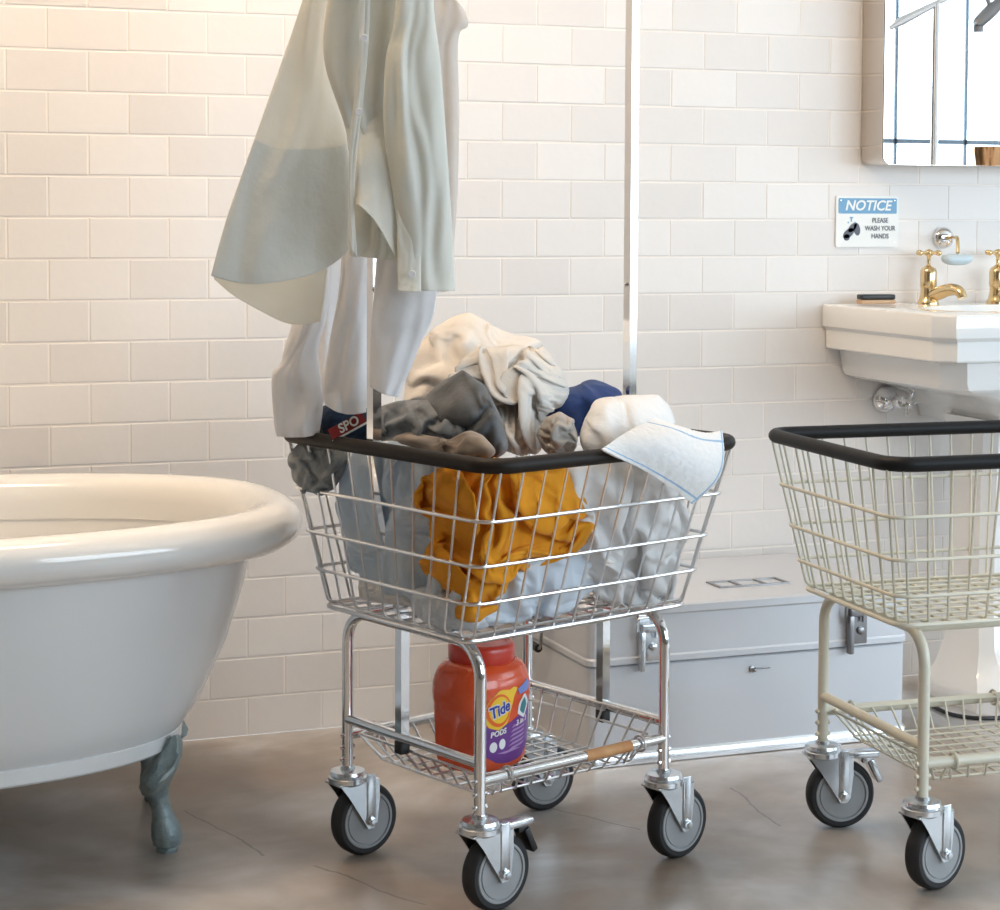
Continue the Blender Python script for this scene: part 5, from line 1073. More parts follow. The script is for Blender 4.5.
-4,-5,-5,-2,0,3,1,-3,3,4,3,2,-4,3,-3,-8,-2,8,-1,2,5,-13,7,-9,8,-7,10,-5,1,-15,-3,17,6,-12,1,4,4,10,15,-1,-3,-3,1,-1,3,4,-1,-1,-2,-1,2,3,-2,-2,-1,-5,0,-2,-9,-13,
-4,4,1,0,7,-12,11,-14,14,-2,6,-5,8,11,-3,3,3,-9,2,1,4,-13,4,-2,-8,-6,-2,6,8,4,4,7,9,11,1,3,1,-2,-4,-11,-17,-3,0,-11,-5,-2,0,0,15,-5,11,-4,4,6,13,5,-2,1,-7,-1,
2,-1,2,-1,-12,-11,1,5,7,11,5,1,9,6,3,-1,-6,-7,-10,-5,-5,-3,-2,-7,6,5,-4,1,5,2,11,-2,10,5,1,0,2,1,3,-1,-2,-6,-2,3,-2,2,-3,5,1,4,3,6,5,-3,-5,-6,-5,-8,-9,-8,
-8,-2,0,4,8,-2,11,-2,14,16,4,2,4,1,0,-5,-3,-1,0,0,0,-1,0,-4,3,4,-4,4,-3,-5,-6,22,11,6,0,-4,-5,-5,-5,-4,-3,-3,0,9,-4,3,-8,-3,4,4,2,2,20,5,-6,0,-3,0,1,1,
1,-1,-3,-3,-1,1,0,1,0,-2,0,-1,-3,4,-12,1,7,2,2,8,-1,3,9,-8,6,8,-8,-1,-7,2,-3,0,0,7,-3,-6,11,23,-1,-1,2,-1,-2,-2,-3,-4,-4,-5,-5,-3,-1,2,4,1,0,0,15,0,-2,-5,
-3,-4,-4,12,1,-10,11,9,-6,-3,0,1,1,0,1,-1,-3,-3,-4,4,6,-4,-5,-3,0,1,2,3,7,5,4,1,-3,-6,-6,-3,-1,12,5,11,-4,-5,2,6,6,-1,-7,0,3,6,-4,-4,-1,0,-5,3,-6,5,-1,2,
-4,-4,3,-8,3,20,-1,-8,-4,-4,-3,-5,-1,2,4,10,9,5,-3,-9,2,9,-11,11,9,6,-2,-5,-5,-2,0,6,0,-16,12,-5,-3,6,-6,11,-8,5,-3,2,-1,-3,-9,15,-2,21,12,-5,-3,-3,-1,-4,-8,-9,-10,-6,
-4,8,15,-1,14,7,1,-2,-4,-2,0,-1,5,0,-3,-15,15,-8,-2,7,-8,10,-9,9,-6,3,0,-3,-15,15,-3,6,-2,6,17,0,0,-3,0,3,2,-2,-3,-2,-6,-10,-1,19,-1,5,-7,-4,-6,0,9,-3,-4,-6,11,-17,
8,8,-8,8,-9,17,-9,3,0,1,4,-8,-13,9,8,-12,-3,2,11,-11,-5,-3,0,6,10,8,7,-4,-4,-10,21,-2,-16,12,-9,7,-5,1,-3,4,6,-11,11,-16,-2,16,-5,3,-2,-3,3,0,-4,-3,11,2,-14,-11,22,-4,
-8,22,31,-10,-12,-14,-15,-14,-9,-4,14,18,-4,16,-13,11,-13,10,-8,11,-6,0,1,-9,11,-1,4,0,-10,11,-2,-3,7,-11,3,-1,-9,9,-9,7,6,-24,13,9,-3,5,17,6,2,-3,-5,-8,-12,-21,-11,26,9,-2,-8,11,
-7,7,-5,5,3,-10,7,-3,-9,7,-1,10,-7,9,-9,2,7,-6,-1,0,-6,9,-6,-11,3,3,12,-5,-3,-13,3,19,7,4,5,2,-3,-4,-22,7,-5,7,-5,11,1,-4,-1,-5,4,-9,-4,14,-8,10,-7,7,-6,7,-6,0,
0,-1,2,-5,4,-3,1,5,-6,-3,8,-9,-7,1,4,8,-2,6,6,5,-5,-11,6,-2,-12,14,5,-1,-2,0,0,-1,3,1,-8,10,-7,8,-7,5,-7,7,-3,-1,3,6,-4,-5,5,-6,-3,0,-8,4,4,-3,-1,8,13,12,
-13,-12,5,-4,1,4,7,-2,-14,11,8,-5,-5,2,0,2,-1,6,-7,8,-8,9,-7,8,-7,2,0,3,1,2,-6,-2,-3,0,-5,3,-6,6,-1,3,-3,-6,12,20,4,-15,0,-4,3,4,0,2,-4,3,4,-8,1,1,1,5,
-3,1,-5,8,-6,8,-7,7,0,2,-2,-5,5,1,-9,4,-3,0,-4,-6,6,5,-7,1,6,-13,8,24,1,-5,-5,2,1,8,1,-10,-3,10,0,-5,2,7,-8,7,1,3,-7,7,-9,4,-1,6,-2,0,0,-9,5,9,-4,-6,
-1,-6,-4,-5,20,-7,-1,-1,-2,-11,17,24,-1,-5,1,-2,16,5,-8,-20,4,14,-1,2,-11,11,-10,1,10,2,-8,13,-5,-9,0,6,1,4,-7,-9,2,13,1,-5,-5,-9,-1,10,1,-1,3,3,-6,-16,21,19,1,2,9,-16,
6,8,-6,-14,11,15,-13,7,-8,12,-9,4,-7,6,-4,8,0,2,-1,1,-2,5,-9,-4,-9,12,8,-2,-6,-1,1,6,-14,3,13,4,-27,-2,10,18,1,10,-11,-17,3,32,-6,-24,-5,28,-7,12,-14,14,-14,12,4,1,-6,3,
4,-6,-9,11,-8,6,-8,7,-18,-1,16,-1,-17,15,11,-12,-11,1,16,0,-35,23,0,1,3,16,-4,-20,-5,23,7,-14,-11,12,3,6,1,3,-5,-10,-10,15,4,-9,6,0,-4,15,-12,1,-1,6,-16,-7,16,4,-19,8,10,-9,
-1,-5,22,0,-40,19,1,-13,0,8,12,-9,-11,4,14,-3,-5,-8,2,-5,-1,4,4,8,-13,2,1,-1,8,-8,-1,17,4,-11,2,8,-6,-13,-2,-1,-1,9,9,-6,-5,-5,10,9,-9,1837,30,56,40,26,14,6,2,0,2,8,
15,21,22,21,20,17,13,9,7,3,2,0,0,0,1,4,5,8,10,12,13,14,15,14,12,11,9,5,3,1,-1,0,-23,10,-17,-4,1,7,10,5,9,3,5,3,0,-4,-1,-4,-5,-3,-7,3,3,3,10,4,6,5,4,-5,
-1,1,0,-7,-1,-3,-3,-2,0,-1,-5,6,-4,9,-5,-12,-4,-3,-2,1,1,3,9,1,7,-1,0,-2,2,-4,1,-6,3,10,-3,1,4,-4,2,-3,4,1,8,-13,6,-4,6,-9,-2,0,-4,-5,-2,7,-3,6,-3,11,-2,-16,
-3,-3,-3,7,5,1,5,4,3,0,1,-1,2,-1,9,-9,0,5,1,0,1,3,0,-3,-5,4,6,-8,2,-6,8,-3,-4,-3,1,-3,0,0,5,13,-5,7,-8,-20,0,5,-2,1,6,5,2,2,-3,0,4,2,-1,-3,9,-4,
3,1,-1,1,-2,3,-3,4,-8,10,-6,2,1,-9,1,2,4,0,2,-7,7,-1,1,1,12,-7,-3,-12,-11,0,5,4,4,1,1,4,-2,0,-1,2,2,-2,10,-6,0,1,0,2,-1,1,0,2,-3,5,-8,3,2,-4,0,4,
-1,2,7,-3,10,-7,-2,12,-7,-2,2,-12,-9,0,4,3,2,1,2,1,-4,4,1,1,8,-7,1,0,0,2,-4,3,2,-4,4,-7,3,3,-4,5,5,-5,-4,7,-1,3,2,-1,2,0,9,9,-12,-14,9,-6,-8,1,3,3,
1,1,1,0,-3,3,8,-5,2,1,1,0,-3,2,-4,0,1,-4,5,-6,3,4,-1,1,3,1,-1,7,1,0,-13,8,4,4,-4,11,-6,-4,2,-5,-7,0,3,3,1,3,2,-3,1,-4,4,1,0,0,0,2,-1,2,-2,1,
0,2,-2,-6,4,1,0,2,2,0,1,0,8,-6,-7,11,-4,5,0,15,-1,-3,-6,-7,-6,-1,3,2,1,0,1,-4,6,-1,3,3,-3,2,-2,-1,2,-3,2,-2,0,6,-3,-2,2,1,2,0,1,2,3,-13,12,-1,2,-10,
5,1,-4,-1,2,6,0,-5,-3,2,4,2,1,2,2,-7,5,-1,-4,6,-4,-1,2,-3,5,-6,6,-2,1,8,-3,-2,-1,1,1,2,-3,0,5,6,-1,-2,-16,2,6,3,5,-3,3,-2,-1,-3,-3,4,2,2,2,1,-4,-1,
-1,6,-5,-2,0,0,1,-1,2,1,4,-2,4,0,1,0,-1,3,-5,-2,5,5,-3,7,-2,-21,5,5,2,4,12,-3,-2,-3,2,-2,-6,3,1,2,-7,6,-6,8,-1,0,1,2,-1,0,2,0,-1,0,4,-2,2,-3,1,2,
1,4,1,-5,-1,9,-12,5,-7,-4,1,3,0,-3,5,8,5,-1,0,-5,-9,0,-9,11,2,5,-2,-1,1,2,2,-2,0,0,2,-2,3,-1,-1,1,1,2,2,0,-1,4,2,1,-17,8,-4,-6,-1,1,1,1,-1,-3,-1,3,
1,-1,0,-1,-11,14,3,2,-1,-3,-3,7,-4,-6,4,2,4,3,2,-3,2,-2,-3,8,1,-1,0,1,-1,2,-8,12,-6,-6,-3,0,0,0,-1,1,0,-2,-3,-1,1,-1,0,7,-8,0,2,1,-2,7,-4,4,8,-5,0,-1,
3,2,-1,-1,5,0,0,0,2,0,4,2,-3,7,-1,-1,-17,7,-5,-2,-1,-1,1,0,0,-1,-3,-3,1,2,1,1,-7,-1,3,1,-1,6,1,-4,7,2,-1,0,-2,4,1,1,3,-1,-1,-1,3,1,0,1,1,-10,-13,12,
5,-5,1,-1,2,0,1,0,1,1,-1,-4,-2,0,0,0,-5,0,4,4,-3,1,4,0,-1,3,-4,3,-1,3,1,5,-6,3,0,0,-2,-1,-5,-11,8,8,-5,3,-6,5,1,1,-1,0,1,0,0,0,2,-2,-3,-2,0,0,
-2,0,-2,0,2,-7,2,6,2,8,-5,6,-3,1,-8,5,-4,2,-1,-3,-5,-6,2,-7,4,16,2,11,-1,-2,-2,-2,-3,-3,-1,0,-2,-2,-2,-1,-1,-3,0,1,0,2,4,-2,1,1,1,1,-1,9,-7,0,-6,3,1,5,
-2,5,-7,-10,6,2,2,7,-1,1,8,-6,-1,-6,-2,-2,-2,-2,-1,0,-1,2,2,1,1,-1,-2,1,2,-1,6,4,-5,-3,0,-2,-3,2,-1,4,3,0,1,6,-2,4,-3,-3,6,1,-4,0,0,-11,-4,-2,1,1,2,4,
1,-1,1,2,2,0,0,-1,0,0,-1,-5,1,1,1,1,-1,-1,2,-2,3,3,1,1,0,-1,-3,-3,7,11,4,-1,-3,0,-7,-1,0,-1,0,-4,2,2,-1,0,2,2,1,-2,0,-2,0,0,1,1,-1,-4,-3,0,5,4,
0,-1,2,0,0,0,0,-1,-3,-3,-2,-3,7,3,-1,9,1,-6,-1,-5,4,-1,5,1,0,1,1,1,0,-1,-1,0,-1,0,5,-3,1,0,-3,-5,-5,4,6,1,2,0,0,-1,0,-1,-1,0,-1,-2,-2,-3,-2,-2,0,2,
11,0,-5,0,8,5,0,-1,1,0,-1,-2,-5,5,11,-3,4,-3,-3,-6,-6,-1,-4,1,-4,0,8,1,2,1,1,0,0,0,2,2,2,1,0,-1,-1,-6,-2,5,0,6,1,-1,0,0,2,1,-1,-3,5,11,-6,-6,11,-9,
-3,-7,-7,1,-2,-1,3,-3,-2,-1,12,1,1,2,2,-1,0,-1,0,1,2,2,2,2,0,-1,-8,1,11,2,-1,-2,-2,-4,-1,8,5,4,-8,7,-3,-13,3,-8,5,-1,-5,-3,3,-3,0,-5,-2,-3,14,4,0,0,2,2,
0,0,0,0,-2,-1,1,5,3,-8,1,5,1,-2,-4,2,10,9,0,3,-12,5,0,-7,2,-13,5,-5,0,0,-1,0,0,-3,-4,-2,0,-5,11,7,-2,0,0,2,1,0,0,3,0,-2,-2,5,-3,3,1,-1,1,9,6,0,
-2,-2,-8,7,1,-13,4,-10,12,-10,3,-3,0,0,-1,-1,-1,4,-5,-3,-2,-5,6,14,-1,0,-1,-1,1,0,0,2,-1,-8,-11,19,4,1,-1,12,4,4,-3,-6,-5,5,1,-12,3,-7,9,-13,7,-2,-3,3,0,1,-1,2,
-8,0,2,-4,-5,-4,5,18,-5,-2,0,-1,0,-1,0,3,12,2,-13,6,8,13,-4,-2,-4,0,-1,-1,-9,-6,7,-6,-3,-1,11,-9,0,2,-3,1,-2,2,-3,5,0,-10,3,-1,-5,-6,7,24,-3,-3,-3,-3,-1,0,-1,-9,
1,10,26,-1,-2,-3,-4,-3,-1,1,-2,2,-3,-10,6,2,0,-10,6,-7,8,-3,-5,5,-2,4,-7,-3,4,-7,5,-7,-2,-3,0,22,6,-1,-1,-2,-3,-1,5,-1,-7,37,-10,-4,-5,1,-7,-1,-3,-1,1,-5,7,-5,1,-8,
9,-7,6,-6,1,4,-3,0,-1,-2,-2,-4,2,-5,-2,3,-3,-5,-1,18,12,0,-1,-2,-5,-10,3,4,29,-2,-7,-3,-7,-1,-2,-3,2,-1,2,-2,2,-4,5,-10,7,-4,-2,0,1,-2,-1,-2,10,-3,-5,-2,-1,-3,7,-7,
-2,-8,-3,16,10,1,1,5,7,-14,-2,22,-2,1,-5,-9,2,-1,0,0,0,-2,-3,1,-1,-3,2,-5,1,-2,4,-2,2,-1,2,-5,7,-2,-2,-6,11,-8,3,-6,-8,-6,-1,13,9,2,-3,7,14,-20,17,-3,4,-1,0,-11,
0,1,-2,-3,3,-1,-3,-1,2,0,-1,-1,-1,-1,2,1,2,-4,0,-6,5,-3,5,2,-9,-3,3,-2,-8,-5,2,8,8,5,-2,-9,10,12,5,-12,4,4,0,-4,-6,-3,4,-2,0,0,2,-2,1,1,0,3,-4,0,-3,1,
0,-2,2,0,3,-7,-2,3,-5,-7,11,-7,-1,-7,-4,7,7,4,3,1,9,-10,-1,4,1,4,0,1,0,-6,-2,1,-2,1,5,-4,4,-3,1,1,-2,1,1,0,1,-1,-3,3,1,-6,-3,-2,4,-9,2,1,-9,-6,-3,6,
4,21,-5,6,7,-11,-1,5,-3,-1,3,-2,-2,3,-2,0,0,-8,9,-2,3,2,-3,6,-2,-1,2,0,2,-3,-9,-1,4,-1,0,-4,-6,2,-3,3,-3,-3,-9,1,-4,28,4,-6,15,-6,-8,8,0,-7,0,5,-5,1,-3,0,
0,-2,3,5,-2,8,-2,2,-3,0,5,-3,2,1,-2,-12,-4,-2,-3,-3,0,4,1,7,-3,-16,-7,1,9,4,-5,-2,4,3,-10,1,5,1,-7,9,-7,9,-9,8,5,-10,3,4,-3,0,2,5,-1,-5,2,5,-10,7,2,-14,
-7,6,-2,4,-14,-1,9,0,-6,-10,-5,-2,5,5,-6,-4,2,9,-6,3,1,0,-3,-3,1,4,-5,-3,11,-4,-8,5,1,-1,-1,5,-3,-1,-1,5,-5,7,11,-11,-20,7,-3,3,-12,-10,4,12,11,-28,0,6,2,2,0,-1,
-2,2,-6,-3,3,-5,8,-7,3,2,-3,-1,1,7,-2,0,3,3,-2,4,0,-6,3,-6,-10,-4,6,8,-2,-6,-10,4,-4,-6,5,-6,18,-16,-30,10,11,7,-1,-4,-5,-1,4,6,7,5,3,2,1,2,1,1,0,-3,-4,-7,
-6,-6,-4,-1,3,6,8,9,9,8,4,1,-2,-5,-5,-4,-2,1,0,-2,-5,-1,-2,-4,-1,2,6,3,4,-2,1,-8,-4,-3,-2,-1,-3,1,0,10,-6,-5,2,5,18,2,-8,-4,14,-1,-23,0,4,-4,-3,8,11,6,1,-6,
1,-9,-6,0,8,-12,-3,0,5,6,1,-3,9,-7,7,-9,7,-4,5,4,-12,-6,-7,18,2,11,-6,-16,15,6,-11,-16,13,12,-20,-9,13,11,-14,-6,0,3,1,-8,-1,-8,18,10,3,-6,2,1,-6,-2,3,-3,4,-4,8,-15,
14,-10,4,13,-2,-9,-1,9,-6,10,-5,-4,5,0,-1,-10,1,16,-19,-13,3,14,-16,3,-2,-4,4,11,3,-1,9,9,-9,-1,-6,-2,4,-4,-8,-5,0,2,20,-13,14,-12,7,10,3,-4,-6,0,-4,15,-19,7,6,3,-18,11,
0,4,-13,-11,3,12,-9,-2,-1,-9,13,10,3,5,-6,20,-11,2,3,1,2,2,0,-3,-2,-13,10,-15,11,-9,8,5,-4,0,-2,3,2,2,-16,21,-22,10,-13,3,15,3,-12,-15,10,4,1,9,3,-20,19,0,1,-14,-9,18,
7,4,-2,-2,-1,2,3,0,3,-14,6,-7,5,-11,0,8,5,-4,-2,-7,15,-2,-14,18,-18,14,-18,6,15,5,-4,-7,7,-2,-3,13,6,-12,3,1,4,-19,-18,7,11,3,-3,-2,0,1,1,3,11,-6,5,-14,9,0,-7,4,
1,0,-5,-7,19,-8,-2,14,-16,8,-7,-1,10,2,0,-6,9,-9,5,17,-8,0,3,2,10,-15,-23,-12,10,10,0,0,-1,0,-2,-1,11,-6,15,-9,-1,1,-4,-3,5,-1,1,-9,18,-13,15,-6,-7,4,0,-4,9,0,4,-9,
14,-6,2,12,-14,6,17,-1,3,-10,-19,-19,1,7,4,2,3,1,1,0,6,-11,2,-6,2,1,2,-5,7,5,-12,1,0,-1,11,-6,5,-4,4,-2,2,4,-4,2,9,-6,-6,-1,7,-2,20,-5,0,0,-6,-12,-6,-1,-1,-1,
-2,-1,-3,-2,13,-12,6,3,-6,5,-2,-3,2,5,-18,20,-16,9,14,-14,7,-6,3,0,-7,16,0,-9,-6,12,-11,7,-13,4,25,0,3,3,-6,-11,-10,-5,-1,1,-1,0,9,-20,9,10,-12,2,-4,-1,5,-13,14,-2,-9,11,
-12,6,10,-10,6,-3,4,6,11,4,-13,2,-6,-9,4,-2,-10,7,22,2,-9,5,8,-1,-5,-5,0,1,-1,-30,10,12,-23,5,0,-8,11,-8,9,-13,17,2,-13,8,3,-11,10,-7,7,0,3,-8,9,15,-10,-24,10,1,-2,-1,
-7,-2,15,21,5,-4,0,3,-2,-7,-5,-23,12,-3,-10,20,-12,-8,9,-8,-1,-10,17,-17,12,11,1,-16,10,-12,11,-4,3,0,-5,-5,6,-12,21,-6,-2,2,-1,-3,-5,-4,0,3,7,5,0,2,3,-11,19,4,1,-4,-20,-3,
17,-11,-2,0,6,-13,10,-15,-1,0,18,-16,4,2,4,-3,0,3,0,-21,17,-14,22,-5,5,0,-4,-7,-9,-5,-2,2,2,3,2,1,14,3,-5,-5,-7,6,14,-16,16,3,-2,3,8,-3,-7,5,-18,-6,26,-2,-19,1,4,-10,
-3,-9,12,-11,23,4,-4,3,3,0,-1,-3,-5,-5,-6,-2,-2,-1,-3,-2,-1,9,2,8,14,-13,-1,2,11,1,-4,-9,-1,20,-16,21,-11,-5,1,14,-18,-13,1,-5,1,-1,23,3,-2,-4,11,-1,1,7,6,2,-1,-1,-2,-1,
-3,0,-2,-3,-5,4,7,-18,13,-3,-11,-7,17,-6,-1,12,-16,18,-14,17,-11,11,-7,14,1,2,5,-5,-6,-14,-3,-3,0,11,-2,2,5,4,4,3,0,-1,-1,1,-3,-3,0,-1,-3,-11,1,-14,8,19,-2,-12,7,4,-9,15,
-12,15,-9,8,-8,5,-3,4,-4,-6,-8,7,-5,-2,-7,2,-12,6,-2,-3,-3,3,2,-3,-1,-3,-7,-7,-6,0,1,2,4,7,16,18,1,-2,2,2,1,5,-5,5,-3,1,0,1,-1,1,-3,-13,-16,14,-15,16,-10,-1,3,-14,
-5,1,-2,-2,-4,-5,-3,-2,0,3,5,7,3,7,6,8,8,6,-2,-4,-2,-1,-1,2,3,0,8,-6,4,-6,1,0,-2,-5,2,1,-10,7,-17,7,-9,4,7,-7,-5,-5,-7,-7,-2,5,3,6,7,11,7,5,-5,3,0,1,
3,-11,-5,10,3,1,1,-4,-4,-8,-1,-6,-3,-3,-2,1,6,9,9,4,0,-6,-24,0,1,-14,5,-3,-4,12,4,6,8,6,3,2,-2,-2,-6,2,-3,1,0,-4,-3,5,4,2,1,-4,-4,-3,-7,-2,-3,-2,-4,-5,-3,-1,
2,5,-1,0,5,6,-7,-2,-1,-7,4,11,6,7,5,3,1,-1,0,-3,-3,-8,16,-5,7,-8,-9,0,-4,-7,-6,-13,-4,0,5,4,4,3,4,5,2,-2,-5,-7,-5,-3,-3,0,4,13,-6,-6,-7,5,3,-4,1,1,-3,1,
4,-3,5,9,27,-7,-3,-20,7,9,-5,-3,3,-18,6,0,5,0,-2,0,2,0,1,5,4,4,2,-2,-2,-3,-5,-5,2,-10,-5,8,-7,-7,-5,-2,-2,7,-4,0,14,23,12,-11,-19,11,-8,10,-1,2,-5,-10,13,-8,-6,-24,
0,4,-1,-1,2,2,2,6,9,10,10,7,2,-1,-2,-8,-11,26,2,2,-1,-5,-4,-4,-19,12,4,11,-4,-3,-20,17,-15,20,-19,3,0,4,-2,-2,4,-9,-2,-18,-7,-1,0,-1,-1,3,4,3,4,6,7,12,11,7,-6,-10,
-12,3,6,14,1,10,-2,-5,-9,15,-4,-15,2,10,-16,15,-14,10,-13,10,-4,1,3,-1,-7,10,-1,7,-1,-7,-2,-3,-7,-8,-6,-3,0,3,4,0,8,26,-8,4,3,9,-14,16,-25,8,14,6,-8,-14,10,-10,-4,12,-13,15,
-13,9,-9,5,2,-4,-8,20,-15,17,-1,20,17,-12,-6,-3,-4,-4,-7,-8,-5,1,13,9,-9,-2,14,-11,-7,21,-11,2,-16,13,-4,-11,14,-14,-1,11,-11,10,-13,17,-12,1,-2,0,10,-4,-10,27,-17,16,-1,17,36,-8,-7,-6,
-5,-2,-3,-7,-13,-15,-7,15,4,-3,15,-15,-16,14,13,-2,-18,10,8,-20,10,-13,-2,14,-12,2,-5,3,6,-4,-1,-4,22,3,-24,31,-15,4,0,-11,17,11,10,3,-2,-3,-4,-4,3,-8,-15,9,9,-15,6,-15,-13,13,17,-8,
-11,-6,15,-9,13,-6,-15,13,-6,-1,3,-14,10,-2,-3,5,-1,23,-22,22,-1,-8,-11,-1,-14,9,12,10,9,8,3,-12,-8,-7,12,-1,0,-12,4,-12,-4,4,13,-10,4,-5,-5,-3,1,11,-12,11,-9,2,7,-8,3,-1,-6,21,
-11,21,-13,6,-16,-1,3,-5,-25,-5,12,13,12,3,-1,11,-8,13,-5,-11,7,-7,2,8,-3,2,-1,-12,-8,9,-5,6,-8,9,-9,7,-4,4,-1,-6,4,-1,-2,24,-9,-7,-5,-4,5,-3,10,-5,-21,-7,-5,2,22,22,-13,7,
10,-13,5,-8,3,2,-8,7,2,8,-1,-3,-10,5,-9,8,-7,4,-10,10,-9,9,-3,6,4,-7,-1,1,7,-13,3,-7,2,2,7,12,2,-12,-19,-14,7,28,1,4,-16,11,-1,4,2,-2,-7,1,6,-1,1,9,-12,3,-5,2,
-3,-2,-2,7,0,13,-13,2,10,-7,11,-15,-9,5,0,-6,-1,8,9,1,17,4,-25,-23,1,18,-3,2,-7,13,3,1,-2,8,-5,-7,-1,-11,-1,19,-6,-3,6,-2,8,-7,10,-9,1,8,-10,-5,2,-6,15,-3,-12,0,0,-8,
2,2,-1,8,24,15,-13,-27,0,-8,-5,0,11,10,1,-2,-6,7,-5,-5,12,-13,-9,15,9,-8,12,-7,7,-7,2,-3,3,4,-6,-11,-7,-2,9,-5,2,-2,5,-9,-6,11,1,5,14,8,-3,-21,-12,12,-2,-2,6,7,1,-8,
-2,2,9,-6,11,-6,-12,5,11,-9,9,4,-3,-1,-1,-6,7,2,-4,-2,-17,-5,8,-5,0,4,4,8,-16,-3,-8,20,5,-3,-1,-11,21,4,0,-6,0,3,-2,-8,7,-3,9,-11,13,-6,5,3,0,-5,3,-2,0,-6,3,-9,
10,2,-8,3,-3,-8,2,6,0,-8,5,6,-21,-1,0,19,-7,6,-5,3,16,-5,-1,-3,-2,13,-3,-6,9,-12,13,-18,18,-23,7,8,-1,-16,15,5,1,-10,10,-10,6,-2,8,-10,5,-14,-7,8,4,-7,15,7,-22,-13,17,17,
-8,2,-10,4,16,3,1,-6,-6,9,2,-4,0,-7,2,-17,10,-15,-5,8,4,-8,5,16,5,1,4,-5,1,-13,14,-6,5,-14,-10,10,-3,-7,16,-7,-7,-12,36,-7,8,5,-6,-11,-5,-2,3,-3,-2,1,-2,5,-5,2,6,-6,
-3,2,-2,4,2,-1,-6,14,-2,1,6,6,3,-13,-5,-4,7,1,1,2,-11,-14,20,0,-8,-17,26]),
    'white': (44, [
2336,3,3,2,0,0,0,-1,0,-1,0,1,1,1,1,1,1,1,1,1,0,1,0,1,0,1,1,1,2,2,3,6,6,6,6,5,4,4,4,4,2,1,1,2,-5,-20,35,-18,-9,0,9,3,14,-2,-14,8,15,-4,-5,3,
0,0,7,-3,-5,8,-10,6,-9,8,-5,0,-7,-1,1,-3,0,-2,1,1,6,0,7,3,-11,-6,-1,7,-5,18,-49,53,-20,-9,-1,15,0,4,-3,-15,1,23,5,0,-6,8,-6,4,3,-18,19,-19,16,-16,11,-6,13,-1,-3,-3,
-3,4,-2,0,-9,7,-6,-1,6,-2,1,-4,-6,-4,6,-17,43,-23,-12,5,12,3,10,-5,-14,-4,16,-7,13,-16,6,5,-7,15,-18,19,-18,16,-14,12,-10,6,-3,6,-1,-1,0,-6,3,-1,6,-9,-1,5,-9,4,-9,3,-1,-16,
22,19,-22,-2,-2,17,5,3,-5,-13,-4,16,-13,14,-13,2,16,-16,16,-16,17,-16,16,-13,11,-8,9,-5,2,-3,1,-1,3,-5,-4,2,2,-4,6,-5,-3,-1,13,0,-32,37,0,-12,-3,-1,10,5,2,1,-12,-8,17,-15,14,-16,
4,18,-17,15,-13,14,-12,12,-9,8,-6,5,-2,-2,0,4,-5,5,-9,3,-4,4,-8,5,34,-22,-4,0,2,-18,21,-26,15,3,4,4,-2,3,5,0,-10,5,-8,3,-10,4,11,-14,20,-14,9,-10,10,-5,4,-4,2,0,-2,1,
0,-7,10,-8,3,-8,10,-4,31,2,-25,-12,-7,2,3,3,-7,11,6,6,-1,-4,1,1,1,6,-2,5,0,-15,-3,12,-6,8,-9,8,-5,7,-6,2,-3,1,-1,-2,3,-1,0,-1,-3,3,-10,8,28,1,3,-8,-12,-19,-3,13,
-19,6,10,6,8,-8,3,2,2,-2,5,-2,0,1,4,-2,-12,6,10,-13,6,-3,2,-3,1,-1,-1,1,-1,1,-9,4,-4,2,-5,9,27,0,2,1,3,-1,-6,-10,-15,-13,2,5,12,1,-2,6,-2,4,-3,3,-3,3,-2,-1,
9,0,-5,3,-6,-5,3,2,-2,-1,0,0,1,-6,-5,3,2,2,2,0,25,1,1,0,-1,5,1,6,-7,-35,-14,10,2,10,5,-2,6,-3,4,-4,3,-3,2,-5,11,-5,-5,8,-3,5,-6,-2,-1,-1,2,0,-11,10,1,-6,
5,-4,6,-2,23,1,2,1,-2,1,6,-1,3,-9,-25,-10,4,12,0,4,-1,7,-8,10,-6,2,-5,3,-4,3,-10,5,3,5,0,-4,1,0,-1,-4,4,-5,2,2,-2,1,8,-7,21,2,1,2,2,-5,-1,3,5,10,-3,-27,
-10,7,4,-2,7,-7,5,-5,10,-9,10,-5,-2,-10,12,-12,6,-1,5,-1,-2,2,2,0,-2,-2,-1,-1,-2,8,-1,-4,18,5,1,1,1,1,-4,-3,1,5,9,1,-19,-14,5,5,-8,4,5,1,-4,8,-6,6,-14,7,-3,6,
-10,4,2,4,-3,-8,-2,8,2,-6,6,4,-2,-6,3,-2,14,5,1,1,2,3,2,0,-4,-2,-1,4,-1,-16,-10,5,-1,11,3,-5,6,2,-5,-5,6,-6,3,-7,0,1,6,3,-3,-4,-8,-5,13,-4,5,-5,9,-2,-5,3,
13,-3,6,3,2,2,3,3,2,-1,-1,-1,1,-2,-19,-15,12,8,-3,7,-9,8,-8,8,-6,6,-7,2,-3,0,-2,-2,5,3,5,-8,-11,16,-14,6,-2,9,2,-7,10,7,4,3,2,1,0,1,1,2,2,2,2,3,1,-17,
-12,-3,6,-6,9,-18,10,8,-5,-6,4,2,4,-4,-3,-4,-1,5,2,10,-8,-9,1,-3,10,-2,9,-10,8,16,-6,0,0,1,-1,-2,-1,-2,-3,-5,1,4,-2,-1,-8,-9,2,7,7,10,5,-7,1,-3,4,0,2,-3,1,-3,
1,1,-3,-4,6,1,3,-4,2,-1,-12,7,7,-20,19,-3,-4,-6,-5,-1,-1,0,3,4,1,-1,6,7,1,-14,-10,22,9,-3,6,-12,11,-1,-1,-2,5,2,-4,4,-1,0,4,-1,0,-1,-2,2,-17,7,6,-6,7,-12,-16,1,
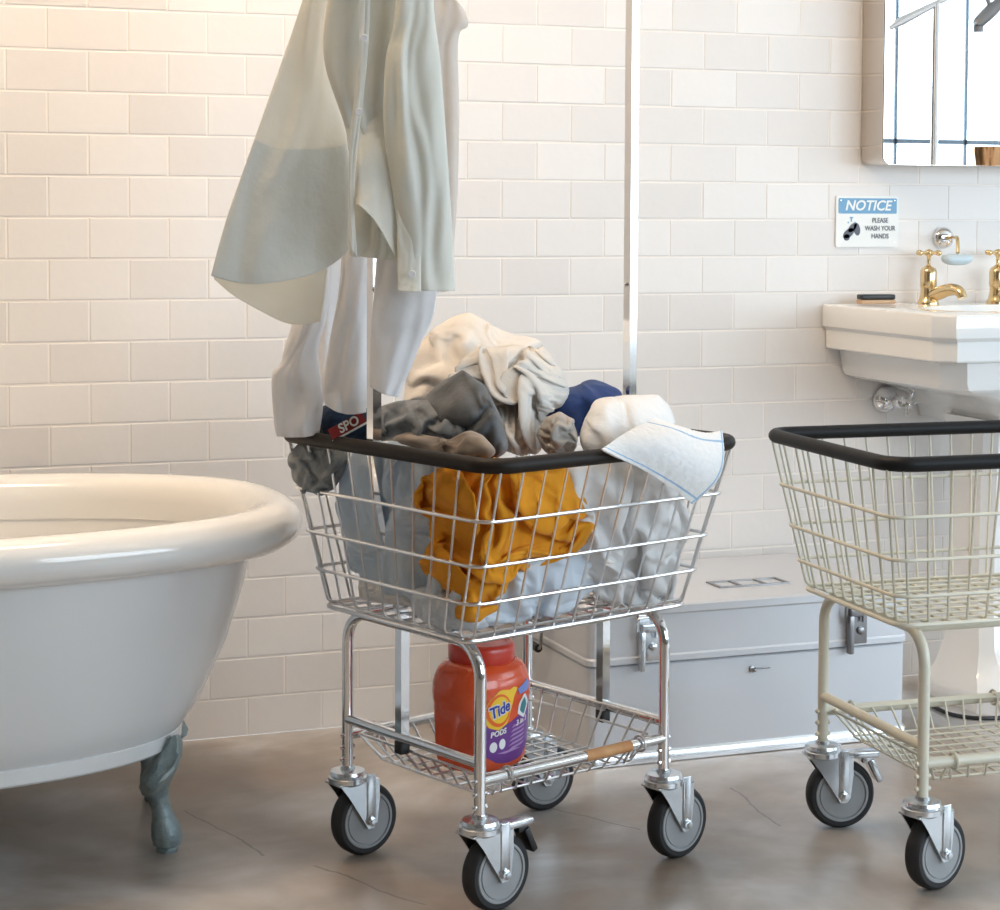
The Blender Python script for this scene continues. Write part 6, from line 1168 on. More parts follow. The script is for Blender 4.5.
2,2,4,3,4,7,5,6,5,3,4,4,2,3,-4,-24,-5,17,-14,11,-3,6,-6,7,-3,3,0,2,2,-5,-14,-8,-3,10,11,3,-2,-13,-5,14,6,3,-4,0,2,6,6,3,1,2,1,2,0,1,1,1,2,2,3,-4,
-20,-10,13,-1,-2,-1,9,-2,-3,-15,-11,-4,8,13,9,1,-6,-17,-3,15,9,0,-3,-2,6,11,0,2,1,2,0,1,0,-6,-6,-8,-11,-6,-2,-3,-2,-2,0,9,16,5,2,0,11,4,-1,-2,-5,0,3,-2,-11,-10,-1,5,
9,8,-10,-8,12,6,0,-5,8,9,1,-2,-6,-14,-3,-5,-1,-1,0,2,7,2,-1,-1,8,11,8,-4,-4,0,-1,8,0,1,1,1,-3,-1,0,1,0,-1,1,0,-1,-2,-3,-1,0,3,0,-4,8,8,-2,-4,-5,8,-1,1,
0,2,2,2,1,2,3,-5,-6,0,2,8,-2,-5,-4,-8,-7,-3,-1,0,5,4,5,4,5,4,-3,-2,1,0,-2,-4,-2,4,4,-5,10,-1,-8,10,3,2,4,2,1,0,-1,-1,2,-4,-7,10,-15,-5,-4,-8,-5,-1,-2,4,
-10,-1,-1,0,0,1,1,0,4,13,-2,-4,11,12,6,-4,-4,1,6,-3,11,-11,14,-5,10,2,0,0,-2,0,4,-1,-4,2,2,-7,5,-14,-14,-8,-3,0,6,-5,8,-10,0,2,5,3,3,3,4,3,6,-3,-8,-2,19,1,
-2,-3,0,0,13,5,0,1,0,-4,-2,0,6,2,-2,2,-1,-3,-1,0,5,4,-2,-6,-8,-15,-7,13,-11,13,5,6,1,2,2,0,-6,-5,6,9,-4,-6,-8,12,-1,-4,3,-3,15,-8,3,10,-7,9,0,0,-4,-3,-3,-6,
-6,-2,5,8,9,-1,-2,1,0,5,-10,-15,21,-7,5,1,3,-1,-2,3,1,-6,3,0,-3,-7,1,3,2,-2,-3,0,15,2,4,-7,6,-3,-3,-4,-12,-3,-1,0,9,12,7,1,-11,-3,3,5,2,0,3,-2,-7,4,-5,-5,
6,5,2,0,1,-3,-11,5,-2,-2,-3,-1,6,-11,2,8,15,3,-4,-5,4,-5,1,-5,7,-2,0,8,5,-1,-2,-3,1,2,2,-1,-1,-2,1,0,-6,2,-5,0,-13,9,8,2,2,-1,1,-5,5,-2,-4,-2,1,9,-16,5,
13,2,-3,0,-11,8,-4,3,2,7,2,2,1,1,-2,-3,0,0,1,-2,1,-2,-3,4,1,-6,3,-9,3,-12,3,6,5,2,-4,-2,7,7,-5,-3,-3,6,2,-11,13,-2,-1,-3,5,-8,8,-2,6,-3,3,1,3,1,-6,2,
3,2,1,-3,-3,1,1,-8,9,-2,-5,4,-3,-7,-8,1,0,5,8,6,-7,5,1,-6,-9,-5,11,-3,12,-1,-4,7,2,0,-7,9,-5,3,2,2,0,-6,3,2,2,2,0,-2,0,-1,-3,1,-7,9,-4,0,-3,2,-5,-6,
-1,0,5,8,-1,-2,6,-6,-10,-10,0,11,11,-2,2,5,0,-3,-3,3,3,1,2,-1,-3,-1,3,2,-1,-2,-3,3,1,3,1,-1,-10,1,6,0,-2,-1,0,-1,-1,2,1,-7,4,1,3,-3,5,-5,-9,0,10,-4,12,-4,
-2,-3,10,-3,-2,1,-2,3,-1,4,-3,-6,-7,-9,-1,9,6,4,4,2,4,-10,-3,7,2,-3,0,-2,-1,-4,-3,3,5,3,0,-2,-7,8,-8,-4,8,9,-1,-2,-8,5,-5,13,-2,-3,-6,-10,5,-4,2,-8,-5,2,0,-3,
2,3,5,8,-2,1,1,3,8,1,-6,3,-3,-8,0,8,0,-3,-6,5,2,0,-6,0,6,-8,-6,10,3,-9,12,-6,15,-4,-5,-5,-9,7,-5,7,2,-1,-1,3,-5,-4,-1,-2,7,7,7,-7,-3,7,2,-1,-5,-3,0,-1,
-1,-9,-5,4,2,2,8,-1,4,4,-16,-9,9,20,-3,4,-7,-1,7,2,-2,-2,2,1,3,0,-2,3,-1,0,1,-3,3,1,-1,-1,-4,-3,3,-4,-2,3,-2,-3,-2,-3,-1,-5,1,-1,17,-5,3,-9,19,-7,-1,10,5,-11,
4,4,-7,2,3,-2,8,-6,2,0,3,-11,13,-8,8,0,-1,-2,-1,-1,1,-3,-1,-7,0,5,-3,-3,-5,4,4,4,-1,-4,-1,0,1,7,-11,14,6,-2,-16,9,-14,-2,11,13,1,-11,-3,12,-7,8,-6,11,-17,19,-19,11,
4,2,-2,1,-1,-3,-5,-4,5,2,1,-6,-2,4,3,1,-3,4,-8,0,0,-9,23,-5,8,-24,9,-17,7,11,2,-13,0,19,-8,-5,14,-8,15,-17,19,-19,17,-20,-5,3,1,8,8,-3,-6,7,-1,1,-6,4,5,-4,-5,-2,
7,7,-4,-3,0,13,-19,18,-20,18,-12,15,5,-6,1,5,-3,-10,8,-8,-5,16,-15,19,-17,19,-21,16,-7,8,-2,-13,2,7,-1,4,-3,-4,7,-11,-4,11,-1,0,4,-3,-3,4,0,-9,21,-7,10,-11,14,1,-4,1,5,-1,
2,-1,-7,3,-5,-11,19,-16,17,-17,15,-15,8,-1,6,1,-15,4,8,1,-2,-2,-8,7,6,-4,5,-4,-1,-4,7,-1,1,10,-10,-4,6,9,1,-4,2,2,-7,2,1,-1,-1,1,5,3,-9,7,-10,9,-1,10,0,-11,-6,3,
5,-5,1,-6,1,-2,4,-4,-5,-1,-1,6,-2,5,-1,9,2042,16,13,8,4,1,-2,-4,-5,-3,0,4,7,9,12,11,12,10,8,7,5,4,4,4,6,8,9,13,14,17,18,18,19,18,18,16,14,12,7,4,2,2,1,2,
-21,12,-12,16,5,-5,10,-10,13,0,2,4,-7,-3,4,2,-7,2,3,4,2,-6,9,-5,4,1,1,1,0,-2,-3,-1,-4,-2,-3,-3,-7,-1,-2,8,-8,-1,15,-1,-24,10,0,-16,11,20,-5,10,-16,23,5,-5,2,-7,-7,-1,
9,-9,-3,1,7,8,-6,9,-8,6,-3,-3,-4,1,1,-2,1,-6,-3,-3,4,-5,1,-2,6,7,-7,7,-29,-9,28,-5,-6,2,7,2,9,-12,9,5,10,4,-5,0,-7,10,0,-4,-3,0,5,-3,4,-6,5,-3,4,-6,-4,-2,
-5,2,-2,-1,1,0,6,-5,15,4,0,-9,-37,1,-1,26,-10,2,4,6,-1,6,-3,-2,6,12,2,-4,5,-4,6,-2,-3,3,-7,6,-1,-1,0,-1,-3,1,-3,-2,0,-3,0,7,-8,6,-2,11,-3,-9,5,3,-39,2,2,-1,
22,-10,7,20,-8,-6,0,4,1,-1,11,6,-2,4,-4,7,-5,-2,3,-3,3,-4,1,-2,1,-5,0,-2,0,3,1,-5,8,-3,5,0,-9,10,-14,12,-1,-22,-6,-1,0,13,-1,2,15,-6,0,6,0,2,-2,-1,6,-1,5,-2,
8,-7,3,2,-9,7,-5,1,-2,0,-3,3,-2,-1,2,2,4,5,-4,-10,7,-19,21,-1,-4,-4,-11,-1,-2,-2,2,-1,15,3,-1,9,-1,2,2,1,-2,0,-4,-2,-2,11,-1,0,1,1,1,-6,0,-5,7,-2,1,0,0,2,
-3,0,2,8,-17,11,-6,7,-4,-1,-6,-5,-1,1,-2,-4,2,6,2,7,6,6,-1,1,-1,1,0,2,-4,-5,-1,-6,15,-6,-3,7,-5,6,-2,-1,1,0,1,-1,0,-6,2,5,8,1,9,-15,-4,0,-1,-3,-3,1,0,-3,
-4,3,5,1,2,5,2,2,3,1,0,-2,2,-2,4,-3,-9,-1,2,3,2,5,-3,-1,1,2,-1,-1,-3,3,0,-2,8,5,-8,-1,-3,1,4,-5,-3,-3,1,2,-3,-5,3,0,2,4,3,3,2,2,1,1,-4,4,-4,8,
-13,4,3,-1,-4,-1,3,2,1,1,-1,-3,3,5,0,-7,6,-5,-4,2,-3,6,2,0,-3,-4,-5,-2,-1,3,-3,-6,6,0,6,1,4,2,-2,-2,10,-8,6,1,-1,-1,-1,2,3,-10,3,2,-2,0,1,2,2,1,-4,5,
-4,1,-10,4,1,0,2,2,0,0,-1,-3,-1,2,-5,-9,-5,3,4,6,2,1,0,6,-4,7,-6,1,9,-1,-1,-2,-1,2,-9,5,0,-3,3,5,0,-1,4,-3,-3,2,1,-9,2,-2,2,0,2,0,2,2,1,-1,0,-5,
-14,-7,6,4,5,2,5,0,2,-1,0,-1,5,1,-4,0,1,-3,4,-3,0,2,0,0,3,0,1,0,5,-4,-5,-6,2,4,-2,0,1,0,0,-1,2,3,1,2,-2,-14,-9,4,6,0,7,-3,0,4,2,-11,6,-3,5,1,
5,-1,-2,0,4,0,-1,2,-1,-6,-2,-1,2,10,-10,-3,2,-5,2,1,-1,1,1,2,0,2,2,2,3,0,-12,-8,3,3,-5,6,-2,6,-12,11,-9,6,0,3,6,4,-4,3,-3,-2,4,-6,-4,3,-7,-1,0,1,13,-7,
1,5,-7,2,1,0,-1,0,1,0,1,1,3,3,0,-12,-11,1,5,6,7,-18,10,-3,3,2,5,1,-11,10,7,-8,2,2,-7,2,-8,-3,6,4,-9,-5,10,3,1,-6,8,-1,0,1,0,-2,-2,0,-1,0,-1,2,2,1,
-10,-4,8,2,-10,7,3,6,0,0,-3,-11,4,4,4,4,-8,-4,1,0,9,4,-1,3,-8,-13,-6,18,1,7,-10,1,0,-2,-3,1,-1,-1,0,-1,1,1,2,5,1,-3,-7,-4,6,7,-2,-3,9,-6,1,10,-5,-8,2,3,
7,-2,-4,0,2,1,3,0,8,-4,-11,0,1,-20,10,0,0,0,3,0,2,1,0,0,0,-2,1,1,3,1,-9,-7,10,6,3,1,-15,10,-1,5,5,-7,-1,0,2,6,3,-4,-2,-2,0,0,4,10,-2,-15,0,-2,-3,-1,
2,2,2,2,-3,-1,1,0,0,-1,-1,-2,-2,0,6,4,-4,-3,0,1,12,-15,4,-6,3,13,-3,-1,-1,1,3,2,-3,1,1,-6,7,-3,2,-6,1,-1,1,0,0,1,-1,-1,4,1,0,1,-3,0,-1,0,1,0,-2,-4,
-7,-2,-1,2,1,6,1,3,1,2,3,-2,2,2,0,2,3,-11,-7,5,-8,7,3,-1,1,6,2,1,-6,-8,1,0,0,0,0,1,3,0,0,-1,-4,-4,-3,-9,2,3,2,0,2,8,-1,3,2,0,2,3,-1,1,0,-2,
-4,6,-11,-5,-1,7,1,1,1,11,-1,-7,-8,6,-1,1,-1,0,0,0,-1,0,0,-12,-6,-1,-1,11,3,0,0,4,3,0,0,-1,1,0,0,0,0,-4,-1,-3,0,-2,-3,0,1,0,8,1,1,3,-10,5,3,2,0,0,
0,0,-1,-2,0,-3,-3,12,-1,-2,2,0,1,-1,-1,-7,0,1,2,-1,-2,0,-1,1,1,-2,-9,-5,-2,3,6,-2,6,-10,10,5,2,-17,11,0,10,-1,-1,-2,-2,-1,1,1,1,6,3,-10,0,4,2,0,-3,-1,-2,1,
-3,-2,0,2,3,0,0,1,-12,-13,3,3,0,-2,10,-2,-1,1,-2,10,2,11,-3,0,-3,-7,-3,0,1,2,2,3,1,-2,-2,9,-3,-3,0,2,1,-4,2,-7,-6,3,0,-2,-1,1,2,-2,4,-6,-2,9,-7,-5,-3,5,
0,11,-7,6,1,12,1,-4,-4,4,-3,-2,-2,2,-1,-2,-4,-4,-1,-3,10,4,1,-1,-3,3,-7,9,0,-8,-5,-2,-1,-1,0,5,11,13,-7,-15,7,9,-2,-13,-5,-1,8,0,3,-4,1,5,1,-2,7,-2,-3,-6,-1,-2,
2,0,-2,1,-4,3,1,1,6,-5,0,-2,3,-1,-1,1,-5,-3,-2,-3,1,17,14,1,-4,-2,2,-5,-8,-7,-4,6,7,2,-3,-3,6,5,-3,0,0,-7,-1,0,0,-4,-5,-1,8,0,-2,0,0,-1,6,1,-7,2,-1,-2,
7,-4,-6,-2,-3,-5,5,14,9,-5,1,7,-13,-2,3,-4,12,-1,4,0,-3,-1,0,-1,-3,7,-7,-3,-6,4,2,-1,-2,-2,-1,0,1,8,0,-3,5,-13,3,-3,0,4,1,-2,-4,-3,-3,0,1,2,6,3,9,-6,-6,2,
12,2,-2,1,-1,2,-1,-7,5,-6,2,-3,-3,-5,8,1,-3,-3,0,0,-1,-1,0,-1,4,1,-4,3,-7,1,4,2,2,1,2,-3,-6,1,1,5,8,-1,-2,-9,10,1,-1,0,3,-2,-10,4,-2,1,-2,-3,-1,1,-1,2,
1,0,-2,1,-1,0,0,1,-4,11,-3,-3,-2,-6,-1,2,4,2,-4,-1,7,4,-7,8,6,0,-3,-11,10,-2,-1,4,0,-11,-9,9,-1,0,-3,-1,-2,5,0,-1,1,-1,0,-1,1,2,3,1,-6,1,5,-1,-1,-5,-5,-1,
-1,1,3,3,1,2,0,-4,7,11,-14,1,8,3,5,-4,-9,-13,16,-9,-5,-2,0,0,8,2,-1,0,-5,-4,1,-1,0,1,2,4,4,2,-2,-4,2,0,-2,-7,0,-1,3,2,0,-1,5,0,-6,6,6,-5,7,0,-3,2,
-15,10,-2,-4,1,1,0,7,1,-5,-2,-8,-2,2,-1,0,-1,0,0,0,5,0,3,1,-4,3,-2,0,-4,-1,-2,-2,-2,2,1,4,2,0,13,-5,5,-7,3,-12,7,0,0,3,-2,3,5,-1,0,-1,-4,4,-7,-1,-1,-2,
-4,-2,-1,0,3,1,0,5,-10,3,1,4,-1,-1,-3,-3,0,-3,0,0,3,2,1,13,4,3,-18,-3,7,3,-2,6,8,0,-2,1,-6,-2,0,-2,7,-3,-2,-6,-1,-1,-1,-2,1,0,1,1,3,-10,9,-1,-1,-1,-4,-1,
-2,0,-1,-1,-1,0,9,8,2,-9,12,-5,-11,5,5,-2,5,5,2,-5,0,-4,-1,2,3,0,-1,2,-3,-7,-6,1,-2,1,0,1,11,-1,-10,-1,1,1,-3,-3,0,0,2,0,0,1,-4,11,1,2,-13,2,15,-8,1,4,
-2,-1,-2,-2,5,6,-1,1,-3,4,-3,-3,-2,-1,-3,-6,-3,0,0,2,4,12,3,-3,-8,-9,6,-5,-3,1,0,3,1,-1,1,1,0,-10,4,10,-10,10,-1,-2,3,-3,-2,8,2,-3,1,1,2,-5,3,-4,1,0,0,-3,
-3,-2,0,-4,-5,1,-4,3,6,2,-7,4,3,0,-2,-3,2,-6,5,-1,0,-14,-2,3,16,1,1,3,-5,-1,6,-5,-2,8,2,-4,0,3,-3,2,-2,3,-4,2,1,-17,-1,-3,0,-2,1,2,-2,-1,7,1,0,4,-9,-1,
0,-1,0,1,0,11,-2,-10,1,4,-2,-2,2,0,-2,6,0,-2,1,3,1,0,1,0,1,-4,5,-4,-1,-1,-17,5,-2,-5,6,-4,-1,3,-1,1,0,-2,6,-2,-5,-5,5,0,1,8,6,5,-10,-5,4,0,-1,2,2,-3,
0,-1,1,1,0,1,2,3,0,-1,-4,-2,-10,4,3,-14,-5,-2,-5,-1,4,2,2,3,0,-3,-1,-3,-3,6,-8,5,-31,1,7,13,14,11,7,0,-4,-7,-6,-4,-1,2,3,2,-1,-3,-6,-8,-10,-9,-8,-5,-2,0,4,6,
7,8,8,8,7,6,3,2,-1,-2,-4,-5,-5,-6,-6,-3,4,-13,-10,-5,10,14,6,0,3,-6,1,-9,0,-3,-5,5,-6,0,12,7,1,-4,13,-9,8,-9,1,-11,-2,-1,0,-2,-1,-3,0,-1,5,-3,7,1,-3,-6,0,16,
4,16,-21,5,-17,-3,16,11,-8,12,-8,1,0,1,1,-12,13,-5,-15,0,6,20,-17,21,-18,15,-12,11,-12,-5,-8,-3,-3,7,-2,4,-8,14,-12,4,-8,1,28,-8,2,-5,30,-38,16,-17,-1,14,6,-14,9,7,4,-1,-3,6,
-11,8,6,-7,8,-17,17,-17,16,-14,13,-11,11,-6,5,-4,-3,-18,9,-7,-4,-3,17,-12,15,1,-9,12,1,4,-15,21,-30,25,-24,3,17,8,-9,-1,9,1,4,-5,5,-4,2,4,-13,15,-14,15,-14,12,-11,8,-8,8,-8,2,
-2,7,-18,10,0,-18,-4,19,-9,23,-6,1,1,-4,-2,-4,4,-8,12,-18,10,22,-4,-11,-3,12,5,3,-4,5,-4,0,6,-13,13,-14,13,-12,11,-9,8,-9,4,-5,2,-1,4,-8,5,-3,-13,1,24,-7,6,-6,1,13,6,-2,
-5,-25,14,0,-19,6,20,-7,-14,0,3,9,8,2,1,4,-4,8,-10,9,-14,14,-11,6,-7,5,-6,4,-4,-1,3,-6,1,10,-5,3,-4,9,-12,1,3,-3,20,8,3,-5,-38,8,9,-19,13,9,-13,-8,0,-4,-1,3,2,5,
16,0,6,-2,4,-9,5,-4,5,-10,6,-4,1,0,-4,3,-4,5,8,-9,8,-6,9,-18,4,-2,-3,9,12,6,-2,-20,-5,-7,-5,11,4,-12,0,0,1,-4,8,-5,-4,1,5,12,7,0,-13,20,-7,-1,-6,2,-1,-2,2,-3,
6,-3,9,1,0,-24,-1,3,6,-3,-2,-5,-5,8,17,2,-15,-3,-15,2,8,-3,-4,5,-4,3,-4,5,-4,4,-5,-3,4,13,2,-8,12,3,-5,-2,-1,2,-1,5,-2,4,1,6,-18,7,-19,1,6,0,-4,6,-9,-15,-6,8,
12,-2,-6,-1,-2,1,2,0,2,-2,3,-2,1,-2,-1,-3,4,-1,5,-7,5,10,3,-1,1,0,3,1,7,-6,3,-7,-9,4,-13,0,5,-2,-2,-2,15,0,-17,-15,-8,5,10,1,-2,4,4,-2,0,0,1,2,-4,-3,-6,2,
0,0,-3,8,-3,8,11,-5,2,9,-1,-5,3,7,-12,-9,0,-8,7,-4,4,5,-2,-4,-2,15,9,-10,-13,-4,-5,-2,2,6,2,-2,0,3,11,-10,-4,-5,-1,-5,6,-11,13,-10,4,0,5,4,-1,-2,8,1,-11,9,-2,-5,
1,3,2,-7,3,6,1,0,-3,-2,10,12,3,-5,-8,-6,-2,-2,-5,3,2,8,-20,14,-3,-4,8,-7,-16,8,-6,7,-6,-1,2,5,-9,-4,3,7,4,-9,10,3,4,-5,5,-4,1,-14,2,2,2,1,3,11,9,10,5,0,
0,-9,-10,-2,5,-15,1,-16,16,1,-2,-8,3,-10,6,-5,2,2,-1,6,7,-9,-12,4,5,-8,-2,7,2,6,-5,16,1,9,-3,0,-1,-1,-2,-3,3,4,7,7,6,5,-5,-9,-3,-5,-15,3,-16,10,-10,14,-8,7,-6,4,
-8,2,-3,3,4,6,6,-12,-12,4,-5,4,-6,2,25,6,-2,6,9,-3,-2,-3,-3,-3,-1,-1,0,3,3,5,8,6,-7,-16,-6,-6,2,-10,2,13,-5,-4,4,5,7,-16,5,-2,0,3,-3,3,-5,-6,-1,0,16,11,-1,5,
-2,-2,-7,-2,-2,-2,-3,-2,0,-1,-2,-1,-2,-1,-1,-2,5,17,0,-11,20,-6,3,-12,22,-2,-10,9,4,1,-17,4,1,-13,-4,-1,5,12,-3,-5,6,11,3,3,-3,-8,-14,2,-1,1,3,-1,-1,-2,-1,-4,-1,-2,-3,-3,
-4,8,22,6,-8,27,-2,3,-8,-10,15,-21,6,14,9,-8,-1,0,-8,-4,0,-8,9,6,0,-2,2,2,-3,-1,3,-5,-5,-5,-6,-3,-2,0,0,1,2,3,4,3,1,0,13,1,15,-13,17,-11,-17,14,-18,4,-6,0,0,1,
7,17,9,-1,-1,-1,-3,-3,-2,1,0,-6,-4,-12,-1,-3,0,2,4,9,8,-3,1,3,2,2,1,-1,-1,-3,-10,14,-17,28,-13,-2,1,-17,15,4,-22,-9,4,2,-2,1,9,15,11,2,-1,1,-10,0,1,-7,-3,-7,-2,1,
5,7,5,2,0,9,5,2,-1,-1,0,-1,-2,1,2,8,0,-33,-8,-3,13,2,-2,-1,19,-4,-14,-12,-6,-2,2,0,5,19,12,3,-11,-3,0,-5,-4,-2,6,8,10,4,-1,-1,-1,0,1,1,3,1,0,2,0,-4,-8,-23,
-12,-2,8,10,0,14,-2,-7,-12,-2,4,7,2,-1,-3,4,4,-2,5,2,1,-6,1,-4,-2,6,5,9,2,-2,1,-1,0,0,-2,-1,-1,-3,-1,-14,-9,0,4,14,6,3,0,10,3,0,-2,0,0,-1,-2,-4,-8,-6,3,2,
-1,0,-2,4,0,-9,-2,3,-2,20,2,-2,-1,-3,-4,-4,-5,-6,-7,-3,2,-4,-7,18,27,5,-2,0,-6,-4,-1,0,-8,4,5,-2,-4,-1,-1,-1,5,10,-6,-6,-1,-3,1,2,9,-12,-11,10,-1,12,6,-1,-7,-8,-7,-5,
-5,1,6,-3,-5,7,12,12,-1,6,1,-8,-3,2,6,-14,13,-5,1,6,7,2,-1,1,-5,-16,2,2,0,1,-6,0,1,2,-11,6,1,-5,3,-8,0,-8,-1,1,2,3,1,9,6,5,3,-8,0,-3,1,9,5,0,-2,7,
-13,10,2,1,-1,1,1,-1,3,-2,-9,-15,-3,3,5,-4,-6,20,-4,-7,1,-10,-2,9,-10,15,-1,8,-1,4,5,2,2,1,-2,-4,-14,-9,-2,-2,-2,13,15,-3,-1,-4,-11,4,2,3,4,2,-2,3,-7,-10,-6,-7,-1,3,
17,-7,15,-11,3,8,-7,-7,14,-11,10,-6,17,2,-1,-3,0,-7,-10,-11,-11,2,2,3,10,6,-1,-5,9,-15,8,-14,2,2,3,4,6,3,0,2,-15,-7,2,-3,-2,0,1,14,5,-4,10,8,-16,9,-7,10,-6,5,0,-4,
-4,-9,-8,0,10,2,2,0,-1,-2,-5,11,-18,10,-12,4,-8,-2,3,3,4,1,0,6,5,-13,-5,2,-2,9,-2,2,6,2,-6,0,14,-8,5,-4,-2,-11,-3,1,1,6,4,1,2,3,1,0,-4,-10,-7,0,9,-14,8,-9,
5,-7,-4,0,4,5,7,-2,-4,1,-8,2,1,8,11,-14,8,-1,0,-6,3,9,-6,-4,-7,-1,-3,1,-2,6,12,-7,-5,5,0,1,6,-5,-7,-15,14,1,-8,10,-5,-3,-7,-4,-4,7,13,11,-2,-6,-8,-8,1,1,3,1,
8,-2,-3,8,-19,10,-3,-9,2,-3,1,1,3,5,0,7,-1,-6,-4,0,-2,-1,-1,4,-6,14,0,-3,-4,0,-5,-4,-3,-2,1,11,16,5,-8,-10,-8,-7,3,6,8,1,3,-19,10,-17,-5,7,0,1,1,1,6,-7,-2,7,
1,-9,-1,1,0,4,5,1,-12,6,12,-1,-1,-5,0,-1,-2,-5,-3,-4,6,20,3,5,-6,-10,-13,7,6,-3,-1,-5,-5,-6,10,-7,-2,2,-2,6,-4,-1,0,-7,-2,5,2,-3,-1,1,2,4,5,-9,1,13,0,1,-1,-3,
1,3,1,-7,-6,3,19,3,4,-2,-11,-6,3,-5,-7,0,-7,4,1,4,-6,-1,6,-6,-3,2,-3,2,0,0,1,1,0,-1,-1,0,5,-2,-6,4,14,1,2,2,0,7,0,-9,1,-1,5,4,3,3,0,-13,0,-9,-2,-3,
-3,2,-4,-1,14,0,-5,-4,-6,5,-5,7,-2,-2,-2,8,-3,-1,-3,0,0,3,7,-8,10,8,-2,6,6,1,-9,-3,6,0,-6,2,-4,1,16,-9,-4,-3,-4,0,-3,1,-6,0,1,13,0,0,-1,-14,14,-8,2,10,7,-17,
1,-2,12,-5,0,6,-9,-1,1,11,9,1,1,-4,-6,-2,0,2,5,-3,1,-3,-2,7,-7,-3,-7,-1,-1,3,13,15,-4,-7,4,0,2,2,-13,9,1,2,-8,10,-10,12,-16,3,3,2,0,-8,-7,6,14,5,-2,-5,-2,-1,
-3,2,1,3,5,3,-19,11,-8,2,-7,1,24,-4,9,-1,1,-3,-2,-2,0,5,3,-8,6,-13,9,-11,21,-20,18,-9,-7,-9,1,4,-6,-7,0,1,7,7,6,-1,-3,-2,-2,-3,-10,4,18,-6,-8,-1,3,21,-9,13,-4,-2,
4,-2,-3,6,0,-5,5,-1,-10,10,-14,16,-18,20,-20,22,-6,1,0,-2,-7,-1,-4,1,-13,-4,4,12,-1,-16,-5,0,5,12,-5,4,-5,7,-4,3,16,-7,9,-8,-6,12,-7,-5,10,6,-12,5,5,-15,15,-17,18,-19,20,-17,
9,-8,3,11,-5,-5,1,-5,-8,-6,4,-6,-5,8,11,2,-10,-1,-11,11,-4,-12,36,-2,-3,-1,-23,13,-3,-13,15,1,-7,0,12,-1,4,8,-18,19,-20,21,-20,18,-4,-1,-8,-4,16,-7,-2,-11,-1,-5,-7,8,7,-4,-4,-4,
17,-6,-4,-2,-1,18,-14,-8,-8,0,9,-11,2,2,-8,2,0,1,1,3,3,6,13,-7,12,-11,10,-12,4,8,6,-4,-9,2,-13,0,0,-3,-4,-1,-1,7,-1,7,-1,-9,12,-7]),
    'iceblue': (26, [
2016,-9,-7,-6,-5,-5,-4,-5,-5,-6,-6,-7,-8,-8,-11,-16,-15,-7,-10,-11,2,3,17,19,8,10,8,-3,6,3,2,4,-4,2,-4,3,4,-6,3,0,-3,1,0,-6,1,8,-1,0,8,5,-11,-2,7,6,-4,8,3,-7,8,-9,
13,-12,-2,8,-5,1,0,1,1,-2,1,-1,-1,24,-15,-13,22,-2,7,5,1,-9,7,3,-4,3,-3,2,5,-3,1,2,3,-2,-2,1,-2,6,10,-13,8,11,-4,4,6,2,6,-2,-5,6,5,6,-10,3,-8,8,-3,-3,9,1,
-4,3,0,2,14,-2,4,-5,-1,3,6,1,-2,6,-1,5,-9,13,0,3,0,-11,8,2,-9,4,5,-7,14,20,-12,4,-8,-4,1,-1,7,-3,7,-1,2,1,-1,-2,6,6,1,0,-13,7,5,-9,2,16,18,-10,-3,-5,0,-9,
2,-1,6,2,-3,5,0,-2,12,-15,3,1,10,5,1,-14,7,7,0,13,-6,4,-4,-7,-5,1,-4,0,7,1,4,-6,5,-1,-9,12,-2,-4,-9,8,16,5,-13,6,16,8,-10,-3,-7,0,-3,-3,-4,0,8,0,-5,11,-10,0,
15,-8,1,6,-2,-9,-10,9,20,10,6,-14,-4,-2,-2,-3,0,-1,-7,1,9,1,2,-6,6,-3,-8,13,1,-7,13,2,1,-17,-11,10,6,6,-2,-7,7,-1,-4,1,-1,-4,10,0,-1,-1,3,1,3,-10,7,4,-6,7,2,6,
8,0,-18,-8,4,-2,1,1,-3,1,-1,-2,11,-2,0,1,-6,8,2,1,-6,5,-4,2,3,6,2,-4,-3,-4,-3,2,-7,7,0,-5,1,-3,12,1,-4,3,1,-8,-3,9,3,0,2,-6,12,-1,-11,-9,15,-6,3,-6,5,-12,
7,6,-2,-7,13,3,-1,-3,1,2,1,-11,3,3,9,10,2,-7,-8,-3,-9,6,-12,8,2,-5,-7,-4,7,4,14,1,2,-1,2,-1,3,-1,5,-8,-3,4,4,2,-1,-4,-8,0,5,-11,-7,14,0,-4,0,-3,15,2,2,1,
1,0,3,2,-16,11,12,-5,-10,7,-5,-2,-5,0,0,-2,0,-7,5,0,-4,0,16,1,7,-2,3,3,-6,5,9,3,-23,-10,-11,-6,21,9,1,-10,-5,7,0,-1,-8,6,-5,2,18,1,1,8,-1,0,2,4,8,-11,3,1,
2,-1,-47,-3,21,7,7,-12,-1,2,4,-8,3,-2,20,4,4,0,2,1,2,7,-13,-5,8,4,-2,2,-1,-27,-25,9,8,16,-2,-10,3,3,-4,3,24,3,0,4,-1,5,-3,-1,-8,4,5,2,0,-4,4,0,-7,-25,-17,-2,
15,14,-3,-1,-3,3,24,3,3,0,5,0,-1,-16,8,-4,4,-1,1,6,3,-2,-3,1,-7,-17,-6,5,1,10,1,-11,27,4,0,3,4,-6,-7,-8,-2,16,-5,-7,12,-2,8,-4,-1,-2,-2,-5,-8,-9,-2,-4,11,-3,35,0,
-4,10,-8,-16,2,9,1,-10,-4,2,-7,6,5,10,5,-5,0,-2,-11,-2,-1,-6,-5,4,45,-13,12,-11,-20,10,3,-1,6,5,-4,3,-2,-1,3,-11,-2,12,-3,1,-6,-6,-7,0,-3,-2,26,6,-15,-8,14,2,2,6,2,-6,
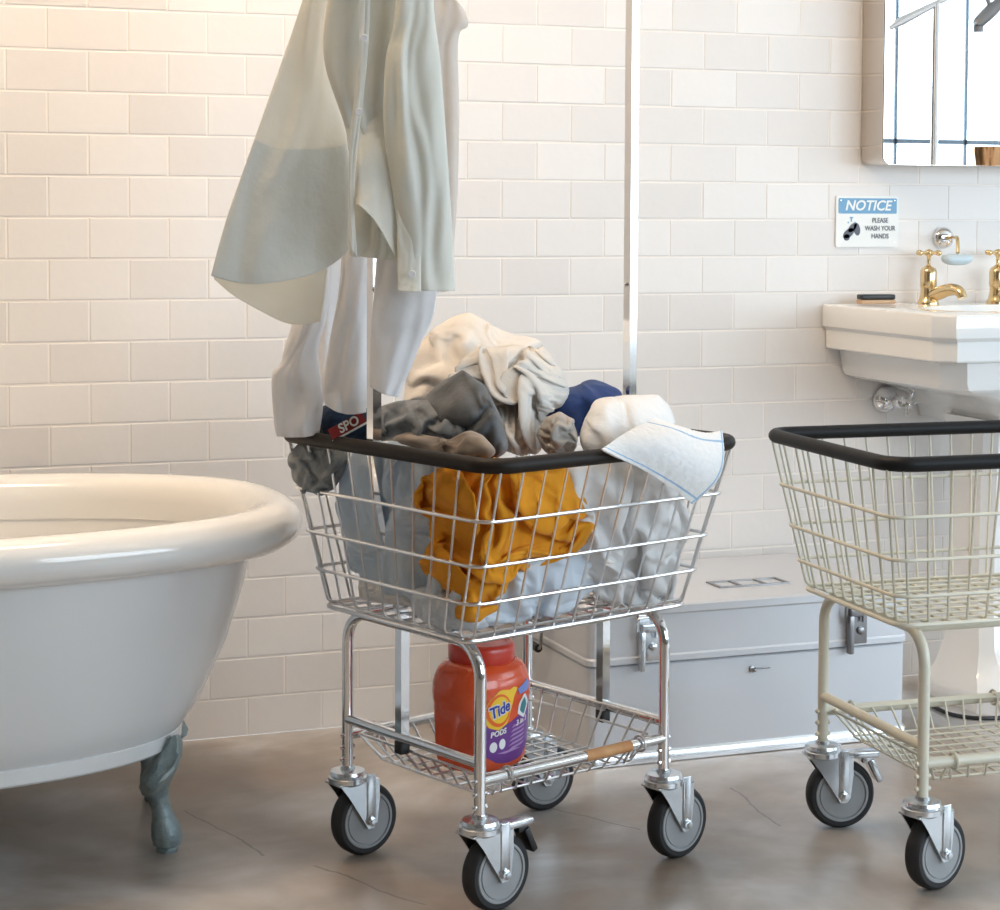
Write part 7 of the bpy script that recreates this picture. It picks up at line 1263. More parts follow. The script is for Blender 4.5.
0,-1,3,2,-2,5,-3,-10,0,-2,3,-5,-3,-5,-5,1,2283,5,5,4,4,3,4,4,4,6,6,6,7,8,10,14,19,25,31,37,34,29,12,0,0,0,-5,-3,1,-7,10,-1,-5,11,-9,3,1,6,5,5,4,1,-1,1,
-1,-7,-5,-4,6,0,-30,24,-5,-3,13,-4,-11,10,8,-10,8,-1,3,-3,-2,3,3,2,2,-1,-1,-1,-1,-4,-22,-22,50,-12,-5,11,-13,22,-14,2,-5,6,5,-5,-1,3,0,-1,2,3,2,0,-2,-1,-8,-25,12,18,-3,-11,
-4,-5,5,-1,18,-14,1,-2,0,8,1,-3,3,1,-1,1,2,0,0,-14,-18,7,6,16,-9,-5,-4,10,-3,-6,3,1,8,-11,3,1,-2,5,-1,2,3,-1,2,-4,-11,-4,10,6,-6,-7,1,-1,-4,-4,10,-8,5,5,-3,3,
-4,-4,4,0,6,-3,2,7,-4,-5,-4,5,-1,-7,3,0,-7,3,-5,-4,-3,19,-15,3,4,9,0,-4,-2,-1,-1,7,-1,1,6,-1,0,-11,-2,-1,-8,3,6,-2,-4,3,-6,-4,10,0,3,1,1,8,-6,-1,-2,-1,6,3,
-8,-1,-5,7,-13,2,10,-13,0,6,-5,0,9,-6,6,3,-9,2,3,-6,9,1,-1,1,-1,-4,-5,-5,-4,-5,10,2,-4,11,-12,8,-4,3,-8,6,1,2,7,-5,0,6,-6,2,1,1,2,-11,-7,-9,7,-3,3,4,0,0,
8,-3,-4,2,1,0,-7,3,1,7,-2,-1,3,0,-2,-3,-10,-7,-7,12,-3,10,-2,3,-6,7,-1,5,-4,-2,6,-4,6,-7,-1,2,7,-3,4,-5,3,-3,-11,-1,9,-2,4,-10,5,0,9,0,8,-11,-4,1,-5,3,0,0,
2,-5,-1,8,1,3,-3,-1,1,0,-1,1,-4,7,-6,-2,-1,2,3,0,-5,1,-1,0,-1,1,-4,2,-4,-2,0,3,12,8,-3,-2,-1,-3,-1,-2,2,-1,-1,-3,-4,8,-4,-5,0,-2,0,2,-5,-1,-2,2,1,6,4,5,
5,1,-5,0,0,-2,4,-5,2,-3,-1,1,-6,1,-5,1,-4,-5,3,1,3,-1,3,4,-1,1,8,3,-3,1,-1,3,-8,5,-7,-1,4,0,-5,-4,3,-4,-4,7,4,-2,4,-5,3,0,0,-3,6,6,5,-5,-1,-2,1,-5,
3,1,0,-5,-6,-2,-1,-1,10,1,1,2,-5,10,1,-4,3,0,-15,-1,12,3,3,-1,-4,2,-9,-1,-4,5,-8,4,-3,8,2,-3,-1,-3,-3,6,1,7,-1,0,1,-8,-8,5,5,3,8,0,0,-9,2,-7,-6,0,9,1,
-5,2,-9,4,20,-2,-2,-5,-2,-7,5,1,1,-4,-5,1,0,3,14,-4,-8,-4,1,2,0,-1,1,-9,8,11,-6,-5,1,-3,-6,0,3,7,2,-2,-2,2,-14,-1,-4,18,3,-9,3,1,0,0,1,2,12,-23,-2,0,-3,0,
4,6,0,-1,1,3,1,-4,6,-22,-1,-1,8,7,4,-3,5,5,0,11,-26,12,-7,-9,2,6,0,-3,-1,3,3,-1,2,-6,16,5,-22,-8,-2,12,5,13,-5,7,-7,-12,4,-2,-1,0,3,-1,-5,-3,-1,1,-2,9,-1,8,
-9,17,-7,-7,1,-7,26,3,3,-18,-4,-3,3,-5,0,6,-6,-7,-2,-1,0,-3,-2,-5,3,-3,-3,-4,25,5,-10,0,-6,-5,-3,0,3,6,5,3,-1,-2,-1,1,2,1,0,-2,-2,-2,-2,2,7,8,-1,-12,-10,0,3,10,
-5,-15,-6,9,8,1,14,-3,-20,-13,9,-1,4,4,0,3,6,-1,-8,-19,-8,10,7,14,-3,6,7,1,-10,-12,3,-8,5,12,24,-7,-30,0,1,4,6,-8,-7,-3,1,30,3,-5,-6,4,-8,1,13,5,4,-9,-29,7,-5,-3,
14,30,0,-18,-10,-4,5,15,2,-4,25,-25,3,-8,11,-1,-7,1,-2,19,-3,-3,5,-9,-8,-6,-10,8,32,5,-10,-8,-10,1,13,26,-36,-13,11,13,-3,-6,1,-14,5,4,18,-8,7,-7,1,3,-20,-11,7,25,7,-12,7,3,
4,-33,11,8,-23,16,8,-16,10,-1,-18,2,4,13,3,0,-6,-11,7,-10,-16,8,17,9,-22,10,-10,9,-10,11,12,-26,10,-2,12,-9,8,-16,8,8,-12,17,-7,6,-6,-6,-8,-17,10,7,4,-17,-10,13,1,15,2,4,-19,11,
9,0,-14,5,-7,11,10,-9,4,3,12,-4,-10,-14,-14,13,2,-14,15,-10,25,-10,8,-11,0,1,1,3,10,-17,-10,-1,13,8,-11,12,4,8,5,-6,-19,-15,22,14,-2,-7,-6,-1,-6,9,-12,2,-5,12,-13,17,-4,-17,-4,9,
13,-22,8,1,11,19,1,11,-8,-11,-3,-4,-5,-2,-7,6,4,-12,-8,3,17,-15,-3,9,-7,-9,10,9,-22,11,-1,8,14,-3,-20,12,-4,16,-18,1,-7,5,-3,3,-6,1,-5,21,5,-16,-7,-2,-7,17,9,-23,-2,-6,10,4,
6,-5,-5,7,7,4,7,-6,1,-9,-1,-1,11,-19,5,20,2,-5,-3,-18,8,19,-11,-11,-11,-2,21,-9,4,-14,14,-14,10,6,7,-5,5,-9,2,12,-8,-9,13,4,5,3,-8,-9,4,6,-11,-5,-5,3,-10,12,1,0,-11,1,
4,13,7,-7,-2,2,6,-13,2,-10,4,-7,-9,-7,4,4,24,1,-13,10,10,-21,-4,22,8,-13,-10,14,3,5,-9,-4,6,3,-15,4,-20,1,9,23,14,-10,-29,9,0,3,1,17,-12,-12,9,8,6,-10,-2,4,5,-16,7,3,
-4,-5,17,4,13,1,-7,3,-4,-23,-1,-2,-6,1,12,3,-10,7,8,-10,-4,-6,7,3,-5,13,-3,14,-21,5,1,3,-4,5,15,-5,3,-15,-7,-4,3,-3,13,-2,-13,6,-1,6,-12,15,-9,-4,18,-14,7,12,-3,-15,1,-4,
2,24,-6,-1,6,-12,-13,-2,-1,12,1,-6,2,5,-14,6,4,-2,-30,13,6,-10,4,12,3,-15,7,6,13,9,-4,3,2,-9,-18,4,17,-7,-1,-4,19,-18,3,-21,15,-9,16,13,-4,-15,-15,29,1,-14,2,2,12,4,-9,4,
-6,-12,5,11,-2,-1,0,10,-25,10,6,28,4,-18,-27,0,16,-12,11,7,-4,-4,-8,15,0,-5,1,-6,4,4,3,3,-22,-1,1,19,17,-3,-24,-22,7,0,-5,7,-7,17,9,0,-7,5,12,-3,-2,-9,-6,9,4,-5,-2,-8,
26,-3,8,-27,-4,2,7,4,13,3,-24,-24,7,17,14,-14,0,8,6,1,-21,5,-5,-1,20,9,-10,-4,-21,5,1,13,4,7,-3,-6,11,-7,-22,-14,6,9,11,10,5,-1,0,-19]),
    'sheet': (34, [
1740,-19,-11,-4,1,3,3,1,-4,-9,-12,-16,-19,-14,-6,-6,-4,-4,-3,-4,-2,-1,-1,-1,-1,-2,-1,-2,-1,18,22,9,1,0,18,-1,3,-13,-5,10,-20,-2,12,15,1,-1,3,3,3,1,0,-5,-2,1,-6,2,8,-8,-17,0,
-6,11,28,1,3,-7,-11,-4,13,8,-10,5,-4,-13,19,-3,-17,4,17,9,3,-3,-3,-1,-2,3,-4,-6,2,5,-9,-5,14,-8,7,16,-15,10,-14,-12,18,10,9,0,3,7,0,-6,-1,0,7,-15,0,7,6,6,1,1,-1,-4,
0,-4,8,-12,-6,15,-7,-6,21,3,2,-10,-19,24,9,6,6,10,3,0,-2,2,-5,-1,-1,6,-5,-1,0,3,5,3,-2,-2,-1,6,-6,-1,5,-14,-7,30,12,-27,5,-14,22,6,1,8,6,5,3,1,4,-4,3,3,-4,-4,
-4,9,6,-3,-5,6,-3,4,3,-2,-3,-5,0,-11,22,15,-34,23,-15,17,3,-1,-1,2,8,4,5,-1,1,1,-6,7,3,0,-6,-12,8,9,-2,-1,3,3,1,-3,-2,1,-6,0,20,-22,15,0,15,-13,-3,-7,-1,5,12,1,
0,0,2,0,0,-6,9,2,2,-3,-12,-1,-3,5,13,3,0,0,-3,-3,-4,19,-2,13,0,-10,-9,2,-3,-2,-4,-4,18,-3,1,-1,1,1,1,-2,-4,5,4,2,-2,-7,2,-14,4,15,2,0,-7,0,6,27,-5,-6,-2,-5,
-8,-1,1,-3,-8,-6,21,-4,0,-1,-1,2,0,1,0,1,-4,3,-1,7,0,-4,-5,1,6,3,-5,-2,25,-5,-2,-7,-1,-6,4,-3,-7,-3,-1,-11,22,-4,-3,2,0,-1,1,0,0,-8,5,-8,4,5,8,1,-7,-3,8,-2,
-6,23,4,-7,-4,-2,-6,1,2,-12,7,0,-15,-6,24,-6,-2,0,1,-4,4,0,-6,1,-5,8,4,-7,3,7,2,-11,3,2,19,10,-19,5,-12,3,-4,3,-15,11,-6,-11,1,-2,20,-3,-2,-1,-4,5,3,-4,1,-3,5,2,
0,0,-1,1,0,-2,-12,5,16,-4,11,-15,8,-10,3,-12,9,-10,4,1,1,-8,15,1,-1,-3,2,-2,-3,-2,8,-1,-1,3,-2,4,3,0,-2,-1,-1,7,8,-2,-12,4,-7,3,-9,7,-16,11,-6,0,2,1,11,-2,4,1,
-3,3,-9,7,-6,8,-1,-4,8,1,-8,1,5,3,2,11,-2,-7,1,-8,-1,-4,4,-10,6,-5,1,1,0,2,7,2,-2,2,2,-4,11,-5,4,-3,2,3,-2,-4,0,2,9,3,9,-4,-7,-2,-5,0,-6,-2,3,-7,8,-7,
-4,4,3,2,4,-2,11,-5,2,7,-5,8,0,0,0,0,-4,-3,6,-10,-12,13,-14,-1,-7,9,7,6,-1,8,-15,11,-10,6,1,-5,3,3,2,4,-7,13,1,-2,2,2,-5,-5,7,1,-5,9,-10,6,-7,-14,6,4,-5,-12,
0,2,15,-8,16,-9,12,-4,-3,7,2,-6,0,0,6,-2,0,8,2,-8,3,2,-7,-2,10,-6,10,-11,14,10,-11,-21,13,-2,-6,6,-8,5,-3,11,-4,-1,-2,-6,10,-3,1,14,-7,0,4,-8,-1,9,-6,4,2,-3,-9,-7,
5,18,4,-2,3,2,-10,1,5,-12,3,-1,-2,2,-2,1,0,1,-7,4,1,-5,10,-4,0,6,2,-6,5,-1,0,-3,2,8,-10,8,5,0,2,-2,0,-4,-6,10,-6,-1,-1,-2,5,-7,3,2,1,-7,2,0,1,5,-7,-2,
10,2,-5,3,-4,7,0,2,6,3,4,-15,13,4,-7,0,-4,-12,11,-8,7,-2,-8,4,-1,4,-12,5,4,17,-13,-3,6,0,-13,8,6,-7,8,-9,11,2,10,0,-30,16,4,7,6,-4,0,-4,-15,4,-8,10,-1,1,-2,-6,
4,-1,4,-14,14,10,-5,-2,7,-9,2,4,-4,16,-12,6,4,-17,19,-2,0,-2,2,-7,-2,-2,4,2,3,-7,4,0,-1,-1,0,-4,4,2,-8,-4,14,2,-3,4,0,0,6,-4,13,1,-14,10,3,-4,7,-3,2,1,-10,-1,
-3,4,-2,0,1,1,-3,0,-2,1,3,12,0,-5,-4,3,3,-3,0,5,3,2,5,-3,2,-1,3,-4,3,4,0,10,-2,-4,-3,-7,1,-8,0,6,-3,-1,0,2,2,-12,7,17,-2,-6,-2,8,0,1,7,-4,3,2,2,3,
-5,0,0,6,-2,-3,6,0,3,-5,-4,3,-7,-2,1,2,0,4,3,11,-9,-4,9,3,-4,3,10,-3,-5,15,-4,-2,-4,-4,6,-5,-2,1,7,-3,15,-4,2,-2,-4,-1,2,-6,-3,-1,6,3,3,2,13,-12,2,5,2,-3,
0,10,7,1,-21,-3,8,8,-19,13,-3,-7,-9,25,3,7,-6,2,0,1,-4,1,-1,-7,2,8,6,-6,7,8,-5,4,7,-1,4,2,6,-16,7,-7,-1,-14,15,5,-4,9,2,-12,-4,14,4,-5,-6,3,3,-4,6,-3,-7,4,
9,13,-9,3,-3,4,2,6,1,13,-14,-5,-6,6,-2,3,5,-3,-8,-1,5,-4,-5,0,13,11,-4,-12,4,-1,0,7,-8,-3,12,-10,15,-1,5,1,5,4,7,-7,-14,-6,4,-5,2,16,-19,-6,2,1,5,-4,-2,-14,-7,25,
23,8,-17,0,-9,2,7,-10,13,-1,-1,12,3,3,2,3,2,-18,-5,1,-5,12,7,-24,4,12,1,-7,4,4,-3,2,-19,-24,8,18,13,-2,17,-12,1,-9,17,7,0,1,9,-3,-9,-16,-23,1,12,12,13,-5,-12,9,6,-10,
-4,4,2,15,-4,-4,0,-23,-20,-8,19,22,4,13,-9,-2,1324,12,10,5,-1,-4,-3,0,4,9,13,17,19,22,21,18,16,12,11,11,11,12,13,14,15,16,16,18,19,7,-1,0,0,0,-12,-2,8,-7,9,14,10,0,-2,-2,
-2,-6,-6,-4,0,1,0,3,-12,15,8,4,-10,5,-5,8,7,-2,-11,-16,-1,10,-18,16,-8,4,-12,4,-2,1,9,13,4,-3,-4,2,0,-3,-2,-1,1,-2,-4,-2,3,-2,10,-11,16,0,-4,-23,-18,16,12,-14,22,-2,-6,-10,
5,9,9,-13,-11,5,11,5,0,-1,1,-2,-2,0,-2,-2,13,-11,-1,-7,-1,20,-8,-10,-20,6,21,1,-9,14,8,-12,-4,0,6,-4,-5,12,-10,-8,-5,2,7,6,2,2,-3,1,-5,-6,8,5,-12,3,9,-10,-5,-3,5,15,
-4,0,3,3,-4,-4,-4,0,-1,-2,6,-8,17,-7,-4,-6,2,-5,3,4,2,1,-10,7,6,-4,-7,0,3,-5,14,-10,16,-12,2,-3,9,-7,3,-3,-5,10,-12,1,3,2,-13,15,4,-3,-11,2,-2,1,2,-2,-1,8,3,6,
1,-4,-15,22,-22,20,-6,3,6,-15,-1,4,-2,-2,-6,-5,7,-2,0,-2,-1,-4,2,13,1,-10,2,1,1,-9,12,-2,2,3,7,5,-1,-14,17,-11,-8,9,-15,11,-7,1,-4,6,-4,-3,2,2,-3,5,-3,-3,-1,-4,2,6,
0,2,2,10,2,-13,0,2,11,-2,10,-1,-15,1,-3,-3,11,-4,-8,8,-2,-5,-5,3,-1,2,-4,2,-1,4,2,-6,4,2,-1,-2,1,1,3,2,-4,-1,3,10,5,-7,-12,0,4,-7,-4,17,4,-26,19,-7,-5,5,-1,0,
0,-6,14,-8,2,5,2,-1,0,-3,-3,-2,6,6,-7,0,2,8,-7,-16,14,-8,-2,4,3,-8,12,-2,-24,20,9,-6,-1,-1,0,8,-12,9,-6,5,-2,3,-4,4,-2,-3,-1,12,-5,1,3,-8,-17,13,-7,4,2,5,-10,7,
1,16,-2,-15,12,-8,-1,-3,-1,6,-3,-1,2,-4,3,-5,9,-3,0,0,-3,4,8,-1,-14,-10,6,-4,6,1,5,-8,14,-11,2,-5,1,6,9,-3,-2,3,-8,-8,18,-4,-1,-3,-6,9,-5,-3,-1,2,2,-4,11,-11,-5,-2,
1,1,2,3,0,10,-18,11,-1,6,-11,7,7,0,0,0,-3,1,-3,0,-1,2,3,-9,1,-3,-3,-1,1,0,-1,-2,-1,2,5,1,-3,1,6,-11,4,1,-5,4,4,2,4,12,-5,-3,3,0,-5,0,-5,4,-3,4,-12,2,
-1,1,-4,-1,-11,0,4,6,4,7,2,-4,-4,-8,15,-11,6,-6,7,1,2,-6,11,-2,5,-4,6,0,3,-6,2,1,-4,-2,2,0,5,-11,-6,-8,5,0,2,-1,1,6,-13,19,-13,11,-14,13,9,-14,2,-8,2,8,-1,5,
-6,4,1,3,-7,-4,13,-1,2,2,-17,5,0,3,-6,0,-1,0,-2,-4,15,-19,9,-3,10,-14,10,-2,0,0,-1,1,7,-8,3,-2,3,3,6,-1,-11,5,3,-16,3,3,4,8,-4,-3,1,-8,5,-2,-8,12,0,-4,-4,5,
-4,4,0,-3,0,7,0,9,0,-11,0,-3,-6,0,10,-5,-7,0,3,1,6,-1,6,-2,-7,9,-8,2,-1,3,-4,4,2,0,2,-6,1,10,-10,-6,1,5,5,3,-8,1,6,-3,-9,0,-10,3,3,1,6,6,-1,3,1,-9,
6,-4,3,-3,5,-8,-2,-2,-1,7,1,14,-3,-8,-8,1,2,6,-2,-3,-3,3,5,-15,6,0,3,0,-3,4,3,0,3,3,-6,7,-10,0,-5,7,0,0,0,-2,3,-14,19,4,-3,-12,2,-4,5,-1,5,-5,-1,9,-7,5,
-5,-2,-3,2,4,1,0,3,6,-4,9,-13,3,-3,-4,4,-3,0,2,-6,4,3,9,-2,-14,6,3,-2,-7,1,-6,4,4,-2,3,-6,-1,0,3,2,1,-1,2,-3,-2,18,-13,4,-1,-7,1,3,3,10,-17,3,-2,8,5,-14,
-1,1,-1,-2,4,-5,4,5,0,8,-16,-1,2,4,-1,2,-1,3,0,-7,9,-1,-1,1,-2,0,2,-2,1,-1,0,-5,0,5,-3,-1,1,-4,2,8,4,5,-6,5,-11,-5,0,5,1,1,-2,-1,-1,4,2,-7,7,-4,0,0,
1,-6,12,-10,1,-1,1,-2,0,-2,3,3,6,-4,5,-7,8,-6,7,-10,0,-5,2,2,0,0,-2,2,-1,6,-2,3,-6,2,2,2,-1,4,-9,1,3,-8,5,-2,1,9,-8,7,-9,-1,0,-12,4,12,-1,-5,4,1,-2,7,
-3,-7,0,4,-4,4,2,0,2,2,-10,11,-8,2,0,12,-17,12,-10,4,-3,-4,-1,3,-12,2,11,3,0,4,-5,-10,8,-1,12,-10,7,-7,3,-8,6,2,4,11,-15,-5,10,-12,5,2,7,-11,12,-10,6,2,-3,-20,7,2,
5,-1,2,-13,-1,13,3,-9,-14,21,-1,5,0,-8,0,2,6,-12,13,-9,8,-8,-7,2,6,2,2,-1,-2,6,-8,1,-1,-1,1,0,-7,12,-1,-2,4,9,-1,-25,-1,0,3,15,-11,2,8,6,-17,11,-3,-2,-8,1,1,-2,
0,9,15,-34,-5,16,-2,10,-2,0,7,2,2,-4,-6,-1,15,2,-24,-7,8,6,-1,-4,9,5,7,-11,0,-6,8,-16,10,10,3,4,-43,-2,13,2,9,-5,-6,-5,3,11,6,4,-3,-3,-4,20,11,-15,-19,-8,6,2,7,-9,
6,0,-7,25,-1,9,-16,-11,-14,-14,23,21,0,-8,-14,-11,-3,0,-3,4,13,15,8,-4,-7,-14,-1,8,1,-5,-1,0,-15,4,11,20,17,2,-17,-28,-21,-3,12,16,6,-7,-13,-6,9,18,16,2,-11,-15,-7,4,11,6,-4,-10,
-6,8,17,12,-3,-16,-2,-5,-6,-5,-3,9,18,11,5,-11,-21,-12,-1,8,9,7,-3,-12,2,3,19,7,-17,2,-24,6,13,-7,21,30,-25,-22,-15,7,3,-6,8,-7,-5,-7,0,26,8,5,-4,-13,-10,-5,1,-2,-1,7,-1,-4,
-7,7,6,-18,18,-7,5,29,16,-38,-10,-12,-4,19,11,-8,-2,2,-11,12,5,-10,7,12,7,-5,-8,-8,-4,3,5,4,0,7,-12,-20,-2,11,13,17,-1,3,-45,-13,-6,26,11,1,16,-5,-12,-7,3,-6,12,9,-15,4,12,11,
3,-3,-7,-3,6,2,-3,-14,-12,-3,4,23,11,-3,-17,-36,5,-7,23,-11,26,-9,9,5,-11,-9,3,4,-12,8,10,-21,-6,10,15,13,3,-5,0,1,-9,-8,-8,-6,21,10,-16,-22,-21,19,-6,30,-12,14,-5,-8,-3,14,-6,-5,
-3,0,8,-14,12,-2,-14,-10,3,9,20,1,0,-4,-6,3,-5,-6,22,-28,-11,-20,14,7,11,10,11,-21,-7,10,-12,9,9,-1,-4,-2,1,8,-15,7,2,-12,-12,-2,-3,14,6,6,1,-1,2,-2,3,-26,-13,32,4,-14,17,-8,
13,9,-16,-3,-12,5,8,3,-2,-1,0,0,-7,-1,1,4,-7,-10,-3,1,-1,9,14,2,7,-5,-14,12,4,-7,1,7,-16,0,3,14,4,-10,-4,-2,4,4,1,-2,0,4,4,-6,5,1,0,-9,-10,-7,-3,2,17,4,-3,22,
-19,5,-6,-2,5,-6,4,-13,-3,5,10,3,6,-8,1,3,0,2,-4,3,6,6,-1,7,-1,-4,-9,-12,-11,0,6,14,8,6,-8,-15,13,-6,-7,11,-7,9,-9,4,6,-6,9,-9,-1,1,3,-4,5,-10,17,-1,7,-7,-3,11,
0,-6,-17,-12,0,12,11,-11,-15,24,-12,3,8,-8,22,-5,-9,-6,8,-3,4,-1,-5,-3,15,-11,1,1,-8,17,-7,-7,13,-2,7,3,-2,-29,-9,-2,-16,4,36,-15,16,-2,-1,17,-11,11,-2,-8,-4,7,-4,3,-2,-2,2,-1,
-7,0,7,-10,0,9,-12,4,8,9,6,-1,-29,-18,13,29,-17,17,-10,3,8,-2,8,-8,7,3,-9,10,-10,0,7,10,-5,-3,-4,-8,-5,4,0,-9,15,0,-10,-3,4,3,2,-5,17,-7,15,-18,16,-5,-2,4,1,-5,1,6,
3,7,-9,3,9,0,0,10,-17,2,-17,8,-1,19,-16,-2,7,0,-4,5,-4,13,-4,-2,-11,10,-2,9,-3,-1,-6,16,-5,-6,8,2,0,12,-11,5,1,-15,20,-13,6,-14,-4,9,-2,9,-5,18,4,6,-2,-10,-2,2,-1,-2,
-7,-1,6,-7,5,-14,20,-11,-4,1,12,-3,5,-4,-16,14,-22,21,-3,1,4,-21,20,-13,20,-10,14,1,-1,-5,-2,-4,2,1,1,-1,-8,6,-4,-10,-9,17,-4,-11,18,-6,-5,1,5,-15,-3,-13,19,7,2,0,-13,16,-14,12,
-4,-3,6,2,-6,6,1,-1,-4,1,2,-8,-11,19,-22,-6,11,-10,18,-13,-1,-2,1,5,4,-11,-8,1,-6,13,15,-5,2,-6,-8,3,-5,0,14,-7,1,3,0,-1,-1,-2,2,-6,19,-22,-12,5,9,2,-16,-12,4,9,12,2,
-6,1,3,-9,5,-5,13,1,10,2,3,-2,-11,2,-4,-8,4,-3,-2,-5,-2,-2,-3,19,-14,2,1,5,2,-8,-16,-1,8,13,-13,4,6,-7,-6,20,-5,0,-6,-15,8,14,12,0,-2,9,-15,4,-7,-7,16,-3,-13,4,15,-9,
-3,5,8,3,-5,-15,-11,8,13,-20,9,24,-14,-5,-4,-3,-12,1,-3,0,10,13,10,0,12,-8,-2,-2,-17,6,7,-12,-3,18,-2,-22,8,14,10,4,-14,-14,12,10,3,-17,22,-24,1,-9,21,-12,-13,-9,-5,5,5,1,5,7,
9,15,-15,-1,1,2,0,3,-2,4,-14,-7,7,20,7,-8,-3,11,-22,13,-14,10,-17,15,2,4,-17,-8,-9,-2,2,7,0,6,-1,4,17,-6,-2,-2,1,-5,-7,5,3,-1,-10,-5,24,-1,-5,1,7,-27,15,5,11,-17,2,7,
-1,-6,2,0,-7,-3,8,-4,-5,-14,13,9,2,-3,-6,-7,-15,-4,6,17,6,-14,-13,23,-7,-13,6,28,-6,-7,5,-15,-11,25,5,-2,1,9,3,-14,-14,8,-9,1,-3,-12,18,5,-12,-8,-21,15,-3,-6,15,4,-16,12,1,8,
10,-18,12,-3,-22,21,0,4,6,16,-6,-4,2,3,-19,-7,7,-11,5,-5,1,7,-4,-3,-17,5,17,-12,-3,6,2,-16,23,-9,6,9,-38,5,31,-2,8,-4,13,8,2,-21,-23,-4,39,-11,-3,0,-22,21,-12,7,10,1,-6,0,
0,8,-11,15,5,-14,-2,10,-17,-13,9,1,5,23,-1,-2,4,-8,-1,-15,-1,-3,-12,17,2,18,0,-22,14,1,15,5,2,-6,-2,2,4,-7,16,7,-23,6,-16,2,8,16,2,-4,-6,-10,-9,5,9,18,1,-2,-17,-8,5,-11,
8,7,-5,2,11,13,4,-12,0,4,3,-10,7,14,-8,-30,7,6,20,-1,-2,-7,-6,-20,3,1,6,18,20,6,-3,-7,-2,-11,-14,-1,-4,3,3,15,-3,6,-10,-4,6,-2,-2,-3,7,-5,4,24,-17,5,-6,-15,-14,15,14,8,
-11,-15,2,14,16,-7,18,4,-13,-10,-22,-1,3,-2,-7,4,4,6,-5,7,-16,-12,8,28,11,-14,-2,-19,-10,10,20,4,-9,-17,-5,-1,-2,2,4,17,-8,16,20,-4,-4,-30,-20,-1]),
    'fleece': (42, [
1920,-12,-12,-14,-13,-14,-13,-11,-6,-5,-4,-4,-4,-3,-4,-3,-2,-3,-2,-2,-3,-2,9,9,10,11,11,13,13,12,12,12,10,8,6,5,4,4,4,3,3,3,9,-14,5,9,-10,11,-3,-8,20,-22,0,15,-20,-12,6,-2,-5,-5,
6,21,10,2,11,-10,5,7,-12,7,4,-20,-9,-5,-4,-3,9,18,-7,-23,0,4,20,-2,6,12,-4,12,-7,0,1,-2,-25,13,-3,8,21,-16,-11,24,-13,-5,-6,12,-1,0,0,12,-10,-2,5,-19,12,9,-2,5,1,-10,-11,-9,
17,22,-16,-22,-5,9,3,25,-5,-29,23,2,2,13,2,2,-8,-38,17,11,-5,-6,18,0,-9,-2,-1,17,-18,12,-1,-13,5,5,-24,13,2,-11,10,4,-14,-12,2,21,12,-11,-20,9,-1,9,12,1,0,-2,-8,4,3,-7,-5,3,
-6,26,-11,-2,7,-3,2,-13,7,-6,11,-12,6,5,2,3,-7,-4,2,7,-15,4,6,-7,-6,-11,5,24,-2,-18,-3,-9,10,22,1,-8,3,4,-5,-2,3,5,-1,-7,20,-22,4,7,2,-20,15,-3,6,7,-23,10,0,1,8,-16,
-10,8,10,-4,-2,4,-20,4,-5,-14,17,6,-4,-20,-11,14,9,30,15,-15,-1,-1,11,-6,-6,5,-3,9,-17,15,-7,6,-10,9,-17,9,6,4,-10,-4,0,7,3,-21,2,15,-6,5,3,-25,19,9,-28,12,-4,22,-25,-14,6,-6,
23,23,8,1,-8,5,-14,0,7,-6,0,-5,7,1,-8,0,3,-13,13,-9,10,0,-1,-6,2,1,-15,1,14,-5,8,-2,-12,11,-3,-6,-1,0,14,-17,-5,-9,-6,4,24,2,12,-8,18,-17,5,4,3,-6,6,-10,9,-3,1,-7,
9,-13,-1,1,-4,14,-7,5,-6,-9,12,-9,2,8,-16,-2,18,-12,-1,-8,10,18,-22,-4,-5,-6,-4,37,6,0,-12,25,-17,4,-6,7,-4,-7,-4,14,2,0,-11,8,3,-13,5,-15,20,-10,9,-17,-6,22,-17,2,10,-7,-20,18,
3,18,-2,-1,2,-6,-18,-1,-9,1,13,16,-11,-3,31,-17,1,7,-4,4,-7,4,0,-1,2,-7,-14,19,-16,11,-15,17,-13,12,-16,-8,17,-2,-5,3,5,-6,5,-1,12,-12,13,-6,9,-16,-5,-13,0,1,40,-27,6,8,17,-22,
15,-10,10,-6,-5,9,-5,-3,5,-18,20,-13,7,-10,9,-3,3,-13,14,-10,0,-2,19,-17,10,-22,19,15,-7,4,1,-1,1,-13,-14,8,-3,13,-4,3,9,13,-19,16,-6,-17,14,0,1,-10,-4,15,-23,19,-7,-8,6,-1,-2,4,
-15,13,-9,-10,-11,27,11,-2,-27,16,23,0,-13,12,-8,11,-5,-9,-11,13,-5,18,-15,12,-1,6,-7,3,-1,1,-9,6,-10,2,3,-12,3,12,-18,5,5,-5,-9,0,15,3,-5,-2,14,11,5,-33,-18,21,23,-6,-2,-11,4,13,
-11,1,0,1,9,-9,21,-10,-12,5,0,-2,4,0,2,-17,10,-2,1,-11,14,-14,0,2,12,-5,-11,23,-3,-12,14,-10,16,2,6,-25,-16,15,7,8,-1,-9,14,-6,-2,0,0,4,-1,9,-2,-5,1,-21,20,3,-10,5,-1,1,
-18,11,-1,6,-7,6,-6,1,3,-10,19,-10,15,6,-23,19,-12,16,-3,-16,-2,2,14,0,14,-8,-3,3,8,-6,-11,7,3,4,-12,3,-22,10,4,6,-1,-12,12,-17,-3,4,16,-18,9,12,3,0,-11,4,15,-6,12,-15,15,-12,
9,3,-2,-2,-16,26,-16,22,-3,-1,-3,-13,7,-10,10,-15,10,2,4,-3,-3,-19,3,15,-9,6,0,5,-17,20,-16,4,10,-12,17,-7,15,6,-3,0,0,7,-5,-3,1,-3,7,-26,7,-11,6,-2,-2,26,13,-17,2,6,-24,3,
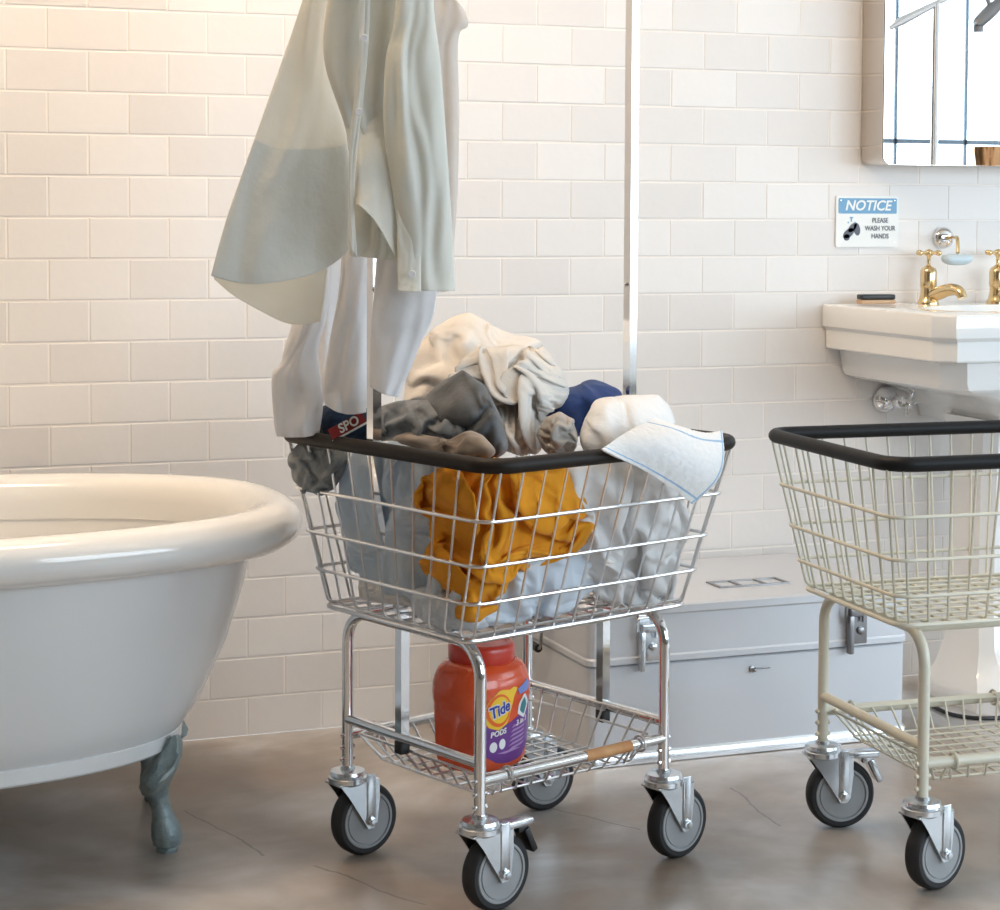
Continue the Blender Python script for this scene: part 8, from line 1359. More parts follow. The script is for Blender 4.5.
16,-24,12,11,-17,-6,7,16,1,-14,5,8,0,-9,-10,22,-22,16,16,-22,9,10,-11,3,6,10,-4,7,-21,-13,-3,7,1,1,0,-1,-2,34,10,-33,16,3,-22,12,5,0,-2,0,-4,-21,13,15,-1,-14,25,0,-8,-19,14,-1,
16,8,-27,-11,2,-5,-7,10,9,-8,10,-5,1,1,0,0,0,1,1,-2,-2,21,-3,-8,-7,-16,4,20,13,-12,12,-5,-19,1,-2,5,-8,18,17,0,-10,0,16,-4,7,5,-6,-14,-3,-26,8,0,3,7,0,0,0,0,1,0,
-1,1,0,-3,-16,14,10,8,-9,-17,25,12,-20,25,-1,-10,8,-7,-9,-21,6,20,-1,2,16,-10,13,-15,0,-2,-8,0,-21,21,-7,9,0,-1,0,0,-1,-1,-1,0,0,2,3,-12,5,17,6,0,-18,5,18,-23,24,-9,4,-2,
-3,-16,-9,0,9,13,15,3,-15,3,-5,15,2,-6,1,-26,3,5,-1,0,-1,-1,-1,-1,3,-1,0,-11,11,1,-5,-1,-3,0,-9,12,6,25,-6,9,-16,3,7,14,-20,-7,11,-10,14,-13,0,9,7,-11,-4,16,3,1,-7,-21,
-1,0,-1,-2,1,3,-1,-2,2,-6,-6,2,0,-2,7,-1,6,-15,-1,10,4,15,10,1,-4,-11,14,-2,1,-14,12,3,1,-12,-3,3,17,-4,4,1,-3,3,-30,-1,-1,3,2,-2,-1,1,12,7,-6,-4,-1,2,2,12,4,1,
-12,-26,-5,9,16,14,-15,18,-6,-9,9,-17,9,12,-15,10,3,6,-7,-4,-14,6,1,3,29,-21,-24,0,-1,0,-1,0,9,14,6,1,-2,0,-3,-6,7,3,3,2,-15,-24,-6,12,27,-15,-2,3,-13,5,5,12,4,-6,-2,-12,
8,-5,13,-17,7,9,-7,13,13,-15,-1,-3,13,-11,-16,12,1,-4,12,-6,-8,10,-15,-11,6,8,11,5,-16,-17,11,17,-2,-2,-7,-10,1,5,1,-5,15,1,-12,10,-15,14,0,6,-2,-4,1,1,-5,1,-1,18,-10,-10,6,-1,
-12,19,-6,-20,6,7,2,6,-1,4,3,-10,-25,11,17,-15,-8,6,-3,-16,0,4,13,6,-2,-6,18,4,5,-15,-3,10,0,-3,-2,16,-7,-6,-6,13,-14,14,3,-18,11,-4,3,5,-8,-3,-17,-2,15,14,0,-28,8,10,-14,7,
-7,-6,14,-2,-17,17,10,6,-7,8,0,-1,-3,2,7,7,-17,-3,4,2,8,-17,18,-20,7,5,-10,5,-12,-12,8,2,7,15,-9,4,7,7,-25,2,13,-13,-9,19,-19,16,-8,13,4,11,5,-13,-3,2,1,-8,7,8,-2,0,
-20,-3,8,12,-16,16,-20,6,9,-10,-2,8,-17,-8,27,-13,0,-18,5,15,17,-12,4,-5,-8,6,17,0,-6,-11,15,-8,9,-3,3,7,4,-8,-6,6,5,-5,-8,-5,-6,11,14,-20,17,-24,-4,30,5,-16,5,-4,-21,6,-3,2,
-3,14,-12,19,-6,2,-6,15,11,-11,20,-8,-7,4,-10,13,-8,10,-2,-3,15,-31,24,-22,17,-13,6,-27,15,29,-7,-3,-12,-9,7,17,-11,10,-2,-12,-10,7,0,-19,20,15,-9,0,-3,10,-4,4,1,15,-15,2,11,-15,14,8,
-8,7,-25,19,-9,19,-23,26,-37,33,-39,-11,32,-3,15,-24,-16,16,-3,-1,23,2,3,-9,-8,-5,8,-4,2,6,2,-14,24,5,-3,-7,19,-9,-15,17,1,-11,9,10,-3,-11,0,-10,29,-37,35,-38,30,-20,-12,15,16,0,-1,-24,
9,-9,-12,19,14,3,-8,-5,-19,15,27,-16,8,-4,-3,16,-9,6,-17,15,12,-2,-8,2,4,-8,12,-3,0,-19,11,4,0,-7,4,5,-6,-11,8,13,1,-6,-3,6,-21,-17,-2,18,7,-13,5,-28,21,25,13,14,-20,-3,13,-9,
12,-8,-3,11,1,-1,2,-9,-4,11,-1,-2,-17,32,-33,34,-36,25,-11,-3,-25,5,35,-9,4,-3,2,-16,-3,-13,30,13,-18,-14,-28,26,17,-4,13,-10,2,3,-3,-5,-3,3,12,2,-14,11,-11,9,-3,2,-11,-9,28,-18,7,-17,
19,-1,0,-14,1,24,-6,-15,-6,13,-14,-2,-12,8,20,24,-21,-25,20,-2,-12,19,-19,1,15,-8,8,-22,22,-7,9,-2,-1,2,-11,18,-13,12,-30,23,-7,3,-18,20,-9,-4,-10,6,-2,4,28,-16,7,-13,-8,18,-39,18,13,-13,
17,4,-10,7,8,-19,14,4,6,-10,-7,-2,8,2,-1,-8,12,-2,0,-20,32,-40,32,-6,-4,4,-4,15,-31,-18,29,-14,3,-5,22,6,-27,7,25,-41,-2,17,12,-11,16,-19,9,18,-25,17,-6,17,-20,6,-6,-1,10,-4,-3,-1,
15,-1,-13,19,-16,3,1,-6,9,-5,6,-2,-21,16,-22,14,-19,7,17,-32,4,14,5,1,1414,7,9,9,9,9,8,9,11,10,9,9,7,7,6,6,5,5,5,5,4,5,6,7,7,8,8,9,8,9,8,7,7,7,7,6,
6,5,5,4,4,4,-6,-16,-2,4,-1,-5,-1,2,12,-13,2,13,-14,1,5,19,-19,10,9,-13,18,0,-1,11,0,-9,17,-5,-8,14,0,-15,12,-1,-7,-11,11,2,-15,21,0,-18,-1,4,6,-3,-5,16,1,-11,-10,7,1,-15,
25,-23,6,0,19,-32,-5,31,-32,7,13,-11,3,12,-16,17,4,-21,11,9,-9,-11,10,0,-8,16,-7,-15,2,19,0,5,3,-4,11,-24,-13,15,2,8,0,-4,-3,14,-13,-12,15,4,-13,-1,24,-11,4,-1,-4,6,-2,-19,10,3,
-10,-3,0,9,-10,18,-10,-13,35,-15,14,-12,0,-4,1,-3,7,0,15,-12,3,-8,-11,5,-1,17,-12,-1,-5,12,-7,3,7,2,-16,16,0,-12,10,6,-15,1,0,-2,7,-1,-4,-15,15,-3,-4,21,-17,9,0,-14,10,8,-12,14,
-3,-2,-3,-10,11,10,-15,-9,19,-11,-1,17,-5,-5,-9,18,3,-13,4,3,-6,-8,12,-2,-7,12,-16,14,1,0,-9,2,-8,-12,11,15,1,-3,-10,10,7,-7,5,1,-3,2,3,-10,6,-9,14,-7,-6,2,16,-14,8,-13,14,-4,
1,-4,-16,17,-13,12,-6,-1,8,-5,7,1,-11,9,2,3,22,-23,1,5,-14,5,2,4,-12,9,8,3,-17,-1,12,-5,-8,14,-14,0,18,-13,12,-3,-12,8,9,-18,6,-10,16,-8,6,-10,6,-9,14,1,2,-7,6,7,-14,7,
1,27,-21,-14,3,8,12,-10,-17,6,17,-5,-12,16,-13,13,-2,-15,0,21,-16,11,-14,10,-8,15,-15,3,-5,-1,15,-7,-12,9,-3,14,5,-17,4,-6,-2,14,0,8,22,-21,-12,2,3,13,-1,-6,-3,-4,7,-13,11,-7,4,15,
-23,-6,8,8,-4,-3,10,-11,-2,-10,14,7,-5,12,-13,-1,-4,3,19,-3,-8,9,9,-14,-1,-12,16,7,5,-20,5,2,16,0,-8,11,-5,-7,-12,-4,22,-27,18,10,-15,-9,17,-5,-5,11,5,-14,-5,2,-9,16,10,-13,-3,-4,
-4,17,-2,-1,-16,22,-2,-10,7,19,-13,20,-22,2,3,18,0,5,-18,27,-32,4,-18,22,-7,-14,4,5,8,-8,-1,-20,30,9,-23,7,-7,-12,14,18,-17,3,4,7,-3,1,-5,7,-1,11,-20,9,5,-3,6,-2,-11,4,21,1,
6,-3,17,-21,-17,-9,10,13,-15,0,-4,15,-28,7,-9,12,19,-19,22,-4,-15,-15,35,-6,-8,10,5,-1,8,-12,-1,2,12,-23,11,1,11,-11,6,-9,-3,10,17,-5,1,-3,1,-11,-2,-11,22,-15,1,-5,7,-9,-7,6,-5,9,
-6,11,18,-8,-21,5,5,0,8,4,3,-1,-2,-1,4,4,-2,1,-5,11,3,3,-3,-13,11,2,4,0,2,-11,-14,12,-18,12,-8,0,-3,6,-1,8,0,-3,-10,-5,8,27,11,-6,-10,-5,2,2,6,-1,-1,9,-14,10,4,-10,
9,-5,0,-2,-2,9,-11,14,11,-4,-1,0,-14,-3,0,5,-15,-18,20,27,-4,-12,-6,6,10,-2,-20,1,2,15,7,1,-2,9,-14,7,-2,-6,15,-1,-9,11,-7,6,0,7,-13,-7,8,-5,9,16,-4,2,-13,-15,12,0,6,-20,
-8,6,3,11,3,-5,11,6,19,-4,-12,-8,6,0,6,-23,19,-16,-2,10,-10,0,6,-4,7,-2,-1,-3,14,-6,-13,-7,10,-1,13,-2,3,-14,7,-25,16,13,-15,2,8,-9,16,1,-20,10,-3,6,13,-7,10,-13,-7,17,-30,16,
-2,-7,7,2,2,6,-4,0,0,-7,-1,14,-14,18,-28,-6,2,13,18,-9,-6,0,-27,8,33,-2,6,-5,-11,6,13,-11,3,5,7,-12,-11,19,-3,-21,23,-13,-2,-3,1,0,2,-5,4,5,-3,6,-6,-3,25,-36,-1,-1,-2,0,
1,18,-19,4,6,17,5,2,-16,15,-4,2,3,4,-13,-11,-1,23,-16,-5,0,20,-19,7,-2,5,-11,1,-7,9,-5,5,8,-4,7,4,-24,0,-1,0,0,-1,-2,0,-2,5,20,4,-8,-5,17,-12,16,-21,2,4,9,-8,-5,4,
14,-23,6,-4,1,8,4,-7,6,0,0,-13,8,-12,-1,10,-4,-4,-1,0,0,0,-1,0,1,-1,-1,7,-1,-8,6,8,1,12,-17,20,-14,-1,-2,12,-14,-5,1,19,-6,-11,26,-18,4,-8,5,-4,0,-5,-9,7,6,-8,7,-10,
0,0,1,-1,1,0,-1,0,-1,8,-7,0,-1,12,-5,-3,12,-1,10,-3,-8,-10,16,-4,-1,-5,8,6,-7,-4,4,-2,1,-5,-4,14,3,-10,-10,4,-9,0,0,0,-1,1,-1,-1,1,-1,-1,0,12,1,-9,-6,19,1,-1,-2,
1,1,0,8,-10,7,0,7,-18,11,-4,-2,4,1,-6,5,6,-6,-7,15,0,-9,-8,-9,0,0,0,-1,0,0,0,-2,1,3,3,2,1,-7,-2,11,7,7,-2,-2,3,-7,3,-6,-8,-4,20,-18,-5,17,3,1,-1,-6,0,4,
11,-7,-8,6,-9,-13,5,-1,0,0,0,0,-2,1,45,-23,-14,-1,1,-3,-6,-3,11,6,7,7,-1,0,-6,-7,10,-5,-9,27,-5,-14,2,12,-8,6,-3,3,-9,-16,-13,-8,6,21,9,-5,-13,1,0,-1,9,28,-31,14,11,-15,
2,-1,-11,-4,-14,10,15,4,10,4,0,-5,-15,9,0,-23,-1,21,2,11,2,-2,-2,-24,-4,0,3,-4,1,7,10,15,3,-3,-10,-4,-6,-8,24,-10,2,15,-21,2,8,-13,-2,-19,-6,20,6,8,12,6,-5,-20,2,5,24,-25,
0,0,3,-16,5,8,-23,9,-2,0,10,-1,-1,13,7,-1,6,-3,3,-16,-13,20,-7,1,15,-21,-3,-3,-2,-1,-5,-20,14,17,4,12,10,-2,-19,-13,4,12,-1,-9,-8,7,-11,6,13,-18,18,11,-6,-3,5,-26,28,6,-1,10,
-8,2,2,-17,7,-8,-4,14,-2,-8,-3,-2,-7,-4,-11,-7,22,4,17,13,-3,-1,-30,12,-2,-14,10,-8,8,-7,16,-7,-2,1,10,-3,-6,10,-26,17,27,-9,7,-6,-15,14,-13,9,-2,-7,-2,-1,-2,0,-6,-5,-11,-10,-8,22,
11,14,17,-8,0,-14,-2,-14,-18,29,-7,1,13,9,-3,-9,0,-5,6,17,-15,-10,7,8,17,0,-9,-16,20,-16,5,4,-13,17,-14,-1,-10,8,-13,-1,-10,-11,11,12,9,-3,14,-10,-2,32,1,-43,-4,21,-16,21,-5,9,-19,4,
0,3,19,-13,0,0,9,6,-2,-8,-18,24,-13,2,11,-21,3,-2,12,-22,15,-7,-11,-12,-9,4,7,41,-40,20,-2,-7,7,20,-8,-1,1,-14,12,-8,18,-8,-7,-13,17,21,-42,29,-29,28,-10,23,-18,-17,12,1,-1,4,9,-11,
-19,10,-7,2,0,-4,-13,-12,5,20,30,-23,-1,-27,31,9,4,-12,9,0,-18,6,2,3,0,-9,13,-3,4,-19,28,-26,34,-27,25,-5,-11,3,-9,16,-13,7,0,-5,-13,-7,3,-1,-11,-8,0,-6,-1,30,1,-3,-20,23,12,-6,
-6,16,-5,-7,-2,14,-10,-7,-6,11,5,1,-17,20,-20,22,-15,13,0,1,-13,0,17,-19,15,-5,4,-8,-13,-5,13,-9,-14,-10,24,3,2,12,10,-36,14,1,-1,-6,12,8,-16,-1,8,12,-25,2,13,12,-13,-5,1,0,-4,-1,
3,-3,12,-7,-2,4,4,-6,5,6,-7,-10,-8,4,1,-16,-8,24,3,-3,0,11,-19,15,-3,-10,8,-7,16,-15,4,9,2,-13,14,-6,14,-26,17,-9,14,-15,12,-12,13,1,-12,8,-9,5,1,-1,7,-3,-14,2,-10,-10,2,-21,
5,10,-10,13,-1,-16,7,2,3,-7,-16,18,-8,4,7,-11,7,-10,15,4,-20,10,-3,9,-16,3,0,9,-9,15,-2,1,-10,7,3,1,-16,-1,9,-11,-11,-15,5,-5,4,-11,20,-10,-6,4,7,14,-17,-9,11,5,-3,-6,-9,8,
-7,10,10,-15,13,-13,18,-5,-18,-3,18,-8,-5,-5,13,-11,6,10,-13,4,-2,13,-5,-24,10,0,-5,-8,-5,26,-26,25,-15,4,12,6,-25,3,17,-9,-13,9,-10,15,-5,4,-1,-4,-1,-1,22,-15,-3,-3,12,-11,-2,-12,5,6,
15,-28,3,-4,4,-2,14,14,-6,5,-10,-14,25,-23,2,-6,17,-5,14,-17,-13,22,3,-15,0,-14,5,0,-12,16,-8,10,-8,10,0,-2,-8,18,-10,11,-18,-14,12,12,-15,-4,-11,15,-43,7,7,9,12,16,17,15,8,0,-4,-6,
-2,2,3,3,-3,-9,-14,-17,-14,-11,-5,-1,2,3,2,0,-1,-3,-3,-2,-1,-1,0,0,0,1,1,3,5,10,-3,-4,12,3,-26,8,-1,-9,15,-7,19,11,2,-19,16,-5,-11,-5,-1,-11,20,-17,25,6,-34,30,-24,21,6,1,
-17,-21,4,25,-14,-11,-1,14,24,-15,-6,12,2,-21,-13,19,14,-25,-2,-2,-13,19,-2,9,1,0,-22,26,-10,10,-1,29,-37,9,-4,13,14,-38,7,-19,13,25,18,-7,-22,19,13,2,-14,-15,13,24,4,-24,8,-3,-9,-20,11,25,
2,7,-5,-9,-10,-30,24,6,-13,-5,22,-8,-3,10,9,-9,-20,1,41,5,-5,-22,-23,-2,23,-17,36,-25,21,14,-6,-20,-30,17,4,18,8,14,-5,-7,-23,-4,-5,12,3,-13,-11,13,-10,22,-5,-10,21,-6,0,-8,31,3,-19,-20,
0,20,22,7,-30,-7,-4,15,-17,3,-1,14,14,4,-9,-28,8,12,7,2,11,-5,-5,-12,-16,-2,5,0,1,5,7,8,3,-29,0,18,-3,-17,15,27,-1,-21,-18,-20,8,25,22,4,-4,11,-18,-19,5,1,21,4,-8,26,-4,-35,
5,4,-10,4,19,-14,-8,-5,-22,8,25,-18,2,5,19,-7,-32,23,3,-16,-5,19,19,-3,9,-5,-27,-15,31,-21,4,37,-6,-19,-9,0,9,14,-14,-21,3,10,3,11,10,-9,-8,15,8,-26,-2,-4,0,0,-15,2,13,9,-9,-21,
24,-1,-22,6,26,15,-6,-10,4,-11,-4,-11,9,1,25,-2,-18,-6,-4,11,13,-25,-12,13,3,11,8,-3,-2,-15,1,19,7,-5,-24,23,-34,-8,6,21,2,-21,12,19,-20,-3,6,18,-19,1,14,-3,-2,-7,-27,17,16,4,-19,-14,
4,25,9,6,-24,-10,5,-25,3,30,7,0,-4,-16,14,3,-7,-1,20,-42,-12,15,-3,23,-39,17,35,-28,7,-1,13,-4,-13,0,-1,21,-15,-16,11,20,6,-15,-26,-2,19,15,12,-31,7,-3,-11,-1,-2,27,5,-3,-18,13,13,-20,
7,9,-20,-20,28,-27,13,-5,25,-14,-3,8,-6,2,1,-3,-21,17,32,-34,-15,14,29,-4,-5,-32,-3,-30,5,43,9,6,-14,-10,22,-25,24,10,2,-16,6,-1,-5,0,10,-4,-24,29,-14,15,-17,12,-23,4,1,-8,15,4,-7,-19,
14,31,-19,-23,18,11,-15,-9,31,4,-17,-8,11,6,3,-25,-4,3,-1,-6,25,12,-11,0,-4,2,6,-13,15,-24,25,-28,8,19,-11,-14,-13,16,-10,25,3,-13,-26,2,25,21,-40,19,10,-5,-8,20,-1,-18,12,5,3,-2,-14,-10,
-9,23,-23,14,14,10,-11,-6,-6,11,2,1,-4,-7,-17,12,6,-3,-1,1,-13,3,5,31,-7,-17,-23,15,29,-5,-2,-1,-49,13,33,-12,10,-20,7,34,-11,7,-26,-20,13,-14,2,21,15,-2,-11,2,-2,11,-16,10,4,-25,3,9,
0,-6,0,-13,26,-28,31,13,-4,-38,-4,23,-12,30,7,-34,3,5,9,14,-24,-6,4,23,13,-11,-3,-11,-16,-12,17,17,-6,-3,1,6,5,-7,1,10,-17,-23,21,6,7,-10,3,-9,-23,14,29,16,-6,-45,11,-13,28,17,-41,13,
6,-15,35,-31,26,-32,16,19,-9,5,-2,-9,-23,26,2,-10,2,6,6,-2,-7,-2,-1,-3,-23,13,-3,23,-1,18,-32,-21,-5,3,27,17,0,-20,-1,-20,34,-13,3,18,-33,41,-32,25,-15,-7,-3,15,2,-11,-3,-1,15,-1,1,2,
2,-3,-7,-19,13,-3,3,-13,6,-21,4,19,41,-8,-1,-23,-37,36,17,-1,-35,37,-34,10,-1,-3,21,-25,20,-11,-2,0,2,-16,18,14,3,-42,2,20,0,-8,5,12,-6,0,-6,2,6,16,-7,-14,-24,4,-2,31,6,12,-9,-10,
7,13,-3,-28,25,-21,-5,-16,1,5,-3,5,4,1,2,2,-13,4,-8,21,0,0,0,0,0,10,4,-8,-13,13,9,-8,-7,11,12,-29,13,-24,-5,18,10,-21,5,11,-1,17,-32,18,-9,4,-16,1,8,2,-3,3,-25,4,0,14,
17,0,0,0,0,0,0,0,0,2,9,6,2,-13,11,6,-20,25,-41,-4,-5,1,-3,-2,15,-15,25,4,15,-12,-12,1,10,5,-17,-16,-6,39,25,-28,-2,1,0,0,0,0,0,0,0,0,0,5,1,26,-14,-4,10,-3,3,-21,
25,-16,-12,-17,25,-18,-8,7,-9,0,33,-6,-14,-6,19,-18,5,-3,11,-36,8,41,-8,1,0,0,0,0,0,0,0,0,0,20,-12,0,11,18,-19,4,7,-3,-19,18,-17,15,-36,36,-44,1,2,1,-6,31,-14,21,-27,8,-10,23,
-9,-12,2,-5,21,2,0,0,0,0,0,0,0,0,0,0,25,-50,24,5,16,0,-9,11,4,-10,3,-31,32,-37,33,-12,-18,-8,2,26,-13,-14,9,4,12,-13,-3,12,-3,6,0,3,0,0,0,0,0,0,0,0,0,4,-1,17,
-22,2,10,10,4,-10,-8,9,6,0,-34,21,-30,3,5,30,18,-31,-11,-4,5,-9,0,0,13,2,7,-1,-1,-20,19,0,0,0,0,0,0,0,12,-4,8,4,-1,-5,-2,-7,0,7,13,-10,-9,11,7,-26,22,-13,1,-23,-7,21,
-7,-11,-1,25,-13,3,8,8,-11,0,-12,1,-3,-1,14,0,0,0,25,3,-23,-4,-12,17,-2,-13,13,-2,1,-3,1,7,16,-13,-9,18,-20,22,5,-22,0,-11,-4,6,1,-14,22,3,3,-20,12,-10,13,-6,-21,16,-14,17,-9,-4,
3,13,14,-24,7,-23,21,8,-26,11,-9,-2,-3,2,7,17,13,-18,14,-25,4,12,-24,7,-1,18,2,-5,1,0,-22,18,-11,11,-7,1,1,-19,16,4,-18,7,-30,14,13,23,-25,8,-16,13,11,-22,4,3,2,14,-5,-5,4,14,
-14,14,-29,-4,1,3,1,1,-5,16,-6,-8,16,3,-6,-17,-5,2,-12,20,-14,-10,24,-4,1,-14,-1,13,22,-20,-13,-4,15,-10,14,7,4,-22,-11,4,1,13,18,-11,13,-20,-9,1,1,-13,28,-12,5,10,-6,1,5,-21,1,-10,
1,-6,15,-12,8,9,11,-25,5,-10,12,21,-8,-23,-8,4,0,-5,-1,9,6,19,-3,-8,-7,16,1,13,-20,-14,1,25,-23,10,3,-13,-10,-2,10,-1,-6,-6,8,2,-8,15,-13,6,-4,14,-22,15,-19,17,17,-1,-31,21,-25,16,
-16,4,8,-5,1,-6,3,-1,11,-1,20,-22,0,1,10,1,0,6,-18,-22,6,22,-13,-1,12,-19,11,-3,4,1,-10,7,10,-19,22,-27,23,15,5,-16,-6,-20,25,-26,0,-2,8,5,-8,25,-30,18,-9,8,2,-2,1,-3,3,4,
2,-16,-19,28,9,-10,7,-11,-10,-2,18,-18,21,-16,-3,7,-10,18,-4,-1,24,-3,10,-15,1,-5,-8,-15,-5,7,18,-1,6,-4,-10,7,3,-20,-1,-2,2,14,20,1,-23,-23,39,-4,-7,-6,-10,12,0,11,-24,21,-12,5,-11,7,
-11,4,15,17,5,-5,-5,6,-3,-15,-5,-6,17,1,27,-13,-19,2,7,24,-30,-7,-7,-6,18,20,1,-24,5,24,-27,5,-5,-14,-1,5,16,-25,22,-18,19,-27,12,3,-1,4,17,4,-1,-1,-6,15,-10,-13,-9,-7,6,12,34,-28,
10,6,5,-26,-15,9,-17,-7,46,16,-56,10,36,-4,-14,-10,7,-15,6,7,-2,-5,3,2,-5,-6,-5,18,0,2,5,2,19,-9,-4,14,-40,-10,11,10,-7,20,10,-9,17,4,-20,-23,33,-9,-38,18,31,-28,3,28,-1,-17,-3,-12,
0,17,-15,22,-37,35,-8,-18,-4,-5,18,10,3,-4,-6,26,-2,-15,9,-12,-6,-15,23,6,8,-26,22,18,-2,-21,-24,45,16,-27,-27,31,-33,22,3,-8,-1,-4,-6,0,20,-18,2,-13,15,5,-1,-18,-2,20,2,27,-6,-25,26,-3,
2,0,-9,-8,-2,7,3,-15,-14,24,25,5,-35,-3,20,0,1,-26,18,-6,1,6,-27,38,-29,5,-13,24,-4,3,-18,32,-43,3,-4,5,-11,3,19,14,1,12,0,-11,25,14,-20,-14,-3,7,-27,3,19,21,19,-15,-33,21,-1,11,
-24,-3,12,4,-10,-5,0,-16,20,-28,29,3,-15,6,29,-28,-18,-6,11,-7,4,2,7,10,2,10,-20,17,8,-7,-9,11,10,-20,-12,5,15,-8,9,-15,7,-4,12,-25,0,16,20,-16,19,-5,-23,13,-3,-12,21,-19,4,23,-8,-16,
-15,7,-3,6,-6,-2,11,7,-6,-9,16,11]),
    'jeans': (28, [
1573,-29,-24,-15,-2,-1,-3,-7,-12,-7,2,1,1,0,0,0,0,0,1,0,1,1,3,6,5,7,14,21,24,1,4,-4,-10,3,-5,6,3,-2,-8,-7,-4,5,1,-5,-8,9,-12,-4,-1,20,6,1,13,3,-2,-4,12,7,1,1,
-1,-12,11,-3,2,4,0,0,3,-2,-5,-2,4,-14,4,4,19,0,-13,2,-2,2,2,-3,2,9,2,5,2,0,-14,8,2,5,0,0,1,0,-3,1,-2,-11,13,3,0,-14,14,3,-4,-4,1,0,-2,10,7,2,2,2,3,-14,
-9,-8,9,12,2,1,0,-1,-11,13,-8,13,-4,4,-1,-3,-2,3,-5,1,-2,1,12,4,1,2,2,4,1,-8,-14,-15,-2,17,12,-9,7,0,13,0,-1,-4,-2,-2,-3,3,-1,-2,3,5,1,7,2,-1,1,2,3,2,-3,-8,
-5,-17,1,16,7,6,7,-5,-3,-3,-1,-1,0,-5,1,-1,9,0,-7,-3,13,5,0,-1,-2,0,-2,4,2,-1,-2,3,-1,13,-6,-4,-4,-2,0,-3,1,-1,-3,0,12,-5,2,1,-10,4,6,-4,2,3,5,5,2,-2,-1,-3,
9,2,-9,-3,-5,3,-4,1,-2,0,-2,-1,13,-5,0,0,2,-4,-1,2,3,7,7,1,-4,-1,0,0,1,-6,2,-2,0,-3,-2,0,-7,4,3,-6,10,-2,-2,1,1,3,-1,4,4,1,2,3,-3,-1,1,0,3,-5,-10,1,
2,0,0,-5,-4,-5,5,-1,8,-4,2,2,-4,4,3,1,1,1,-3,8,4,-3,-1,0,-9,-15,9,-1,1,4,1,-5,6,-10,-6,6,4,5,-2,-4,4,-3,1,2,1,3,5,-8,5,-3,-6,0,-10,9,-4,2,1,-1,2,8,
-6,3,-9,0,1,0,3,1,5,-2,-2,2,1,1,-3,6,-8,-2,4,-8,10,-2,5,-7,0,-3,3,-5,8,-1,2,-10,-1,5,0,3,-3,0,3,0,3,-3,3,-4,1,4,-2,1,-5,6,-11,5,-5,8,-4,6,-7,2,3,-8,
0,7,1,-3,3,2,-3,-2,1,2,0,2,1,2,7,-10,7,-11,6,-9,4,-1,1,-5,5,1,-7,2,1,0,3,5,-1,2,0,-1,-3,2,3,-6,3,-4,6,9,-6,1,-1,2,-6,-1,0,0,-1,-2,2,0,2,6,-1,4,
-2,1,-3,3,-4,2,-12,8,-2,8,11,6,-6,-1,-5,1,-1,-6,0,-1,2,-3,2,1,5,1,4,-2,4,-4,2,-6,4,-11,10,-6,5,12,6,1,0,-5,-1,1,-1,-5,-4,1,-5,6,-2,4,7,0,1,4,-3,0,-1,2,
-3,3,0,4,2,2,1,3,3,1,-1,-1,-2,-5,-4,-4,1,-1,2,4,9,-1,5,-6,2,0,0,3,-1,3,-1,6,-5,-1,2,1,8,4,0,-4,-2,0,-5,-1,-5,-1,2,2,10,-1,-6,7,-3,3,3,-2,5,2,2,-6,
1,3,-2,5,-13,-9,9,12,-2,0,3,-3,-1,-6,-3,1,11,1,-2,-5,7,1,-3,3,1,3,-3,-5,10,6,-7,1,2,-7,-8,-5,9,7,3,1,-3,-5,-6,-4,11,-2,3,4,-4,0,1,1,3,-6,-4,7,10,-3,-6,-6,
2,2,8,-5,-4,1,0,1,-2,-4,-6,-3,12,3,-9,3,3,-3,4,0,-2,-4,0,16,-4,-11,5,-24,5,23,-3,7,-3,-1,-4,2,-2,2,-2,-12,13,0,3,-1,-9,10,-3,-2,-13,6,19,-7,-8,7,-26,27,7,0,-1,-16,
4,6,1,-1,2,0,2,-12,14,-2,2,-7,6,-6,0,-13,18,6,-9,7,-5,-18,14,24,-1,-4,-2,6,-20,-13,20,2,2,2,-2,-1,13,0,2,-3,-6,-7,1,17,-2,1,3,-11,2,6,-5,-22,11,25,-1,-1,6,-8,-18,7,
14,5,-3,0,1626,9,8,5,2,1,5,11,17,22,24,18,11,6,0,-1,0,2,6,8,9,7,5,1,1,1,3,4,-2,-3,2,-7,9,0,-6,2,-2,-7,-4,1,1,1,7,1,6,11,5,-1,0,19,-13,-10,-9,-3,8,-1,
0,1,-10,0,-1,8,1,-7,0,1,-3,-1,7,8,-7,-4,7,6,-2,8,-1,-27,14,1,17,-6,-10,4,0,-12,3,8,-1,-2,7,-2,-5,0,-2,1,-1,-1,-3,10,7,-13,8,-10,-8,4,8,2,-8,24,-11,1,0,7,-3,-1,
-1,1,-3,6,-6,-5,2,-4,-1,-2,4,12,-14,9,-11,-1,3,9,-2,11,-9,-10,21,-10,0,6,2,-1,-4,0,5,-5,5,-5,-2,-1,-5,-6,16,-7,3,-5,7,4,-2,1,-9,6,10,-14,-3,5,0,-5,1,3,3,1,2,1,
1,1,-4,-13,5,5,2,1,-1,8,-10,5,-4,-2,1,-5,8,7,-14,4,0,-3,6,0,-2,0,-1,6,-4,-4,-9,9,-4,2,2,3,2,-7,7,-9,10,-5,-1,-2,-3,10,9,-11,0,0,1,-1,1,-1,0,-7,-2,0,7,5,
-1,-5,0,6,0,-3,-5,3,2,-4,-1,0,-1,-3,4,5,0,0,1,1,1,-5,-5,0,3,8,0,-8,1,1,1,-3,4,-1,4,-2,-3,6,-9,2,2,-3,-2,7,0,5,-7,5,-3,5,0,-1,2,-6,-6,0,-2,6,1,-1,
-3,3,-5,3,-1,2,9,-10,-1,7,-5,3,0,-2,6,-1,4,-4,-2,6,0,4,3,-8,-7,1,-2,1,-2,-4,5,-2,1,-2,8,5,-7,1,6,-8,0,0,-1,-1,2,1,6,-2,0,0,0,9,-1,-10,0,-9,-3,3,2,2,
